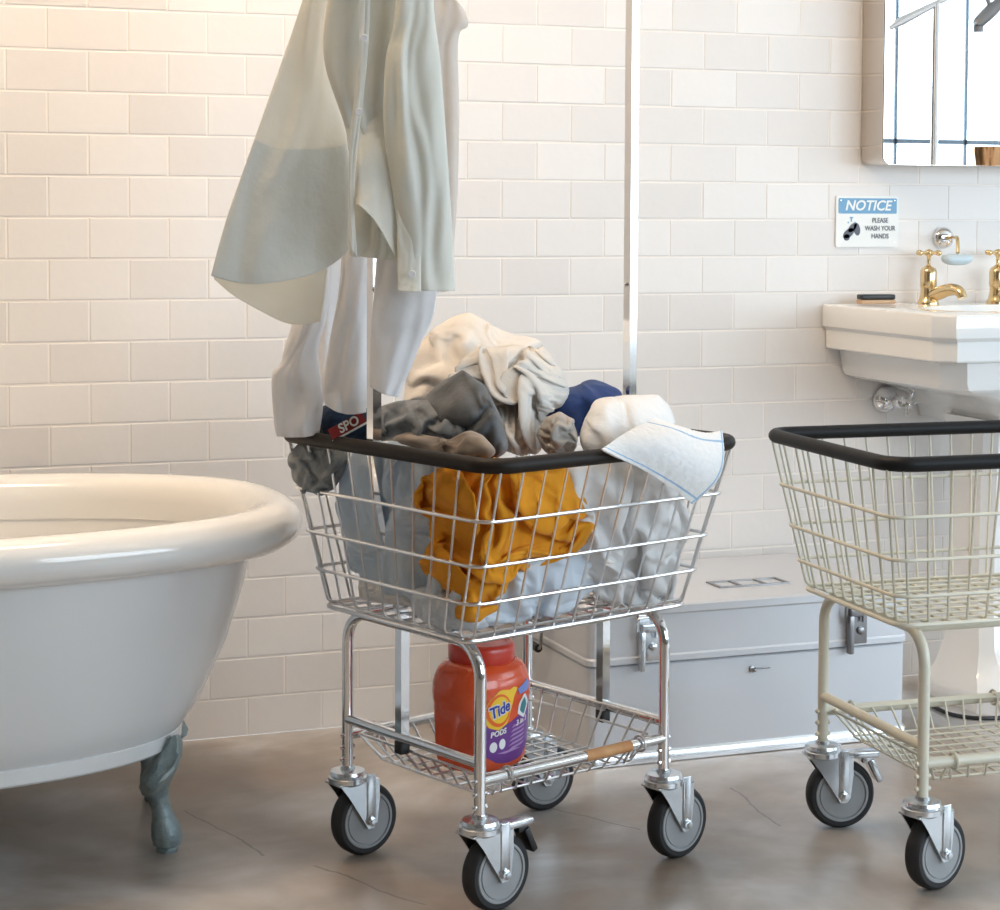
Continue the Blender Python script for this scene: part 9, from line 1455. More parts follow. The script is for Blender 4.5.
1,-3,1,4,3,1,5,-10,0,1,-3,0,0,3,-4,5,0,-3,5,0,5,-1,-8,-2,0,1,-4,5,-5,6,-7,0,10,-8,5,-1,0,7,-2,-4,-1,1,2,-7,3,5,-5,3,3,0,1,0,2,-10,3,-5,8,-11,8,5,
-8,10,-12,4,0,-4,3,2,-2,0,1,4,-7,-1,5,1,-1,5,2,-6,-1,8,-3,-5,-2,5,-6,-1,4,-6,10,-5,0,-4,2,2,-2,2,-2,1,4,-1,0,-4,-1,-2,2,19,2,-1,-7,-9,1,-2,3,-3,0,3,-7,5,
0,2,-1,-5,6,-4,6,-4,0,2,-5,0,-2,2,0,4,3,-5,-10,10,0,7,-6,4,-3,1,-2,1,0,-3,2,4,-3,4,-4,2,-2,-2,0,-3,0,0,-2,-3,-2,2,6,5,0,0,4,-4,3,-4,1,0,0,0,0,-2,
4,-1,1,-2,2,-8,0,1,0,8,-11,-6,-4,4,14,5,-1,-2,2,2,-3,-5,3,1,0,4,-6,7,-4,0,-1,4,-5,1,3,2,6,-4,-8,-8,9,0,2,-1,-1,5,-1,-5,3,-2,-1,2,0,2,8,-10,3,-2,3,-4,
4,3,6,1,-9,-2,12,-12,-3,1,1,-5,5,-2,2,1,-1,-5,-4,8,5,-4,1,5,-4,3,-6,6,0,9,-10,-12,0,0,2,22,-7,-7,-4,5,-3,-3,0,6,0,3,-6,-1,6,-2,-3,-1,5,-1,5,-2,3,-15,-8,1,
5,-2,-1,0,13,0,-3,-6,5,-5,1,2,-4,5,8,-6,5,-1,5,-2,-4,2,1,-10,-6,-6,-2,12,-1,-1,-1,-9,0,19,7,-15,-4,3,2,0,0,5,4,-3,7,-1,-6,1,5,-2,-11,-2,-13,6,13,-2,-3,1,2,9,
-4,-5,7,18,-16,-9,-4,1,6,2,-6,7,6,2,-1,1,-12,-3,-14,0,9,10,-2,-10,8,-2,1,-2,6,-4,-2,7,16,8,-20,-8,3,-3,3,3,7,2,-5,-8,-1,-8,15,4,3,-3,0,8,-8,-5,-8,-8,-9,8,6,7,
5,1,13,-6,-14,-6,0,2,7,-2,2,5,4,-2,-3,-2,-1,-1,-1,2,4,1,-5,-7,-2,3,3,-3,-9,-7,-3,-2,1,6,8,4,-3,6,-4,-6,-8,14,15,-3,1,0,1,-7,-2,-6,-10,-3,-4,1,8,6,-11,2,23,6,
-1,-13,4,-6,-7,-1,2,-1,1,-16,3,23,4,0,-4,1,1,-1,-2,-6,-6,-4,3,-8,18,10,-19,-2,5,13,-4,0,-2,-3,0,-1,2,1,-24,-1,11,7,14,6,-5,-7,-2,-1,11,7,-18,6,5,-18,8,3,1,-3,3,4,
7,-11,-5,4,2,6,-2,-27,-4,3,-1,13,10,-1,3,14,5,-12,-2,4,-19,21,-9,3,-1,2,-3,1,6,6,-7,-1,-8,4,6,-3,-11,-11,-6,-1,6,10,10,3,9,-6,9,-17,4,-7,10,-8,3,1,-2,0,-2,9,0,-5,
-1,-4,9,1,-4,-3,-1,-3,-5,-12,2,7,4,18,-16,10,2,0,-5,3,-8,3,-1,0,-9,6,15,-1,1,-9,-5,12,6,5,-6,-1,-19,1,3,-1,8,-16,11,-3,9,-9,3,3,-4,-7,7,-2,-7,0,-3,13,11,2,0,0,
1,4,4,-16,-5,-4,0,4,-12,8,-9,0,-6,19,-3,-1,4,-4,-6,5,0,0,-2,-1,0,11,7,2,0,-4,-8,-5,1,-1,1,3,-21,-3,12,4,9,-11,7,2,1,0,-6,3,5,-8,13,-13,5,-3,0,7,-7,-1,-3,0,
3,5,-3,-8,1,7,5,2,-7,2,-4,5,7,-1,-1,-6,3,2,-8,6,-10,5,3,-4,6,-4,7,1,-2,1,-5,-2,18,-1,-3,-6,3,-4,-5,-1,4,5,-6,-1,-2,6,-2,-4,-4,2,-3,3,3,4,-3,10,2,6,3,5,
-11,-7,-2,3,-1,-1,0,-4,-1,0,3,-2,-6,-2,6,-3,10,-8,5,-9,1,4,8,-9,14,10,1,-5,-11,1,-9,8,-3,5,-3,3,-9,2,-5,6,-4,-3,6,4,-10,5,-5,13,-6,4,-8,14,-7,4,3,-8,4,-7,12,-6,
5,-10,3,-5,11,-1,-2,-8,1,5,-5,8,-4,-8,2,-6,7,-2,9,-9,7,-9,-17,0,14,9,-3,9,-2,2,-5,4,-10,-4,5,-3,6,-2,-2,2,-1,-1,0,-7,1,-2,0,2,-6,-12,-3,5,3,10,10,0,7,-3,-3,-4,
4,-4,-4,0,7,-6,-2,1,9,-5,-11,10,-11,1,-5,-2,-3,-2,9,6,1,6,-3,0,3,5,-1,-11,2,1,2,-4,3,-2,-2,-4,9,-1,0,-11,6,-9,-2,-1,-3,7,11,2,5,-1,3,-1,-9,3,3,-1,-14,9,0,-1,
-1,-3,3,4,-11,8,0,-2,-2,-5,1,-4,12,8,1,-9,10,2,-4,-8,-7,-3,4,11,1,-10,5,1,-4,0,5,-10,8,-2,-1,7,-13,-2,-6,22,8,4,-2,-17,-8,9,4,0,-2,0,-1,4,5,-7,1,2,-2,-2,-7,10,
-4,1,4,-14,3,2,9,1,9,4,-8,0,-28,-8,8,14,16,0,-6,3,1,1,-6,5,0,3,-2,-11,3,3,-12,3,7,8,11,4,-3,-10,-7,4,5,-15,-21,2,9,15,8,-9,0,8,4,0,0,-8,6,6,-9,-6,6,-4,
10,10,7,1,-18,-10,-5,25,9,4,-19,-27,0,6,5,0,-3,5,5,9,-4,6,-15,1,5,-2,0,23,-3,7,-1,-17,-12,-7,30,2,0,3,10,-12,-27,-5,0,7,-1,-1,7,7,-10,6,9,-13,-3,4,20,-5,5,-3,-16,-7,
-8,21,19,0,-21,-9,13,16,1,-29,-7,2,5,4,7,-6,-10,4,10,2,-3,4,-7,9,-3,-12,-10,2,14,21,-7,-14,13,-15,-7,0,7,17,-14,-15,3,7,-2,-1,1,5,-5,7,5,4,0,-15,-12,-3,12,7,11,-16,-14,4,
0,7,-3,6,9,1,8,-7,-13,-11,-4,6]),
    'sweat': (20, [
1753,-23,-22,-21,-19,-9,20,16,12,8,3,-1,-5,-5,2,11,15,14,14,13,20,-3,1,4,4,-2,-27,-8,-2,17,3,-8,-5,20,8,-4,-7,-4,7,0,11,11,2,0,2,1,-4,-15,-5,11,-15,8,17,-6,1,-1,2,-8,-5,5,
9,2,6,5,3,1,0,0,-11,-10,15,0,0,3,-9,-4,0,9,-12,1,14,4,4,2,3,-1,0,-1,1,-14,0,11,-1,-9,3,1,-12,3,11,-11,16,-5,8,3,0,1,2,-2,-8,-10,16,1,-6,-4,-2,-3,9,-15,-3,8,
14,3,-5,2,4,3,2,4,3,-6,-3,-10,4,-1,-7,6,-5,8,0,-8,9,9,-2,2,-1,3,3,2,4,-7,-3,1,-7,-2,2,-3,3,1,-8,0,6,5,6,-2,4,3,1,1,2,-1,-6,-2,-3,-2,0,1,-3,-1,0,-4,
7,6,7,-1,0,1,2,1,0,5,-8,-5,-2,-3,1,2,1,-2,-2,-7,14,2,-7,9,0,1,3,-1,-1,-1,-5,0,1,0,1,-1,-1,-8,2,-3,19,-4,0,-1,1,3,-8,6,-7,1,12,4,-7,1,6,-4,-8,4,-9,2,
20,-6,-2,-4,9,-8,4,-5,3,4,-5,7,11,-5,-12,-5,8,-1,5,2,17,-5,-7,6,-6,4,2,-7,5,4,-1,1,13,2,-3,1,5,-2,-5,2,11,-7,7,-2,6,-4,-8,8,5,-1,-2,3,-3,21,-2,-6,-13,9,5,1,
5,6,-5,6,-2,-1,4,-1,5,-3,-1,0,0,3,17,-4,-4,-16,4,1,3,-1,8,3,-4,1,4,1,-10,-1,13,-2,-2,-6,10,12,-2,-5,-17,-2,2,4,10,-5,-4,8,-1,-4,3,3,-1,-3,1,1,-6,7,5,-3,-4,-11,
2,14,-3,-5,6,-2,-2,4,-4,6,4,-7,0,1,-5,-1,15,7,-6,-15,4,-5,3,7,1,1,5,-1,1,-7,-13,10,6,-1,0,-2,-4,17,10,-8,1551,22,22,19,18,20,21,16,11,8,3,-1,-5,-5,3,10,14,14,14,13,
-10,-5,-4,-2,1,1,0,7,7,-9,-1,8,15,5,-1,4,1,-2,-6,5,-5,1,-1,-2,-3,-2,-5,0,5,4,2,17,-5,0,5,-2,-6,9,1,-1,-5,-3,-2,4,3,-5,-6,-4,-2,9,26,-14,-3,7,5,0,0,-11,13,-4,
-6,5,4,-2,1,-1,3,-5,-4,16,-9,-4,11,1,-5,-2,9,-3,-9,8,-8,-2,5,4,0,4,-1,5,1,-7,-4,9,-3,1,2,2,-8,14,0,-8,-8,3,-3,1,1,3,5,2,1,-2,-3,-4,3,1,7,-6,7,-6,2,-1,
-4,1,0,-2,1,1,5,1,3,-3,-1,0,-1,5,-9,8,-1,-4,2,1,1,-1,0,2,-2,0,2,2,0,2,1,-4,0,-9,10,2,-9,8,-10,6,5,-3,-3,1,-1,-2,1,2,2,-2,-1,1,1,0,-2,-4,10,-10,9,-2,
9,4,3,-4,4,0,-5,-3,-2,0,-7,9,-4,-5,3,6,-7,8,-2,-5,12,-3,1,-1,1,-1,0,-2,-9,-4,9,4,-10,19,-6,-1,6,-5,1,-7,13,-1,-4,2,-6,3,-2,-1,-3,-6,-4,-4,25,-11,12,1,-2,2,-2,-4,
10,4,-6,-1,3,-6,-2,-9,2,3,-1,-5,2,8,-2,6,0,-1,2,4,12,-13,9,1,-5,-4,-3,5,-1,-1,-10,5,-5,14,-1,-2,7,2,-6,7,10,3,-11,-3,2,-3,1,-4,1,-3,1,-2,-2,2,13,-4,-1,6,-4,-2,
7,-3,3,-6,-6,6,-4,-2,-5,-2,8,1,-3,-3,-5,9,0,-3,15,-8,4,0,4,1,-1,-6,-2,1,-10,1,6,-5,6,-7,-8,0,3,0,-3,15,3,-1,1,5,-1,4,1,-1,-3,-13,-2,5,-4,-2,-3,-5,2,7,1,1,
7,6,0,-1,3,-3,-6,-14,-1,4,-8,1,7,5,1,-11,-12,2,10,-2,8,1,-3,-10,-8,3,6,-2,-5,1,5,4,5,5,1,-5,0,-2,-11,-3,-6,0,0,5,3,-4,-6,1,16,2,-19,-9,4,7,9,-10,5,-5,7,9,
-5,3,1,2,1,2,12,6,-10,-18,-9,11,6,-5,3,11,-13,14,-7,-5,3,-12,-3,0,7,10,1,-19,-4,0,23,2,-6,2,-12,16,-1,-12,12,-5,-2,5,-2,-5,3,3,1,14,-14,13,1,-17,-4,-6,9,0,11,-1,-12,7,
-15,2,5,10,0,-1,4,6,13,-12,-14,4,-8,0,-1,-3,11,6,3,-12,-10,9,11,4,-1,-4,-4,-5,3,-1,-8,-3,8,1,-8,6,-9,13,-3,-2,9,-14,3,8,6,-1,-10,-2,-1,1,2,-1,-4,-3,13,-4,1,-11,6,0,
13,-8,-16,-3,6,5,1,0,0,4,-1,1,-8,14,-7,-5,9,2,-14,3,4,7,-9,-13,-1,2,3,3,0,-5,7,-6,18,-1,0,0,-9,-14,12,0,3,1,8,-3,-14,-3,3,-1,-3,3,-7,27,-2,3,-1,-12,-2,11,-4,-3,
11,-7,-1,-9,3,-1,-8,6,-7,1,15,10,8,-25,2,8,-8,6,2,-4,5,-3,-5,17,-16,-9,5,-6,5,-1,19,9,-25,-12,-13,3,14,2,12,-2,-9,8,-2,10,10,-16,-3,-9,-1,22,1,-10,-16,3,1,0,11,4,-3,4,
-8,-7,16,-10,4,3,-14,12,7,2,2,-11,-2,3,2,-6,-13,7,17,8,-6,0,14,-2,-10,-4,13,-3,5,-2,1,-15,5,14,4,-4,-14,-17,6,21,-10,25,-5,-15,-4,16,-4,2,3,1,-14,-1,10,9,-19,1,8,0,-17,6,
-1,4,-2,3,6,-14,10,-4,6,4,-6,-4,8,-9,-2,18,7,-7,-10,-15,10,-5,-13,14,-4,6,-16,14,-4,-5,-2,-4,0,6,9,-14,11,2,4,-10,2,0,6,-12,3,5,7,-8,-5,-15,-2,16,11,-1,4,-7,-16,11,1,0]),
    'taupe': (22, [
1757,0,-3,-6,-11,-19,-40,-50,-11,-9,-15,-31,11,37,37,22,7,-2,-4,1,8,16,0,-4,3,11,14,10,8,-4,-10,-18,-15,30,9,-6,-7,-5,-6,2,6,1,1,-4,0,0,2,-10,5,9,26,14,-27,-10,5,12,4,0,-4,-11,
-4,-2,2,9,-5,-2,2,3,-2,2,-6,-4,14,13,7,-3,-8,14,1,0,-22,-5,7,-1,2,-4,3,-2,3,1,-2,5,-3,4,-18,34,0,5,-2,-1,-2,-10,-3,-5,2,9,-6,2,-4,-1,3,-2,5,-1,0,0,7,-17,34,-8,
3,-16,2,1,2,4,-3,-1,-1,-7,2,0,4,-2,-5,3,7,1,-1,3,-1,17,-13,8,-2,-5,4,-3,0,-5,0,-1,-5,1,3,1,0,-5,-4,6,6,1,11,6,2,0,2,-5,-14,1,-5,6,-4,2,-2,-2,2,4,-3,1,
-3,-2,2,-1,3,18,11,-7,-4,-17,3,-7,4,-2,9,-4,1,-2,2,1,0,-1,1,-4,-3,2,-8,7,31,-5,-25,-3,-2,7,3,-1,0,3,3,-1,1,3,1,-3,1,0,-1,-2,-2,-9,4,7,-8,2,5,5,-1,2,0,1,
1,2,2,-4,4,1,-6,-1,3,4,-1,0,-5,-3,12,0,3,-1,0,-3,1,1,2,0,1,2,-1,1,-1,-6,-4,5,5,1,8,-8,7,1,-4,0,0,-1,2,1,-2,1,2,2,-1,-3,2,0,-6,0,10,15,8,10,-23,-1,
-6,-1,-2,1,-8,4,5,-1,2,1,2,-2,-3,0,2,-4,6,21,1,-19,12,1,-3,-7,1,1,-2,-7,-4,5,2,-5,-2,4,-2,6,0,20,31,-30,-30,32,-8,3,8,-8,-8,0,1,-3,-7,-1,2,-6,-1,4,3,-3,38,24,
-47,-14,23,-2,1,-9,1,5,-3,-3,-2,-4,2,-6,2,-2,-1,-3,0,1,34,-18,-16,21,4,-2,17,-22,-16,19,-2,-5,4,-3,-2,-6,3,2,-4,-5,6,50,-23,-38,28,8,-1,-1,-6,9,-2,-25,19,-2,-11,9,-3,-6,2,1,
-3,-9,44,1,-48,33,7,-5,-4,4,3,-7,2,0,-17,14,3,-14,4,-1,2,-3,-7,54,-10,-29,20,0,0,-7,8,-4,-2,1,-11,6,-7,-23,11,19,-9,3,-1,6,18,-39,44,0,7,-3,-10,4,-1,2,-6,0,8,-6,1,2,
-11,-11,7,0,1765,0,-1,-1,-1,-4,-9,-8,4,3,4,12,25,25,13,5,2,0,-1,0,2,4,0,1,0,0,7,5,5,-1,-21,4,2,12,-6,-13,-9,-7,4,6,13,2,3,-3,0,-6,8,5,-7,4,5,-6,15,-19,-2,8,
-7,-8,2,15,3,7,-8,-11,6,0,0,-3,-2,4,5,-4,3,18,-24,9,3,-8,-12,11,10,1,1,-2,-5,-4,1,1,1,0,-1,-4,0,3,-2,3,29,-21,-4,-16,23,6,0,-2,-7,-16,9,4,-10,7,0,4,-5,-4,-8,3,
7,-2,9,23,-24,27,-5,-4,-10,-3,1,-4,-16,24,-1,-11,1,4,1,-3,-3,-8,-3,2,-4,24,3,-1,0,-10,2,-10,4,2,0,-5,8,-2,0,-6,7,5,2,-3,-5,-1,-6,-2,30,-11,-11,2,-14,5,-2,8,6,-3,-1,1,
1,-1,-7,5,7,2,0,-5,3,-17,14,-7,-3,-8,11,-5,-1,5,9,-1,0,-1,0,8,-3,-9,2,6,2,-1,-3,0,-12,-1,-3,4,0,7,0,0,2,4,0,-2,0,-5,9,-2,0,2,2,0,-6,1,-6,-11,5,2,1,4,
3,0,1,-3,1,3,0,-3,-2,10,-5,-1,2,4,3,-8,0,2,-3,-2,5,-3,-1,4,-4,2,1,0,1,5,-1,-2,1,-6,-4,1,5,1,0,23,-13,-2,-5,2,-2,-5,1,-3,-1,4,0,8,2,-7,-1,-3,-2,0,-2,8,
7,-7,14,-3,-4,-4,0,-1,2,-4,-8,6,0,-8,7,9,-5,-2,-3,1,0,3,2,-17,24,-1,2,0,-5,-6,-3,6,2,-5,1,-2,-5,3,6,1,-3,-4,10,-4,-18,8,-15,22,4,4,2,-2,-6,0,1,-3,0,8,-3,-5,
4,-2,-3,7,-8,-16,9,10,-2,-21,2,13,11,9,-6,4,-3,-8,0,4,-1,3,-6,4,-7,-5,-14,14,11,-1,11,-3,-10,-23,3,13,15,-15,7,1,1,3,7,-9,2,-18,-3,1,5,14,0,-6,-10,17,6,7,-31,-9,7,10,
5,2,0,7,-1,5,-38,-12,32,-3,20,-8,-9,4,14,-9,2,5,24,-32,-15,11,-2,6,0,-9,16,-46,13,32,-9,16,-22,4,8,3,4,7,-7,-7,2,31,-22,-24,6,5,0,-9,-25,46,-19,11,3,-10,16,-3,-4,-2,-8,4,
10,5,-7,-9,20,5,-17,-6,22,-15,-21,-8,5,5,-2,-4,-2,3,6,5,3,-1,-4,-2,0,4,2,-4,-11,-4,-7,15,8,-3,-16,0,10,-7,6,-1,10,-20,8,0,10,-14,-3,11,-10,0,11,5,-8,7,8,6,2,-17,-4,32,
-17,-2,-18,28,-19,0,-23,21,22,-16,3,-2,0,10,-1,-6,5,10,3,3,-12,-27,53,-19,10,-22,-12,0,29,5,-18,3,-2,3,-6,-1,-5,1,-3,2,11,1,5,1,-47,53,-8,-21,19,9,-4,0,-7,-7,5,-2,-3,-10,-9,1,
9,-2,0,10,0,6,-10,-26,16,13,7,0,-8,-6,-2,2,-1,2,1,-5,-2,-2,2,0,-6,5,8,3,15,-35,-3,27,3,-11,-5,-7,5,-2,-3,1,12,4,5,-6,-1,1,5,-6,1,0,7,9,-24,9,0,-4,1,-2,-1,8,
-2,-3,7,5,4,-2,-1,-2,2,1,-4,-4,-1,24,-3,-6,-17,1,0,8,-2,-7,13,1,-7,2,-3,3,-1,2,-3,1,0,1,-1,-7,23,-23,1,5,0,-8,4,3,-5,4,0,-3,-2,5,-2,-3,1,-1,1,-2,-4,1,-6,7,
8,-6,-5,1,-1,7,2,-3,-1,1,7,-1,-1,-3,-4,0,-3,4,-1,-3,-10,4,4,2,10,-2,0,-10,3,5,1,-1,9,-1,-6,-2,-2,-1,3,-5,0,-2,-13,2,14,9,-5,6,-1,2,-10,-1,-2,6,2,0,2,-2,-4,-2,
-1,1,-7,-7,20,16,-16,1,8,-6,1,-1,8,-7,-8,-3,-9,3,0,6,4,-5,-6,2,-3,15,4,10,-12,4,-5,2,-2,-4,-4,11,-3,-11,-10,1,6,-2,3,2,-1,-10,8,14,7,-18,-5,-11,17,2,2,-2,-7,2,13,-4,
-3,-1,1,2,0,-1,-10,10,19,-8,3,-19,24,-16,-25,7,13,9,-1,-10,6,10,3,1,-8,-1,-8,10,5,14,-10,6,-26,19,-10,22,-1,-16,-21,11,9,-5,-3,6,0,3,-2,-5,0,-4,18,-10,11,-21,8,5,-29,12,26,11,
-5,-19,7,-6,-10,-1,-6,2,4,-4,14,1,-8,4,-19,8,18,-26,19,-26,-12,22,22,-6,-10,24,-10,-14,-3,4,-10,17,3,-2,-15,-7,15,4,-14,10,18,8,-23,-37,9,18,-7,-2,28,-4,3,-5,14,-10,-13,-3,15,4,-2,3,
5,0,-16,-8,11,13,-10,-1,5,-15,-12,23]),
    'towelfold': (22, [
2390,-12,-5,-1,-4,-8,-8,-4,-1,2,0,-2,-7,-12,-2,11,6,0,-1,3,27,31,34,-10,-4,-8,-1,2,3,-3,-4,-6,8,-3,-1,6,0,-5,-6,9,7,16,-6,-9,25,2,-7,-6,0,1,2,3,-1,-1,-11,8,2,0,-3,-1,
6,-3,12,-1,-10,-9,12,4,1,1,-4,0,2,1,2,0,0,-8,7,-1,5,0,-3,5,0,-11,-4,-7,4,4,10,2,-4,-1,1,1,2,0,0,1,-2,1,4,-4,8,0,-6,-8,1,-9,2,9,-1,4,6,-4,-1,3,1,1,
0,-1,-10,10,-2,8,2,-7,-8,2,-1,-2,2,8,-4,8,1,2,-7,-2,5,6,0,-1,-1,-5,3,2,-3,1,0,3,-8,5,2,-3,11,-4,0,11,1,-8,-8,-1,8,7,7,2,4,-6,-3,-2,-4,0,-3,3,1,2,4,2,
6,-6,6,6,-3,-4,-9,-4,8,9,-1,-6,-6,5,1,-7,9,-2,0,5,-9,6,6,4,1,2,4,-1,2,-5,-1,-3,-2,4,0,-5,-1,4,-4,2,4,0,8,1,-4,0,0,1,2,4,-5,8,2,-8,-6,0,4,-4,2,2,
-3,-1,7,-2,-1,-8,1,2,0,-1,2,1,11,3,-10,5,-3,0,-3,5,-1,-5,4,1,13,-6,1,5,-2,-1,2,3,2,5,3,-14,0,-7,5,-3,0,2,2,-2,1,-2,14,-3,-6,3,0,-1,-2,0,3,3,2,1,0,-2,
-5,1,-4,-4,2,5,2,-2,11,-2,-2,-3,0,3,8,8,5,-1,-1,-1,-16,5,-5,1,-3,0,-2,1,-3,2,7,0,3,5,5,4,2,4,-5,2,-2,1,-5,-9,1,-5,3,-5,1,-2,2,-2,1,8,9,-4,7,6,3,-7,
5,-1,1,1,-6,-7,-2,-5,1,-2,-1,-1,-1,0,1,9,-3,10,5,2,2,0,-2,1,3,3,-6,-4,-3,-3,-2,1,-8,4,-3,-2,7,3,11,6,1,-4,-4,7,-2,-7,6,4,2,-6,-4,0,-7,3,-5,-4,2,-3,18,6,
2,3,-5,0,3,-3,0,-3,-6,14,-1,0,-5,-5,-3,-7,5,-8,1,-1,28,-2,7,-10,-1,4,0,-1,1,-1,-12,-3,21,-3,-4,-6,-2,-8,-1,3,-17,10,32,-2,-14,-1,4,7,-1,-3,-5,1,0,-10,21,3,-22,-7,1,8,
-1,-2,4,-10,1616,20,8,3,6,13,16,10,2,-4,-2,8,21,34,36,24,11,0,-2,4,3,4,-8,-8,8,0,4,-2,-4,-1,8,17,3,0,-5,-12,-11,-5,0,12,4,4,3,-7,-3,-3,-5,1,1,1,0,5,3,-4,13,-1,
-5,-3,-3,-2,5,7,-10,-5,1,5,-2,-4,-3,2,-1,0,3,1,1,2,1,8,-7,0,-1,2,-1,-19,13,5,0,0,0,-1,1,-5,-2,0,2,1,0,3,0,2,4,-2,-1,-1,-9,9,-1,2,5,-8,0,6,-4,7,-4,-7,
-4,1,2,1,0,1,10,-3,-1,-6,2,1,3,-5,-4,2,-1,0,4,-2,1,3,-5,-3,1,0,1,0,1,7,-2,1,1,-12,1,3,-9,7,0,1,1,5,2,0,1,-6,-2,1,-2,-2,3,-2,-3,-5,-3,9,-4,-2,2,3,
0,-3,2,1,4,1,0,3,-6,-1,2,2,-1,-6,-6,-1,2,-5,5,-2,8,-1,0,-3,0,-1,0,4,3,1,3,-5,-1,1,-4,-3,0,1,-3,4,-2,1,0,3,0,0,-3,1,0,1,2,2,1,3,-4,-4,-10,0,0,2,
4,-1,2,1,2,-2,-1,-3,2,1,2,-1,-2,-1,0,0,3,-4,3,-3,2,-6,-1,4,1,4,-5,2,-2,0,-2,0,0,0,1,-1,-2,-1,3,8,-1,-5,-1,2,1,-4,0,-3,1,2,-2,1,3,-5,1,-1,-1,-1,0,1,
4,1,1,0,-3,2,-7,7,-5,3,-2,0,-1,5,-4,-1,-3,-2,-2,-2,1,5,0,3,3,1,0,0,3,-13,5,-4,4,-1,0,2,-4,2,-4,-3,-1,-2,6,1,0,0,-1,8,-2,-5,2,6,-9,4,-1,-1,0,-4,2,-2,
-5,3,2,8,-4,-1,-2,0,5,-4,2,5,-3,1,1,-5,-2,1,0,0,2,3,-2,4,-4,1,5,-9,1,-6,4,4,-2,-1,-1,0,5,-8,4,-2,0,-3,-1,-3,12,-3,7,-4,0,8,-15,1,-4,4,5,-1,-4,1,-3,10,
-10,0,0,-1,-2,2,0,5,-1,7,-3,3,2,-17,1,-1,7,4,0,-6,0,-6,10,-7,0,-4,4,-1,4,0,7,1,-6,-9,-4,6,-5,1,-3,3,12,1,-5,8,-12,1,0,2,-9,-1,1,9,12,4,3,-12,-11,-10,-5,6,
6,-2,-4,2,4,-5,6,3,-16,-1,3,14,16,5,-7,-8,-4,-2,-3,-5,-3,3,7,4,-1,-6,-1,6,2,-9,1,0,-1,-5,-6,1,7,2,13,0,-9,0,4,-1,-6,-5,-10,8,9,3,-13,2,8,-2,1,-6,-1,2,-4,2,
-6,12,10,-8,-15,2,-6,-6,15,-2,3,-5,-3,9,16,-4,-4,-1,-5,0,0,5,-6,-3,6,8,-6,-13,3,8,-4,5,-9,-15,24,-2,9,5,-7,4,-1,-6,4,-1,-2,-7,1,4,3,-7,-1,-2,6,0,-15,23,-9,5,-2,0,
6,-8,-6,-2,8,2,8,-4,-3,2,9,0,1,0,-1,-5,14,-8,-8,-2,-4,7,0,-9,-5,-2,-5,4,2,11,2,-2,7,15,-1,6,-7,-9,-1,-9,-1,-8,-1,-11,7,12,1,-4,-6,-9,-5,-3,3,12,7,-1,4,-13,6,1,
-5,1,-1,-2,-3,0,-4,0,3,2,1,3,-5,-8,-7,-3,6,-2,-1,2,-7,17,1,-2,8,2,-7,3,-4,-2,5,4,1,-3,3,0,-3,-10,-11,3,2,11,11,-7,4,-3,7,7,-5,3,3,1,2,1,-1,2,2,3,2,-3,
-10,9,3,-4,-11,10,-5,1,-1,6,5,-9,-4,-2,-2,-1,1,0,0,0,1,12,11,-17,-2,8,2,-5,-2,13,-5,-3,6,-1,-5,-1,-4,-1,0,1,0,6,7,-13,-4,20,-9,-1,2,-11,10,0,-3,0,-1,-2,13,-1,3,2,
3,3,6,2,-4,-5,-14,-6,8,-11,12,3,-5,0,-7,0,-5,10,2,4,7,1,1,-3,-5,-8,-4,7,10,-16,4,-4,-8,13,-3,0,5,-6,1,8,2,0,-15,2,-7,6,-2,0,-1,6,-3,13,-15,15,-9,-9,14,-15,14,-4,
4,1,-5,-1,10,-5,-3,-11,9,6,-8,-3,10,-11,9,-7,8,-11,0,17,-18,7,0,-8,-6,1,-1,0,16,-1,-12,11,7,-12,3,7,0,2,-8,1,-5,3,8,-7,-1,-7,1,1,-3,1,-6,14,-2,-9,16,2,-14,6,1,-1,
-3,11,-6,-9,12,1,0,6,-12,0,1,2,2,-11,14,-8,-10,18,-3,2,-5,0,4,-9,6,-8,1,12,-4,-10,15,-2,6,-3,-9,4,-1,9,-22,-1,20,-5,-2,-6,2,6,-7,7,-12,4,-10,11,6,6,-8,-7,0,0,-4,-7,
16,-8,-1,9,12,1,-6,-5,3,-5,-7,-11]),
    'denim': (22, [
1169,-8,-5,-6,-2,1,1,1,1,1,0,0,1,0,1,2,8,7,6,5,8,10,9,-2,7,-8,-8,-6,-2,1,7,10,2,-5,0,2,1,-1,-1,5,0,3,-6,2,9,-6,4,13,-2,-7,-2,2,-1,0,1,7,-4,-3,-4,8,
4,-7,-12,-3,7,2,11,1,-12,9,8,0,-7,2,0,-2,1,-1,0,0,6,-7,0,-6,0,-2,7,-7,8,6,-2,-8,0,9,5,-8,3,0,3,0,-3,-6,0,3,-7,-1,5,3,-3,-9,4,10,4,-4,2,2,-2,-2,-2,2,
2,-3,-3,6,1,-1,-6,-3,-1,-1,-6,-2,2,7,5,1,-1,-1,-3,-3,1,5,-3,2,4,1,-7,-11,-3,-2,7,3,-4,0,4,1,3,8,-1,-4,3,-1,-9,3,5,-6,-2,-3,-3,1,-2,11,-1,0,2,-5,7,-3,-4,6,
9,2,0,0,-4,-15,0,13,4,-1,-4,-2,3,-1,3,-4,-4,4,10,0,-1,-6,4,7,0,2,1,-7,-10,1,12,-3,-2,0,3,0,1,-1,0,2,13,-2,0,0,-6,2,4,1,1,4,-2,-5,-7,1,3,4,1,2,-1,-1,
1,2,15,-2,-2,1,1,-3,1,3,0,-5,5,-1,-4,0,3,1,2,0,0,-1,-2,6,15,-2,0,-2,1,0,0,2,1,2,-8,3,1,2,-6,-6,5,1,-1,3,2,1,16,-4,0,-4,-6,0,8,8,2,1,-8,-8,2,2,
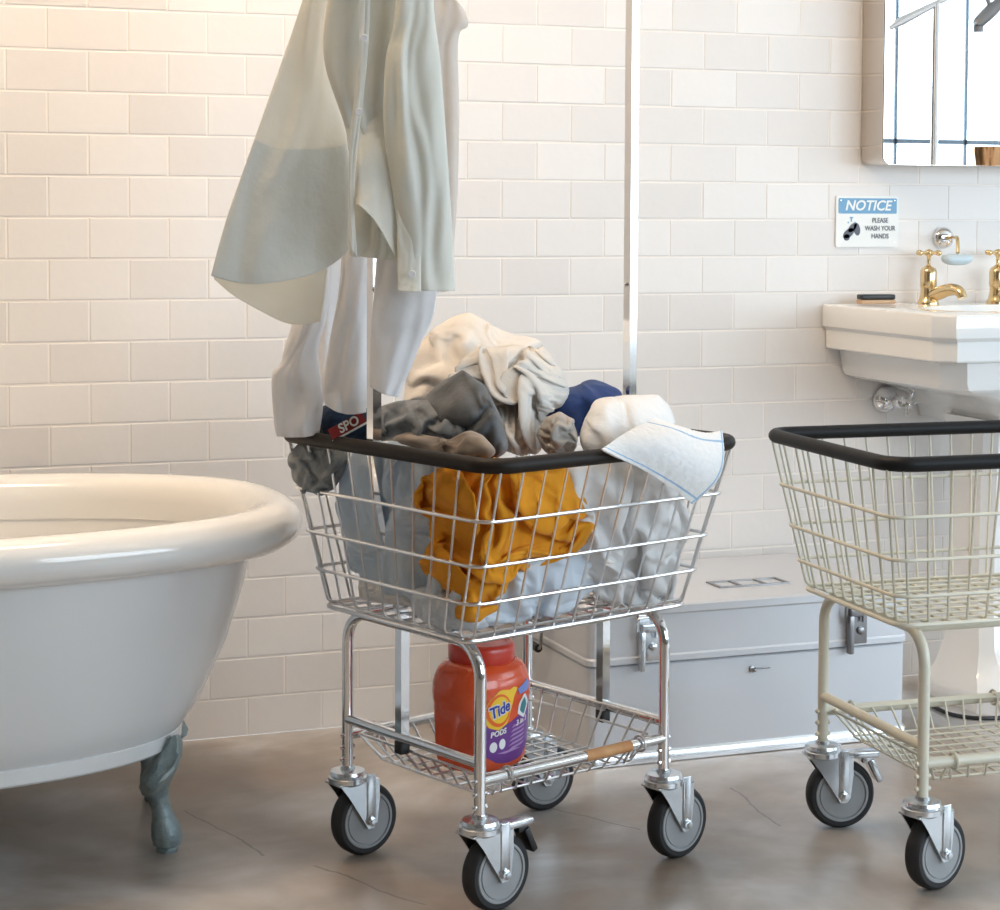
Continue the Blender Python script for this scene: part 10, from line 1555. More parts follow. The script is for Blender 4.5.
0,0,-6,2,3,-1,1,2,14,-1,1,-3,0,2,-4,0,9,-2,-2,-6,-1,2,0,4,-3,-4,-1,3,-2,0,12,0,-3,1,4,0,2,-1,-1,-2,1,-5,-5,3,6,1,-1,-3,-1,-1,0,-3,6,-1,3,0,0,5,6,3,
-9,-9,1,4,1,-3,5,0,0,-2,-2,0,-1,-4,2,10,-6,5,2,-11,-1,6,-4,1,4,5,1,-4,-1,3,-1,1,-4,0,0,-5,0,1,7,-3,-9,15,7,-14,0,9,3,-7,1,5,-1,-4,-1,1,-1,-3,3,-4,0,5,
-2,0,16,3,-9,0,1,-1,-8,5,3,-1,2,-3,-1,0,-2,-1,-2,1,4,-3,8,11,-6,0,-3,-8,3,3,2,3,0,-1,-5,5,-5,-3,3,-4,0,2,8,5,5,-2,2,-8,-5,2,-3,-1,9,3,-2,-2,0,-3,6,-4,
-5,-1,-3,2,1803,8,5,6,9,12,12,12,9,7,6,4,5,7,10,12,9,6,5,4,7,8,-9,3,-1,3,-4,1,4,2,3,3,-16,6,6,8,-7,-1,1,2,2,-1,3,-1,-8,-5,9,3,6,-8,-6,2,0,-2,12,-2,
2,-1,11,-6,-6,0,5,10,-5,-8,-2,0,-3,0,4,4,-3,-6,-1,-1,6,5,1,0,-1,1,0,5,0,-1,-1,-7,0,0,-5,-2,1,8,1,-12,5,6,-2,1,-3,-1,-3,4,9,0,2,-1,-4,-5,0,-5,4,-5,-1,2,
-7,5,0,3,6,-2,-3,2,2,3,-1,0,0,-9,-7,12,0,-4,1,6,-4,-7,8,6,-6,-4,-1,2,6,0,0,-2,-1,-2,-7,-5,7,7,0,9,-3,-3,1,0,1,-3,5,-8,3,0,0,-2,0,2,2,-3,-13,6,9,-1,
0,5,5,-2,-3,0,-6,2,2,10,-1,-4,-2,0,1,-1,1,-10,0,5,-3,5,0,-2,4,5,-1,-3,6,1,-5,0,5,1,-4,0,-4,0,2,1,-5,4,0,0,0,0,-1,-3,6,6,-4,2,3,-4,-7,4,5,-4,4,-2,
-3,0,2,0,1,2,0,2,-3,0,-2,-2,5,3,-1,4,-4,-2,2,6,-1,-3,-3,3,0,1,0,2,0,2,-4,3,-2,0,3,0,1,-5,8,-4,-1,-1,-12,-3,4,12,7,-11,2,-6,0,0,0,3,2,-1,-2,-1,1,0,
-2,4,-2,-4,-3,4,-4,0,11,-8,-3,-1,0,-1,3,-4,-3,1,4,1,-5,6,1,0,-2,-4,6,1,-6,-9,0,9,-3,2,0,-2,-5,0,5,1,-4,-3,2,8,1,-10,-2,2,10,-1,-6,6,-9,6,-4,3,2,-11,5,1,
-2,-2,0,-1,5,-1,-3,6,4,2,-5,3,-2,-3,4,-6,9,-7,2,0,-3,2,0,0,-1,-4,4,-6,1,5,2,1,1,-8,8,-11,9,-3,0,-1,0,12,-3,-5,-4,-5,-6,12,-2,2,0,-11,1,5,2,3,1,6,-16,12,
-8,1,0,-4,2,0,-4,-2,8,3,-2,-5,-10,4,1,2,1,-3,4,4,-4,-1,6,-3,2,-4,3,-6,4,2,5,-5,-2,0,-6,1,-3,-1,-3,6,-5,6,9,-8,2,-1,5,4,-4,3,-4,0,-3,0,-2,-3,10,-2,-7,-10,
0,0,5,-5,6,2,-4,3,5,9,0,-7,-5,1,3,-2,-5,1,6,3,-4,-6,-5,-1,3,8,9,2,-6,-8,-8,-6,17,9,-2,-9,0,8,6,-4,-12,-13,0,4,20,5,2,-3,-10,-9,-3,6,0,-9,-7,12,10,1,-1,0,
-6,6,-2,0,2,0,-12,6,-4,-7,-7,10,10,-1,5,1,-21,-3,6,5,-1,8,-6,-1,16,9,-2,-4,-9,-17,0,1,3,2,8,-6,3,10,-5,-24,-4,7,9,4,5,-8,3,1,-8,-4,-3,1,0,1,5,3,-7,2,-5,6,
8,-1,-9,0,0,-3,9,1,-8,-7,-2,1,6,7,0,-3,2,-5,4,-3,-9,-1,16,9,-1,-7,-1,-19,7,9,-13,-1,8,9,7,0,-1,-1,-5,-9,-2,13,-5,-2,-1,14,9,2,-17,-12,-7,5,17,8,5,4,-4,-2,-1,-5,
-9,0,2,7,4,-13,0,-3,5,-3,-4,6,-4,-1,1,13,9,-3,-1,-1,-2,-1,0,-4,7,-1,9,-2,-10,-9,-1,4,3,14,-2,-12,-4,0,2,1,-5,0,8,2,2,3,2,-4,8,-1,0,-11,-8,3,18,1,3,-5,-14,-10,
0,0,6,12,3,-2,-2,3,1,0,1,3,5,-2,-8,0,0,-2,4,9,0,-13,-10,3,10,6,-2,-4,1,3,-2,6,-1,4,5,2,-2,-9,-10,-1,-1,13,14,-5,-5,0,1,-4,0,10,-3,-9,-1,4,3,2,1,7,3,-1,
-6,-10,-1,4,7,6,-4,-1,0,-12,-11,8,14,-7,-11,3,6,-2,-6,-3,0,12,8,3,-3,-8,-3,8,0,-3,-1,-11,-8,4,9,6,-14,-7,1,-2,-14,5,12,1,6,9,-1,-14,-12,-4,9,11,-8,2,-5,-7,4,16,-5,-15,
-7,-9,9,18,4,-4,-10,-8,-5,-1,0,-1,1,-2,9,7,3,-12,-2,7,12,-10,-9,4,19,-5,-17,-9,-3,0,7,1,-1,4,2,-6,0,13,6,-4,-12,3,11,2,-2,11,-10,-15,-3,1,11,-5,0,5,11,8,-2,-11,-8,3,
13,1,-11,-8,10,9,2,2,-19,1,4,10,-1,5,-1,4,3,3,-2,-1,-10,-4,7,4,1,-16,-4,14,-1,-17,16,4,13,-3,-8,6,2,-4,-3,0,2,4,-7,-4,-1,14,-2,-3,-15,0,-6,11,0,5,-5,0,5,1,2,2,
-9,-12,-1,4,11,-6,-4,4,10,-1,-11,-10]),
    'knit': (22, [
2180,-10,-7,-3,1,2,1,-1,-3,-5,-6,2,2,1,0,0,2,3,4,3,3,2,12,-4,1,0,1,0,-6,3,0,3,2,0,-7,1,-1,2,3,-3,-3,4,2,-3,4,2,3,0,-3,1,4,-5,5,-2,-1,2,2,-1,-3,1,
-2,1,2,-8,2,5,-2,4,6,0,0,-1,3,3,-2,3,0,-6,3,-4,4,-1,-3,2,-3,6,-8,7,1,7,-2,2,1,-3,1,3,2,0,1,-1,-2,-1,2,-3,-1,-3,6,-4,3,0,7,0,-1,2,-3,-1,1,3,3,2,
-4,2,0,-1,-2,-2,0,1,0,-3,3,-1,11,-2,-2,-3,0,1,0,1,3,-3,4,1,-6,6,-6,1,0,-1,0,1,0,-5,11,-4,-3,3,4,1,-8,-5,-5,-4,7,-3,13,-3,7,0,-3,-3,3,-3,1,-6,6,-3,0,-3,
5,6,-2,-12,-10,2,-1,9,2,7,7,-4,-4,3,-7,2,-2,0,2,7,-3,2,-3,-4,-3,-2,2,6,1,2,1,3,-5,3,-4,0,1,4,-1,-5,0,2,10,-2,-6,-10,5,9,5,-1,-3,2,-1,-1,1,-7,4,2,1,0,
-2,0,1,10,-6,5,-1,3,-1,2,-1,0,-1,-2,3,-1,-2,0,1,0,-2,1,1,3,5,-1,7,-1,-2,0,2,-3,-3,2,3,-1,2,3,-7,2,4,-2,0,0,0,4,6,4,0,-2,0,2,-1,3,2,-5,2,-1,-4,1,
0,6,0,-6,2,2,0,1,8,-4,6,-2,1,-2,2,-2,-2,7,-2,0,-1,-1,3,2,-1,0,-12,3,5,0,7,4,-6,2,-2,3,-1,1,4,-3,1,2,-2,-2,2,-1,0,0,-3,-12,2,5,9,-1,-7,0,3,3,0,2,
-1,-1,8,0,-3,-4,0,-2,3,1,3,-7,-14,5,8,1,-2,-2,1,0,-3,6,1,-5,2,2,0,1,-1,-2,2,-2,1,5,-6,-12,9,-6,6,-6,3,0,3,-8,7,1,-8,-1,0,3,3,-2,-6,9,3,1,2,-12,6,4,
-8,2,-2,1,4,1,-1,5,-2,0,-2,-7,-7,5,3,4,-3,-1,9,-3,2,2,3,0,3,-4,1,7,-9,3,2,-12,4,6,3,-4,3,-3,5,-2,-3,7,1,-11,8,8,1,2,-2,-6,5,-3,-1,7,-3,-9,1,5,-2,-5,
0,5,1,4,1691,19,14,5,-2,-4,-2,2,6,10,11,9,6,1,0,1,4,7,8,8,6,6,-11,-4,1,6,8,2,8,1,-4,-5,-4,-2,-6,6,9,4,1,-2,1,-4,6,-5,-1,-6,1,0,3,10,-4,5,-1,-3,1,-8,
8,-3,-4,1,2,4,-2,4,0,1,1,-5,-3,1,-1,3,3,-1,6,-3,0,9,-13,8,3,-4,0,0,1,-1,1,3,-1,6,-12,-1,3,0,3,-1,0,4,1,-1,8,-3,-4,5,0,0,-3,3,-2,2,-3,1,6,-7,0,3,
5,-7,-3,6,-2,1,9,-4,-8,3,2,1,3,-3,-5,6,-5,1,5,4,-3,-5,-2,1,1,3,0,4,-2,2,3,-7,0,-1,1,-5,7,0,-4,0,-1,5,0,-2,-6,3,5,-3,3,0,-4,4,8,-2,0,-6,-2,5,-4,1,
-3,-4,1,0,2,0,1,-3,1,4,1,-2,4,-1,0,6,-7,-2,-2,6,5,-7,0,-3,-2,1,-1,-5,0,5,0,1,1,1,-1,0,7,0,-11,2,8,2,-7,5,0,8,-10,-1,-3,-5,1,6,3,0,3,-9,3,6,-3,-8,
8,8,-3,-6,4,1,-1,-3,10,-14,4,0,-1,4,0,1,0,6,-12,1,-3,-3,5,0,-3,4,4,-2,-2,2,0,9,-1,-1,-3,-2,-1,0,-1,1,-5,-3,-5,4,6,-3,1,0,-1,2,1,-2,5,4,-6,0,6,-3,0,-4,
-1,0,-1,-9,3,9,1,3,-5,-3,-2,1,4,2,-2,2,-3,6,-3,-7,0,0,-2,0,6,-5,8,-2,0,-4,7,-4,-4,-1,4,-6,2,-4,3,9,2,-3,-3,-2,-4,-2,9,-2,-5,-1,7,6,-3,2,-6,-3,5,-1,-7,-2,
6,2,-3,2,-2,1,-5,3,-1,7,-5,3,-6,4,6,1,0,-7,5,1,-8,1,2,-5,1,4,-1,-4,3,-3,2,5,2,-5,-2,-5,3,7,5,-7,4,-8,9,-5,0,2,-1,2,-1,-4,3,1,-1,-3,4,2,-4,-3,-3,0,
4,2,4,-5,2,5,-5,0,2,-4,-2,7,-11,3,0,2,-2,5,1,-6,-4,-4,6,4,4,8,0,-4,-6,-1,-4,0,3,-7,8,-1,1,-3,-1,-3,3,3,-2,-3,-8,10,2,3,-4,2,5,-7,-3,-4,-3,5,6,2,2,1,
-3,-6,-7,-1,0,-1,-1,-2,-7,5,2,-2,-1,-1,-1,-1,-1,-3,-2,-1,1,4,4,1,-3,-1,4,11,10,-2,0,-1,-1,6,2,-11,-4,8,10,0,-4,-6,8,4,-3,-7,-4,9,1,-1,-10,-9,3,-10,1,2,6,6,-10,-6,
1,14,3,-2,-14,-1,-2,17,2,-14,2,-10,3,-2,4,5,-7,-5,3,2,1,-6,-3,0,7,1,-6,-6,8,1,9,-2,-13,4,-5,5,6,-2,-9,0,3,4,1,-4,-3,0,0,-1,2,1,2,-4,6,7,-4,-9,1,7,5,-1,
6,-11,-9,5,12,-1,-6,-6,-4,2,7,4,3,-4,-9,6,8,-1,-5,2,-2,3,5,3,-13,-6,10,10,-1,-4,-5,4,3,-4,3,4,-9,-10,7,-7,7,2,-4,0,-1,7,2,-6,-1,11,4,-4,3,-2,1,-1,-6,3,1,-11,
-9,16,-2,-3,-1,-7,0,-2,6,10,2,-7,1,4,2,2,1,-1,-8,-4,-3,-1,10,8,1,-12,-1,-4,-3,0,6,10,-3,3,1,-1,2,0,-7,-1,6,-13,-4,14,5,-3,-13,12,-2,11,-8,0,2,-5,6,0,-2,-2,-9,10,
5,2,-12,-7,3,3,1,4,5,4,-3,2,10,-11,-3,8,-1,-4,-2,-3,-2,-1,11,-3,-2,1,1,2,1,-7,5,5,-3,-6,13,-1,3,2,-9,-10,-3,0,4,0,0,9,-5,0,1,6,-3,-3,4,-4,-4,9,-8,4,5,-2,
-1,-3,-4,-6,2,-2,1,3,-5,2,10,-3,-2,4,0,-6,-2,-8,4,11,2,-2,-8,-8,-2,13,1,-7,-1,2,8,-4,7,-7,-9,1,6,2,1,0,0,7,-3,-5,-2,-4,2,4,8,-4,-10,0,10,1,-8,2,-5,-1,-1,8,
5,0,7,-2,-10,-3,-3,3,9,-11,-1,8,-7,-3,7,3,-8,0,8,-4,2,0,3,3,1,-7,8,-10,-3,7,-3,9,-2,2,1,-11,-1,12,-4,-1,3,-1,-6,3,0,10,-13,7,-9,3,4,6,-3,10,3,-3,-1,-3,-6,0,
7,-8,-6,2,6,-6,3,0,8,-13,-10,6,13,-4,9,-14,5,0,5,6,-4,-1,3,-5,-2,1,-3,-8,7,-9,2,-4,2,-2,-1,10,-12,7,-9,-4,2,3,9,5,0,5,-8,-7,4,-4,5,-5,-15,8,7,-4,-4,-2,7,-8,
-3,4,-1,0,-1,0,5,9,6,-2,-11,6]),
    'blue': (18, [
2255,-5,-6,-11,-16,-13,-15,-16,-13,-4,-4,-4,-9,11,20,10,3,5,8,-1,-1,7,12,1,-1,-2,1,-2,-2,-5,1,2,-6,-15,2,15,10,-4,11,-2,4,-5,8,5,-2,-1,-2,-1,4,1,-15,3,12,-13,8,6,-10,4,1,11,
-12,2,3,1,1,1,8,-14,4,18,-20,-3,5,4,3,4,-6,-2,11,2,-1,-2,-6,4,-1,9,11,-23,5,-5,5,5,3,0,4,2,1,3,-1,0,0,8,3,-1,-19,8,1,-2,9,-1,3,-2,1,6,4,0,3,0,8,3,
1,-11,1,0,-1,5,12,-4,-3,5,3,0,5,3,2,1,8,-1,-10,-1,2,-3,0,6,13,-6,1,-1,2,3,-1,3,5,2,-1,-7,2,3,-2,-2,2,3,10,-1,0,-2,-4,0,8,4,5,-1,-3,0,0,-1,-4,1,1,-1,
3,4,4,3,3,0,-5,3,6,-4,-7,4,0,-3,2,-1,-4,0,-2,8,3,5,3,3,5,2,0,-9,-5,-5,3,2,0,0,-5,-3,-2,1,1,3,7,6,3,7,2,0,-13,-1,-6,4,0,-2,-4,-2,3,10,4,1,-1,0,
6,3,-3,6,-4,-11,-1,-2,-3,2,1,-8,12,5,5,1,1,3,5,-10,3,4,-3,-3,-8,-5,-1,-3,4,-6,24,1,0,2,2,3,-11,1,1,6,-1,-4,-4,-6,0,-5,-6,2,31,1,-4,1,-1,-1,-13,-3,-11,3,29,-7,
-5,-7,-3,-1,2,-2,36,3,-3,-13,-7,-10,2,-6,0,1,7,28,-30,-9,-3,7,3,3,1573,1,1,2,6,11,13,14,14,14,13,20,31,31,21,11,0,1,-1,6,2,2,-4,-2,-4,-5,3,3,7,5,-4,-14,-7,3,18,-7,
-2,-11,9,10,-2,-7,4,5,-3,2,0,1,-2,4,4,-5,-5,0,-2,10,-15,-7,13,8,-10,-4,4,2,4,1,-3,0,-4,3,-15,15,-1,0,14,-14,-7,0,10,2,-4,1,1,-1,1,-1,-2,-16,17,2,-1,1,-5,13,-5,-1,
-3,2,2,-1,3,-2,-3,-8,-9,19,-1,0,-1,-4,0,6,7,-5,-1,-4,0,3,-1,-3,-5,2,9,-6,-3,-4,-5,1,7,-6,3,6,-3,1,-6,1,-2,-5,-1,-3,0,3,0,-2,-6,2,-3,6,-3,1,6,-4,2,-5,-8,-1,
0,4,-1,-1,3,0,-5,4,1,-4,4,0,-7,4,2,-4,-2,1,1,0,-4,3,-1,2,-2,-6,0,-1,-2,1,8,2,6,1,-6,-3,0,-4,3,-2,-1,2,1,-9,-8,1,2,4,2,3,3,7,-2,-3,-6,3,-3,0,2,0,
1,8,4,-2,-3,-2,-1,-2,-5,1,7,-7,2,-4,3,-5,1,0,-2,-6,4,3,3,0,-2,0,5,-6,0,5,-4,-3,-3,2,-1,2,-6,7,-11,0,1,-4,-2,6,-2,6,2,2,0,1,-5,1,0,0,-8,11,6,-16,-3,7,
8,-11,1,-2,5,2,1,-1,5,-5,-5,0,6,-1,6,-2,-7,-3,3,9,-4,-17,3,1,6,0,1,-3,-2,-5,14,0,-6,12,2,-6,-13,-14,-14,2,-6,13,7,3,-2,2,-3,0,9,-6,-12,-5,0,4,6,1,-7,-6,2,5,
7,4,-7,-9,4,5,5,4,14,-12,-11,-7,-5,-2,7,11,0,-8,-5,-4,9,8,15,-12,5,-9,4,16,-5,3,-4,-6,-4,-5,-2,6,-3,-3,10,22,-35,18,-9,13,-18,0,22,-1,5,9,0,-2,-4,-10,9,12,-5,-26,7,-7,
-15,9,9,-7,-14,-1,2,8,14,6,6,8,-7,-9,-13,-6,3,4,-4,-4,13,1,-1,3,-3,-9,-5,2,1,3,3,-5,-10,9,12,-1,8,-11,2,10,1,-10,8,1,-2,-4,0,0,-6,-6,5,7,-1,1,7,-5,-12,2,8,5,
-14,2,-2,7,1,-8,-6,2,9,5,-2,-5,4,-1,7,-7,-6,-3,5,-11,-2,-6,-5,3,7,8,11,2,-3,-8,0,7,-14,13,6,1,-10,1,-1,-6,0,1,1,4,5,-14,8,0,-4,8,3,-14,5,10,12,2,0,-13,-3,-5,
-1,6,-3,-5,-5,11,-8,0,10,7,-3,-3,-1,4,2,9,-8,1,-4,-8,3,0,-10,5,-7,-10,-4,2,4,1,2,2,9,3,8,-8,4,-5,-7,14,-2,-14,4,-1,-4,-9,-6,-2,1,2,2,17,-4,5,1,-2,-1,-1,5,-10,
8,2,-6,-2,2,6,2,3,-7,-9,0,2,5,2,0,-7,0,6,0,4,-3,1,-9,-4,-4,9,0,0,9,4,-2,4,-4,3,3,1,-2,0,1,6,13,3,-1,-23,-8,-12,18,-4,0,0,-6,2,4,18,0,-8,8,0,-6,-2,
-1,-1,0,16,-12,1,-6,7,7,-12,-2,5]),
}
def laundry():
    T = TOWARD
    crumple('crumpled_sheet', [(345, 496), (520, 500), (680, 496), (670, 545), (650, 585), (560, 606), (470, 610), (390, 592), (350, 560), (338, 510)], M['white'], corner(.075), TOWARD, .08, 9., (1.25, 1.25), .02, 11,
            label='white sheet deep inside the basket of the chrome cart, behind the orange shirt', cat='sheet', lo=-.03, hi=.01)
    cloth('denim_garment', 'denim', M['greydenim'], slope(3.37, 310, -.0015), T, .05, label='washed grey denim bunched under the left corner of the black rim', cat='clothes')
    cloth('chambray_shirt', 'chambray', M['chambray'], lw, ln, .03, 5., zs=1.15, zoff=-.020, label='pale blue chambray shirt pressed against the left side of the chrome basket', cat='shirt')
    crumple('shirt_tail', [(400, 592), (430, 588), (452, 606), (470, 632), (440, 634), (418, 626), (402, 612)], M['iceblue'], lw, ln, .03, 9., (1.25, 1.15), .008, 8, lo=-.015, hi=.002, label='pale green-grey shirt tail at the bottom front corner of the chrome basket', cat='shirt')
    crumple('white_bundle', [(344, 580), (375, 584), (398, 598), (400, 610), (372, 607), (348, 600)], M['white'], lw, ln, .04, 9., (1.25, 1.2), .008, 9, lo=-.02, hi=.0, label='small white bundle low in the left back of the chrome basket', cat='clothes')
    cloth('mustard_shirt', 'mustard', M['mustard'], corner(.004), T, .03, 6., zs=1., zoff=-.018, label='mustard orange shirt crumpled against the front corner of the chrome basket', cat='shirt')
    cloth('white_shirt', 'white', M['white'], fw, fn, .03, 5., zs=1.2, zoff=-.020, label='white shirt crumpled against the right end of the chrome basket', cat='shirt')
    cloth('pale_blue_cloth', 'iceblue', M['iceblue'], fw, fn, .03, 5., zs=1.3, zoff=-.020, label='ice blue cloth along the bottom front of the chrome basket under the orange shirt', cat='cloth')
    # the heap above the rim
    cloth('taupe_cloth', 'taupe', M['taupe'], wall_surf('left', .03)[0], T, .04, label='taupe cloth folded along the inside of the left rim', cat='cloth')
    cloth('grey_denim', 'jeans', M['sweat'], wall_surf('left', .06)[0], T, .07, zs=1.5, tilt=.08, label='dark grey denim rumpled behind the taupe cloth, beside the left post', cat='clothes')
    cloth('charcoal_garment', 'sweat', M['charcoal'], wall_surf('left', .085)[0], T, .07, zs=1.7, tilt=.08, label='charcoal grey garment below the light grey fleece at the front of the heap', cat='clothes')
    cloth('cream_sheet', 'sheet', M['sheet'], slope(3.46, 470, .0004, 360, -.0016), T, .13, 2.6, zs=1.3, label='warm cream sheet forming the peak of the laundry heap', cat='sheet')
    cloth('grey_fleece', 'fleece', M['greige'], slope(3.29, 510, .0006, 400, -.0012), T, .11, 2.6, zs=1.2, label='light grey fleece with thick rolled folds on top of the heap', cat='fleece')
    cloth('blue_shirt', 'blue', M['blue'], slope(3.42, 580, .0008), T, .07, tilt=.05, label='royal blue shirt between the grey fleece and the white towel', cat='shirt')
    cloth('striped_knit', 'knit', M['stripe'], depth(3.22), T, .05, zs=1.3, label='small grey and cream knit rolled up in front of the blue shirt', cat='knitwear')
    nv = crumple('navy_sweatshirt', [(316, 424), (322, 410), (336, 403), (352, 406), (372, 416), (372, 440), (350, 448), (322, 442)], M['navy'], depth(3.37), TOWARD, .05, 9., (1.15, 1.15), .006, 51, lo=-.008, hi=.008,
            label='navy sweatshirt with a dark red printed band, left of the post at the rim', cat='sweatshirt')
    # the printed band on it
    off = np.array(nv.location)
    def plane(x, y):                         # x along the band, y across, in pixels of the photo
        ca, sa = math.cos(-.50), math.sin(-.50); return at(346+x*ca-y*sa, 426+x*sa+y*ca, 3.313-.0005*abs(x)+.00018*x*x*.1)-off
    def strip(name, x0, x1, y0, y1, m, d):
        bm = bmesh.new(); n = 10; A = [[plane(x0+(x1-x0)*i/n, y) + TOWARD*d for i in range(n+1)] for y in (y0, y1)]
        V = [[bm.verts.new(p) for p in r] for r in A]; W = [[bm.verts.new(p-TOWARD*.003) for p in r] for r in A]
        for i in range(n):
            bm.faces.new((V[0][i], V[0][i+1], V[1][i+1], V[1][i])); bm.faces.new((W[0][i], W[1][i], W[1][i+1], W[0][i+1]))
            bm.faces.new((V[0][i], W[0][i], W[0][i+1], V[0][i+1])); bm.faces.new((V[1][i], V[1][i+1], W[1][i+1], W[1][i]))
        return obj(name, bm, m, nv)
    strip('red_band', -18, 20, -5.5, 6, M['patchred'], .001); strip('white_edging', -19, 21, 6, 8, M['patchwhite'], .001)
    me = text_mesh('SPO', 13., .0, shear=.1, sx=.95, offset=.35); me.materials.append(M['patchwhite'])
    bm = bmesh.new(); bm.from_mesh(me); me2 = me
    for v in bm.verts: v.co = Vector(plane(v.co.x+3, -v.co.y) + TOWARD*.0025)
    bm.to_mesh(me); bm.free(); link(bpy.data.objects.new('lettering', me), nv)
laundry()

def towel():
    n, k = 46, 40
    C2 = coons([(655, 418), (690, 431), (722, 431)], [(601, 450), (630, 463), (662, 481), (693, 504)], [(655, 418), (628, 432), (601, 450)], [(722, 431), (723, 456), (714, 480), (693, 504)], n, k)
    s, t = np.meshgrid(np.linspace(0, 1, n), np.linspace(0, 1, k), indexing='ij')
    Dc = (1-s)*(1-t)*3.235+s*(1-t)*3.315+(1-s)*t*3.115+s*t*3.235
    B = np.zeros((n, k, 3))
    for i in range(n):
        for j in range(k): B[i, j] = at(*C2[i, j], Dc[i, j]-.035*math.sin(PI*s[i, j]*.9)*math.sin(PI*(.15+.8*t[i, j])))
    N = grid_normals(B)
    if (N*TOWARD).sum() < 0: N = -N
    rng = np.random.default_rng(3); X = B+N*(.006*waves(s*2, t*1.2, rng, 8, .4, 1.4))[..., None]
    P = relax(X, B, N, 1.06, 1.05, -.012, .012, 80, .3, .03)
    o = grid_obj('striped_towel', P, M['towel'], None, origin=P.reshape(-1, 3)[P.reshape(-1, 3)[:, 2].argmin()], thick=.004)
    tag(o, 'white towel with thin blue stripes draped over the right end of the black rim', 'towel')
    o.data.materials.append(M['bluestripe'])
    for f in o.data.polygons:
        i, j = divmod(f.index, k-1); a, b = i/(n-1), j/(k-1)
        if .875 < b < .915 or .135 < b < .16 or .95 < a < .97: f.material_index = 1
    f = cloth('towel_fold', 'towelfold', M['towel'], slope(3.27, 630, .0012, 430, -.0012), TOWARD, .07)
    w = f.matrix_world.copy(); off = Vector(f.location)-Vector(o.location); f.parent = o; f.location = off
towel()

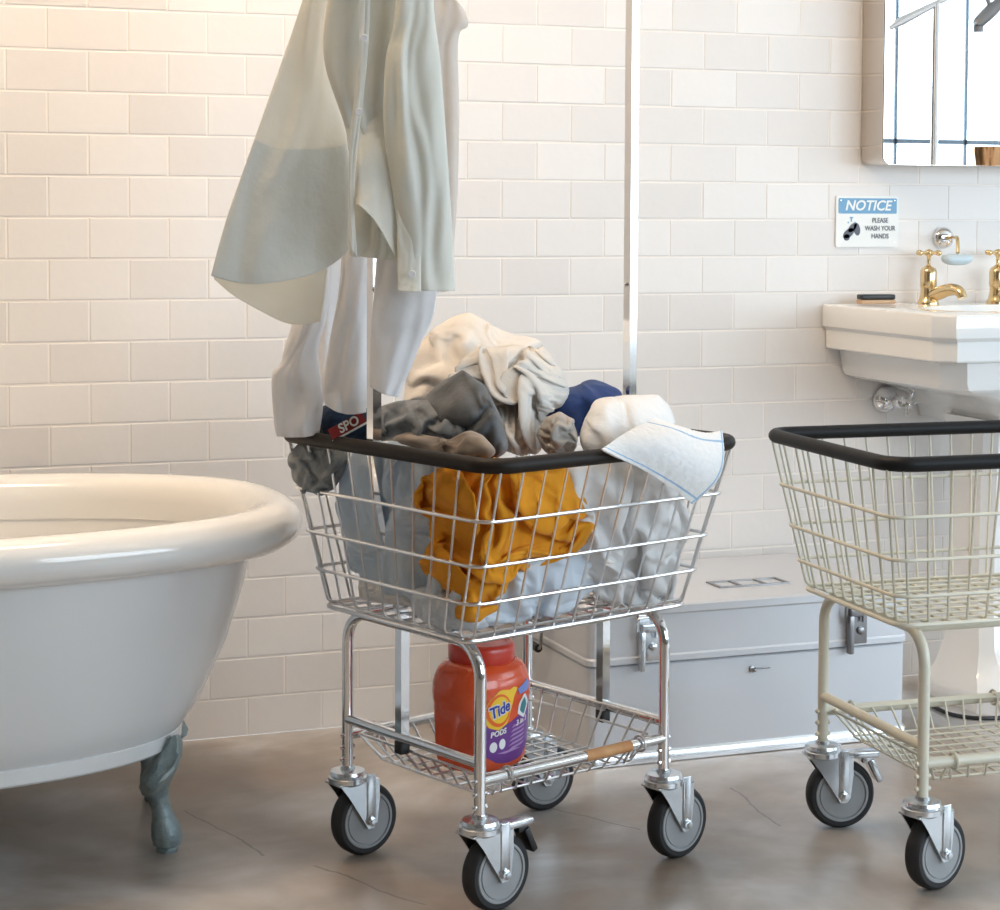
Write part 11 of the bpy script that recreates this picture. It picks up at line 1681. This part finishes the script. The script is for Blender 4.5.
# ------------------------------------------------------------------ shirts hanging from the bar
def hanger(px, D, label, yaw):
    p = at(px, -172, D); t = empty('coat_hanger', p, yaw); zt = 1.80-p[2]
    tag(t, label, 'hanger', 'coat hangers on the cart bar')
    bm = bmesh.new(); tube(bm, [bez([(-.19, 0, -.07), (-.12, 0, -.03), (-.04, 0, -.004), (0, 0, .004), (.04, 0, -.004), (.12, 0, -.03), (.19, 0, -.07)], s/24) for s in range(25)], .007, 10); obj('shoulders', bm, M['wood'], t)
    bm = bmesh.new(); h = max(zt, .03); tube(bm, fillet([(0, 0, 0), (0, 0, h-.02), (.016, 0, h-.005), (.016, 0, h+.022), (-.016, 0, h+.022), (-.016, 0, h)], .012, 5), .0017, 8); obj('hook', bm, M['chrome'], t)
def shirts():
    t = empty('dress_shirt', at(350, 290, 3.2)); tag(t, 'pale mint shirt with a flared left side hanging in front on the left post', 'shirt')
    lp = hang('left_panel', [(338, -160), (355, -168), (372, -170)], [(211, 276), (250, 284), (299, 278), (330, 266), (349, 250)], [(338, -160), (318, -60), (303, 0), (258, 130), (228, 215), (211, 276)],
         [(372, -170), (343, -40), (325, 50), (347, 138), (353, 185), (349, 250)], 3.24, M['mint'], t, folds=((.009, 1.6, .2), (.004, 3.5, .9)), depth=.02, seed=5, lean=.05, crease=.006, back=False)
    lp.data.materials.append(M['mint_double'])     # below the yoke the cloth is doubled
    for f in lp.data.polygons:
        if f.index % 55 >= 34: f.material_index = 1
    hang('back_tail', [(252, 146), (290, 148), (334, 144)], [(214, 279), (240, 299), (287, 323), (321, 322)], [(252, 146), (232, 215), (214, 279)], [(334, 144), (330, 240), (321, 322)], 3.30, M['mint'], t, 34, 40,
         folds=((.005, 2, .4),), depth=.006, seed=6, crease=.004, Dg=.03, back=False)
    hang('front_panel', [(356, -168), (372, -174), (392, -168)], [(350, 256), (375, 258), (400, 262)], [(356, -168), (338, -60), (327, 0), (324, 60), (345, 126), (351, 174), (348, 230), (350, 256)],
         [(392, -168), (402, 0), (396, 126), (400, 200), (400, 262)], 3.16, M['mint'], t, folds=((.010, 2., .1), (.005, 4, .7)), depth=.018, seed=8, crease=.008)
    pk = hang('button_placket', [(358, -120), (365, -120), (372, -120)], [(349, 236), (352, 250), (357, 258)], [(358, -120), (360, 0), (358, 70), (350, 140), (349, 236)], [(372, -120), (370, 0), (366, 70), (358, 140), (354, 200), (357, 258)], 3.118, M['mint'], t, 12, 40, folds=(), depth=.002, seed=9, crease=.002)
    hang('lower_front', [(352, 20), (372, 18), (392, 20)], [(356, 205), (362, 207), (378, 225), (398, 262)], [(352, 20), (346, 120), (352, 170), (356, 205)], [(392, 20), (392, 126), (397, 190), (398, 262)], 3.175, M['mint'], t, 24, 40, folds=((.008, 1.5, .4),), depth=.006, seed=12, crease=.004, Dg=-.063)
    hang('sleeve', [(388, -165), (405, -166), (426, -150)], [(398, 288), (425, 290), (455, 291)], [(388, -165), (396, 0), (386, 60), (384, 126), (392, 190), (398, 250), (398, 288)], [(426, -150), (433, 0), (440, 60), (447, 150), (452, 230), (455, 291)],
         3.13, M['mint'], t, folds=((.009, 1.8, .5), (.004, 4, .2)), depth=.022, seed=10, crease=.007, grow=.5)
    hang('cuff', [(394, 150), (405, 150), (416, 150)], [(398, 291), (410, 292), (421, 292)], [(394, 150), (397, 220), (398, 291)], [(416, 150), (420, 225), (421, 292)], 3.135, M['mint'], t, 16, 30, Dg=-.045, folds=(), depth=.004, seed=14, crease=.002)
    for px, py, D in ((412, 274, 3.082), (364, 38, 3.108), (359, 112, 3.108)):
        bm = bmesh.new(); c = Vector(at(px, py, D))-Vector(t.location)
        q = Vector(TOWARD).to_track_quat('Z', 'Y').to_matrix().to_4x4()
        lathe(bm, [(.0055, 0), (.006, .0012), (.0052, .0024), (.002, .002)], 16, Matrix.Translation(c) @ q); obj('button', bm, M['label_white'], t)
    hanger(372, 3.2, 'hanger of the pale mint shirt', -.2)

    t = empty('white_shirt', at(340, 430, 3.3)); tag(t, 'longer white shirt hanging behind the mint shirt, its cuffs reaching the rim', 'shirt')
    hang('body', [(335, -150), (365, -160), (395, -150)], [(316, 404), (332, 398), (348, 392)], [(335, -150), (315, 0), (306, 150), (310, 300), (316, 404)], [(395, -150), (385, 0), (372, 150), (366, 300), (348, 392)], 3.44, M['shirtwhite'], t, folds=((.014, 2.2, .3), (.006, 5, .8)), depth=.015, seed=20)
    hang('left_sleeve', [(300, 160), (315, 160), (332, 160)], [(277, 436), (298, 436), (319, 434)], [(300, 160), (296, 300), (284, 350), (281, 364), (272, 376), (274, 420), (277, 436)], [(332, 160), (328, 300), (318, 350), (323, 400), (319, 434)], 3.37, M['shirtwhite'], t, 36, 50,
         folds=((.010, 1.7, .3), (.004, 4, .1)), depth=.022, seed=21, crease=.004)
    hang('middle_sleeve', [(338, 160), (350, 160), (368, 160)], [(325, 404), (344, 413), (366, 412)], [(338, 160), (341, 270), (330, 340), (323, 385), (325, 404)], [(368, 160), (368, 300), (366, 412)], 3.315, M['shirtwhite'], t, 34, 46,
         folds=((.010, 1.4, .6), (.004, 3, .1)), depth=.02, seed=22, crease=.004)
    hang('right_front', [(385, 130), (410, 130), (440, 130)], [(370, 386), (384, 393), (398, 397)], [(385, 130), (375, 280), (371, 330), (370, 386)], [(440, 130), (437, 292), (420, 345), (398, 397)], 3.19, M['shirtwhite'], t, 36, 46,
         folds=((.009, 1.2, .2), (.003, 4, .1)), depth=.012, seed=23, crease=.003)
    hanger(368, 3.4, 'hanger of the white shirt behind', -.3)
    t = empty('cream_shirt', at(446, 290, 3.3)); tag(t, 'cream shirt hanging rearmost, only its right edge showing beside the mint sleeve', 'shirt')
    hang('sleeve', [(395, -150), (420, -150), (452, -140)], [(425, 290), (436, 292), (447, 291)], [(395, -150), (410, 0), (420, 150), (425, 290)], [(452, -140), (456, -10), (466, 14), (468, 26), (458, 40), (459, 120), (457, 200), (452, 260), (447, 291)], 3.33, M['shirtcream'], t, 36, 56,
         folds=((.014, 2, .2), (.005, 4, .5)), depth=.02, seed=25, crease=.004)
    hanger(420, 3.36, 'hanger of the cream shirt', -.25)
shirts()

# ------------------------------------------------------------------ lamps, sky, camera
def pendant(x, y, z, watts, label):
    t = empty('pendant_lamp', (x, y, 0)); tag(t, label, 'lamp', 'ceiling lamps')
    bm = bmesh.new(); tube(bm, [(0, 0, z+.16), (0, 0, ZC)], .004, 8); lathe(bm, [(.05, ZC-.03), (.055, ZC)], 20); obj('cord', bm, M['black'], t)
    bm = bmesh.new(); lathe(bm, [(.03, z+.17), (.04, z+.14), (.14, z+.03), (.15, z), (.147, z), (.137, z+.028), (.036, z+.135), (.02, z+.16)], 32, cap=False); obj('lamp_shade', bm, M['enamel'], t)
    bm = bmesh.new(); bmesh.ops.create_uvsphere(bm, u_segments=20, v_segments=12, radius=.04, matrix=Matrix.Translation((0, 0, z+.05))); b = obj('bulb', bm, M['lamp_glow'], t)
    L = bpy.data.lights.new('lamp', 'POINT'); L.energy = watts; L.color = (1., .745, .50); L.shadow_soft_size = .16
    o = bpy.data.objects.new('lamp', L); link(o); o.location = (x, y, z-.02)
for a in [(-1.25, -.80, 2.85, 52, 'enamel pendant lamp above the bathtub'), (-.60, -.95, 2.90, 40, 'enamel pendant lamp over the chrome cart')]: pendant(*a)

w = bpy.data.worlds.new('sky'); S.world = w; w.use_nodes = True
bg = w.node_tree.nodes['Background']; bg.inputs['Color'].default_value = (.86, .94, 1., 1); bg.inputs['Strength'].default_value = 1.6

cd = bpy.data.cameras.new('camera'); cam = bpy.data.objects.new('camera', cd); link(cam)
cam.location = CAM
Rm = Matrix((R0, UP, -FW)).transposed()
cam.rotation_euler = (Rm @ Matrix.Rotation(ROLL, 3, 'Z')).to_euler()
cd.sensor_fit = 'HORIZONTAL'; cd.sensor_width = 36; cd.lens = FPX*36/1000
cd.shift_y = (CYP-455)/1000; cd.clip_end = 60; cd.clip_start = .05
S.camera = cam
S.view_settings.view_transform = 'Standard'; S.view_settings.look = 'None'; S.view_settings.exposure = .2; S.view_settings.gamma = 1; S.view_settings.use_curve_mapping = False
S.cycles.use_denoising = True
S.cycles.max_bounces = 10; S.cycles.diffuse_bounces = 5; S.cycles.glossy_bounces = 5
S.cycles.sample_clamp_indirect = 8
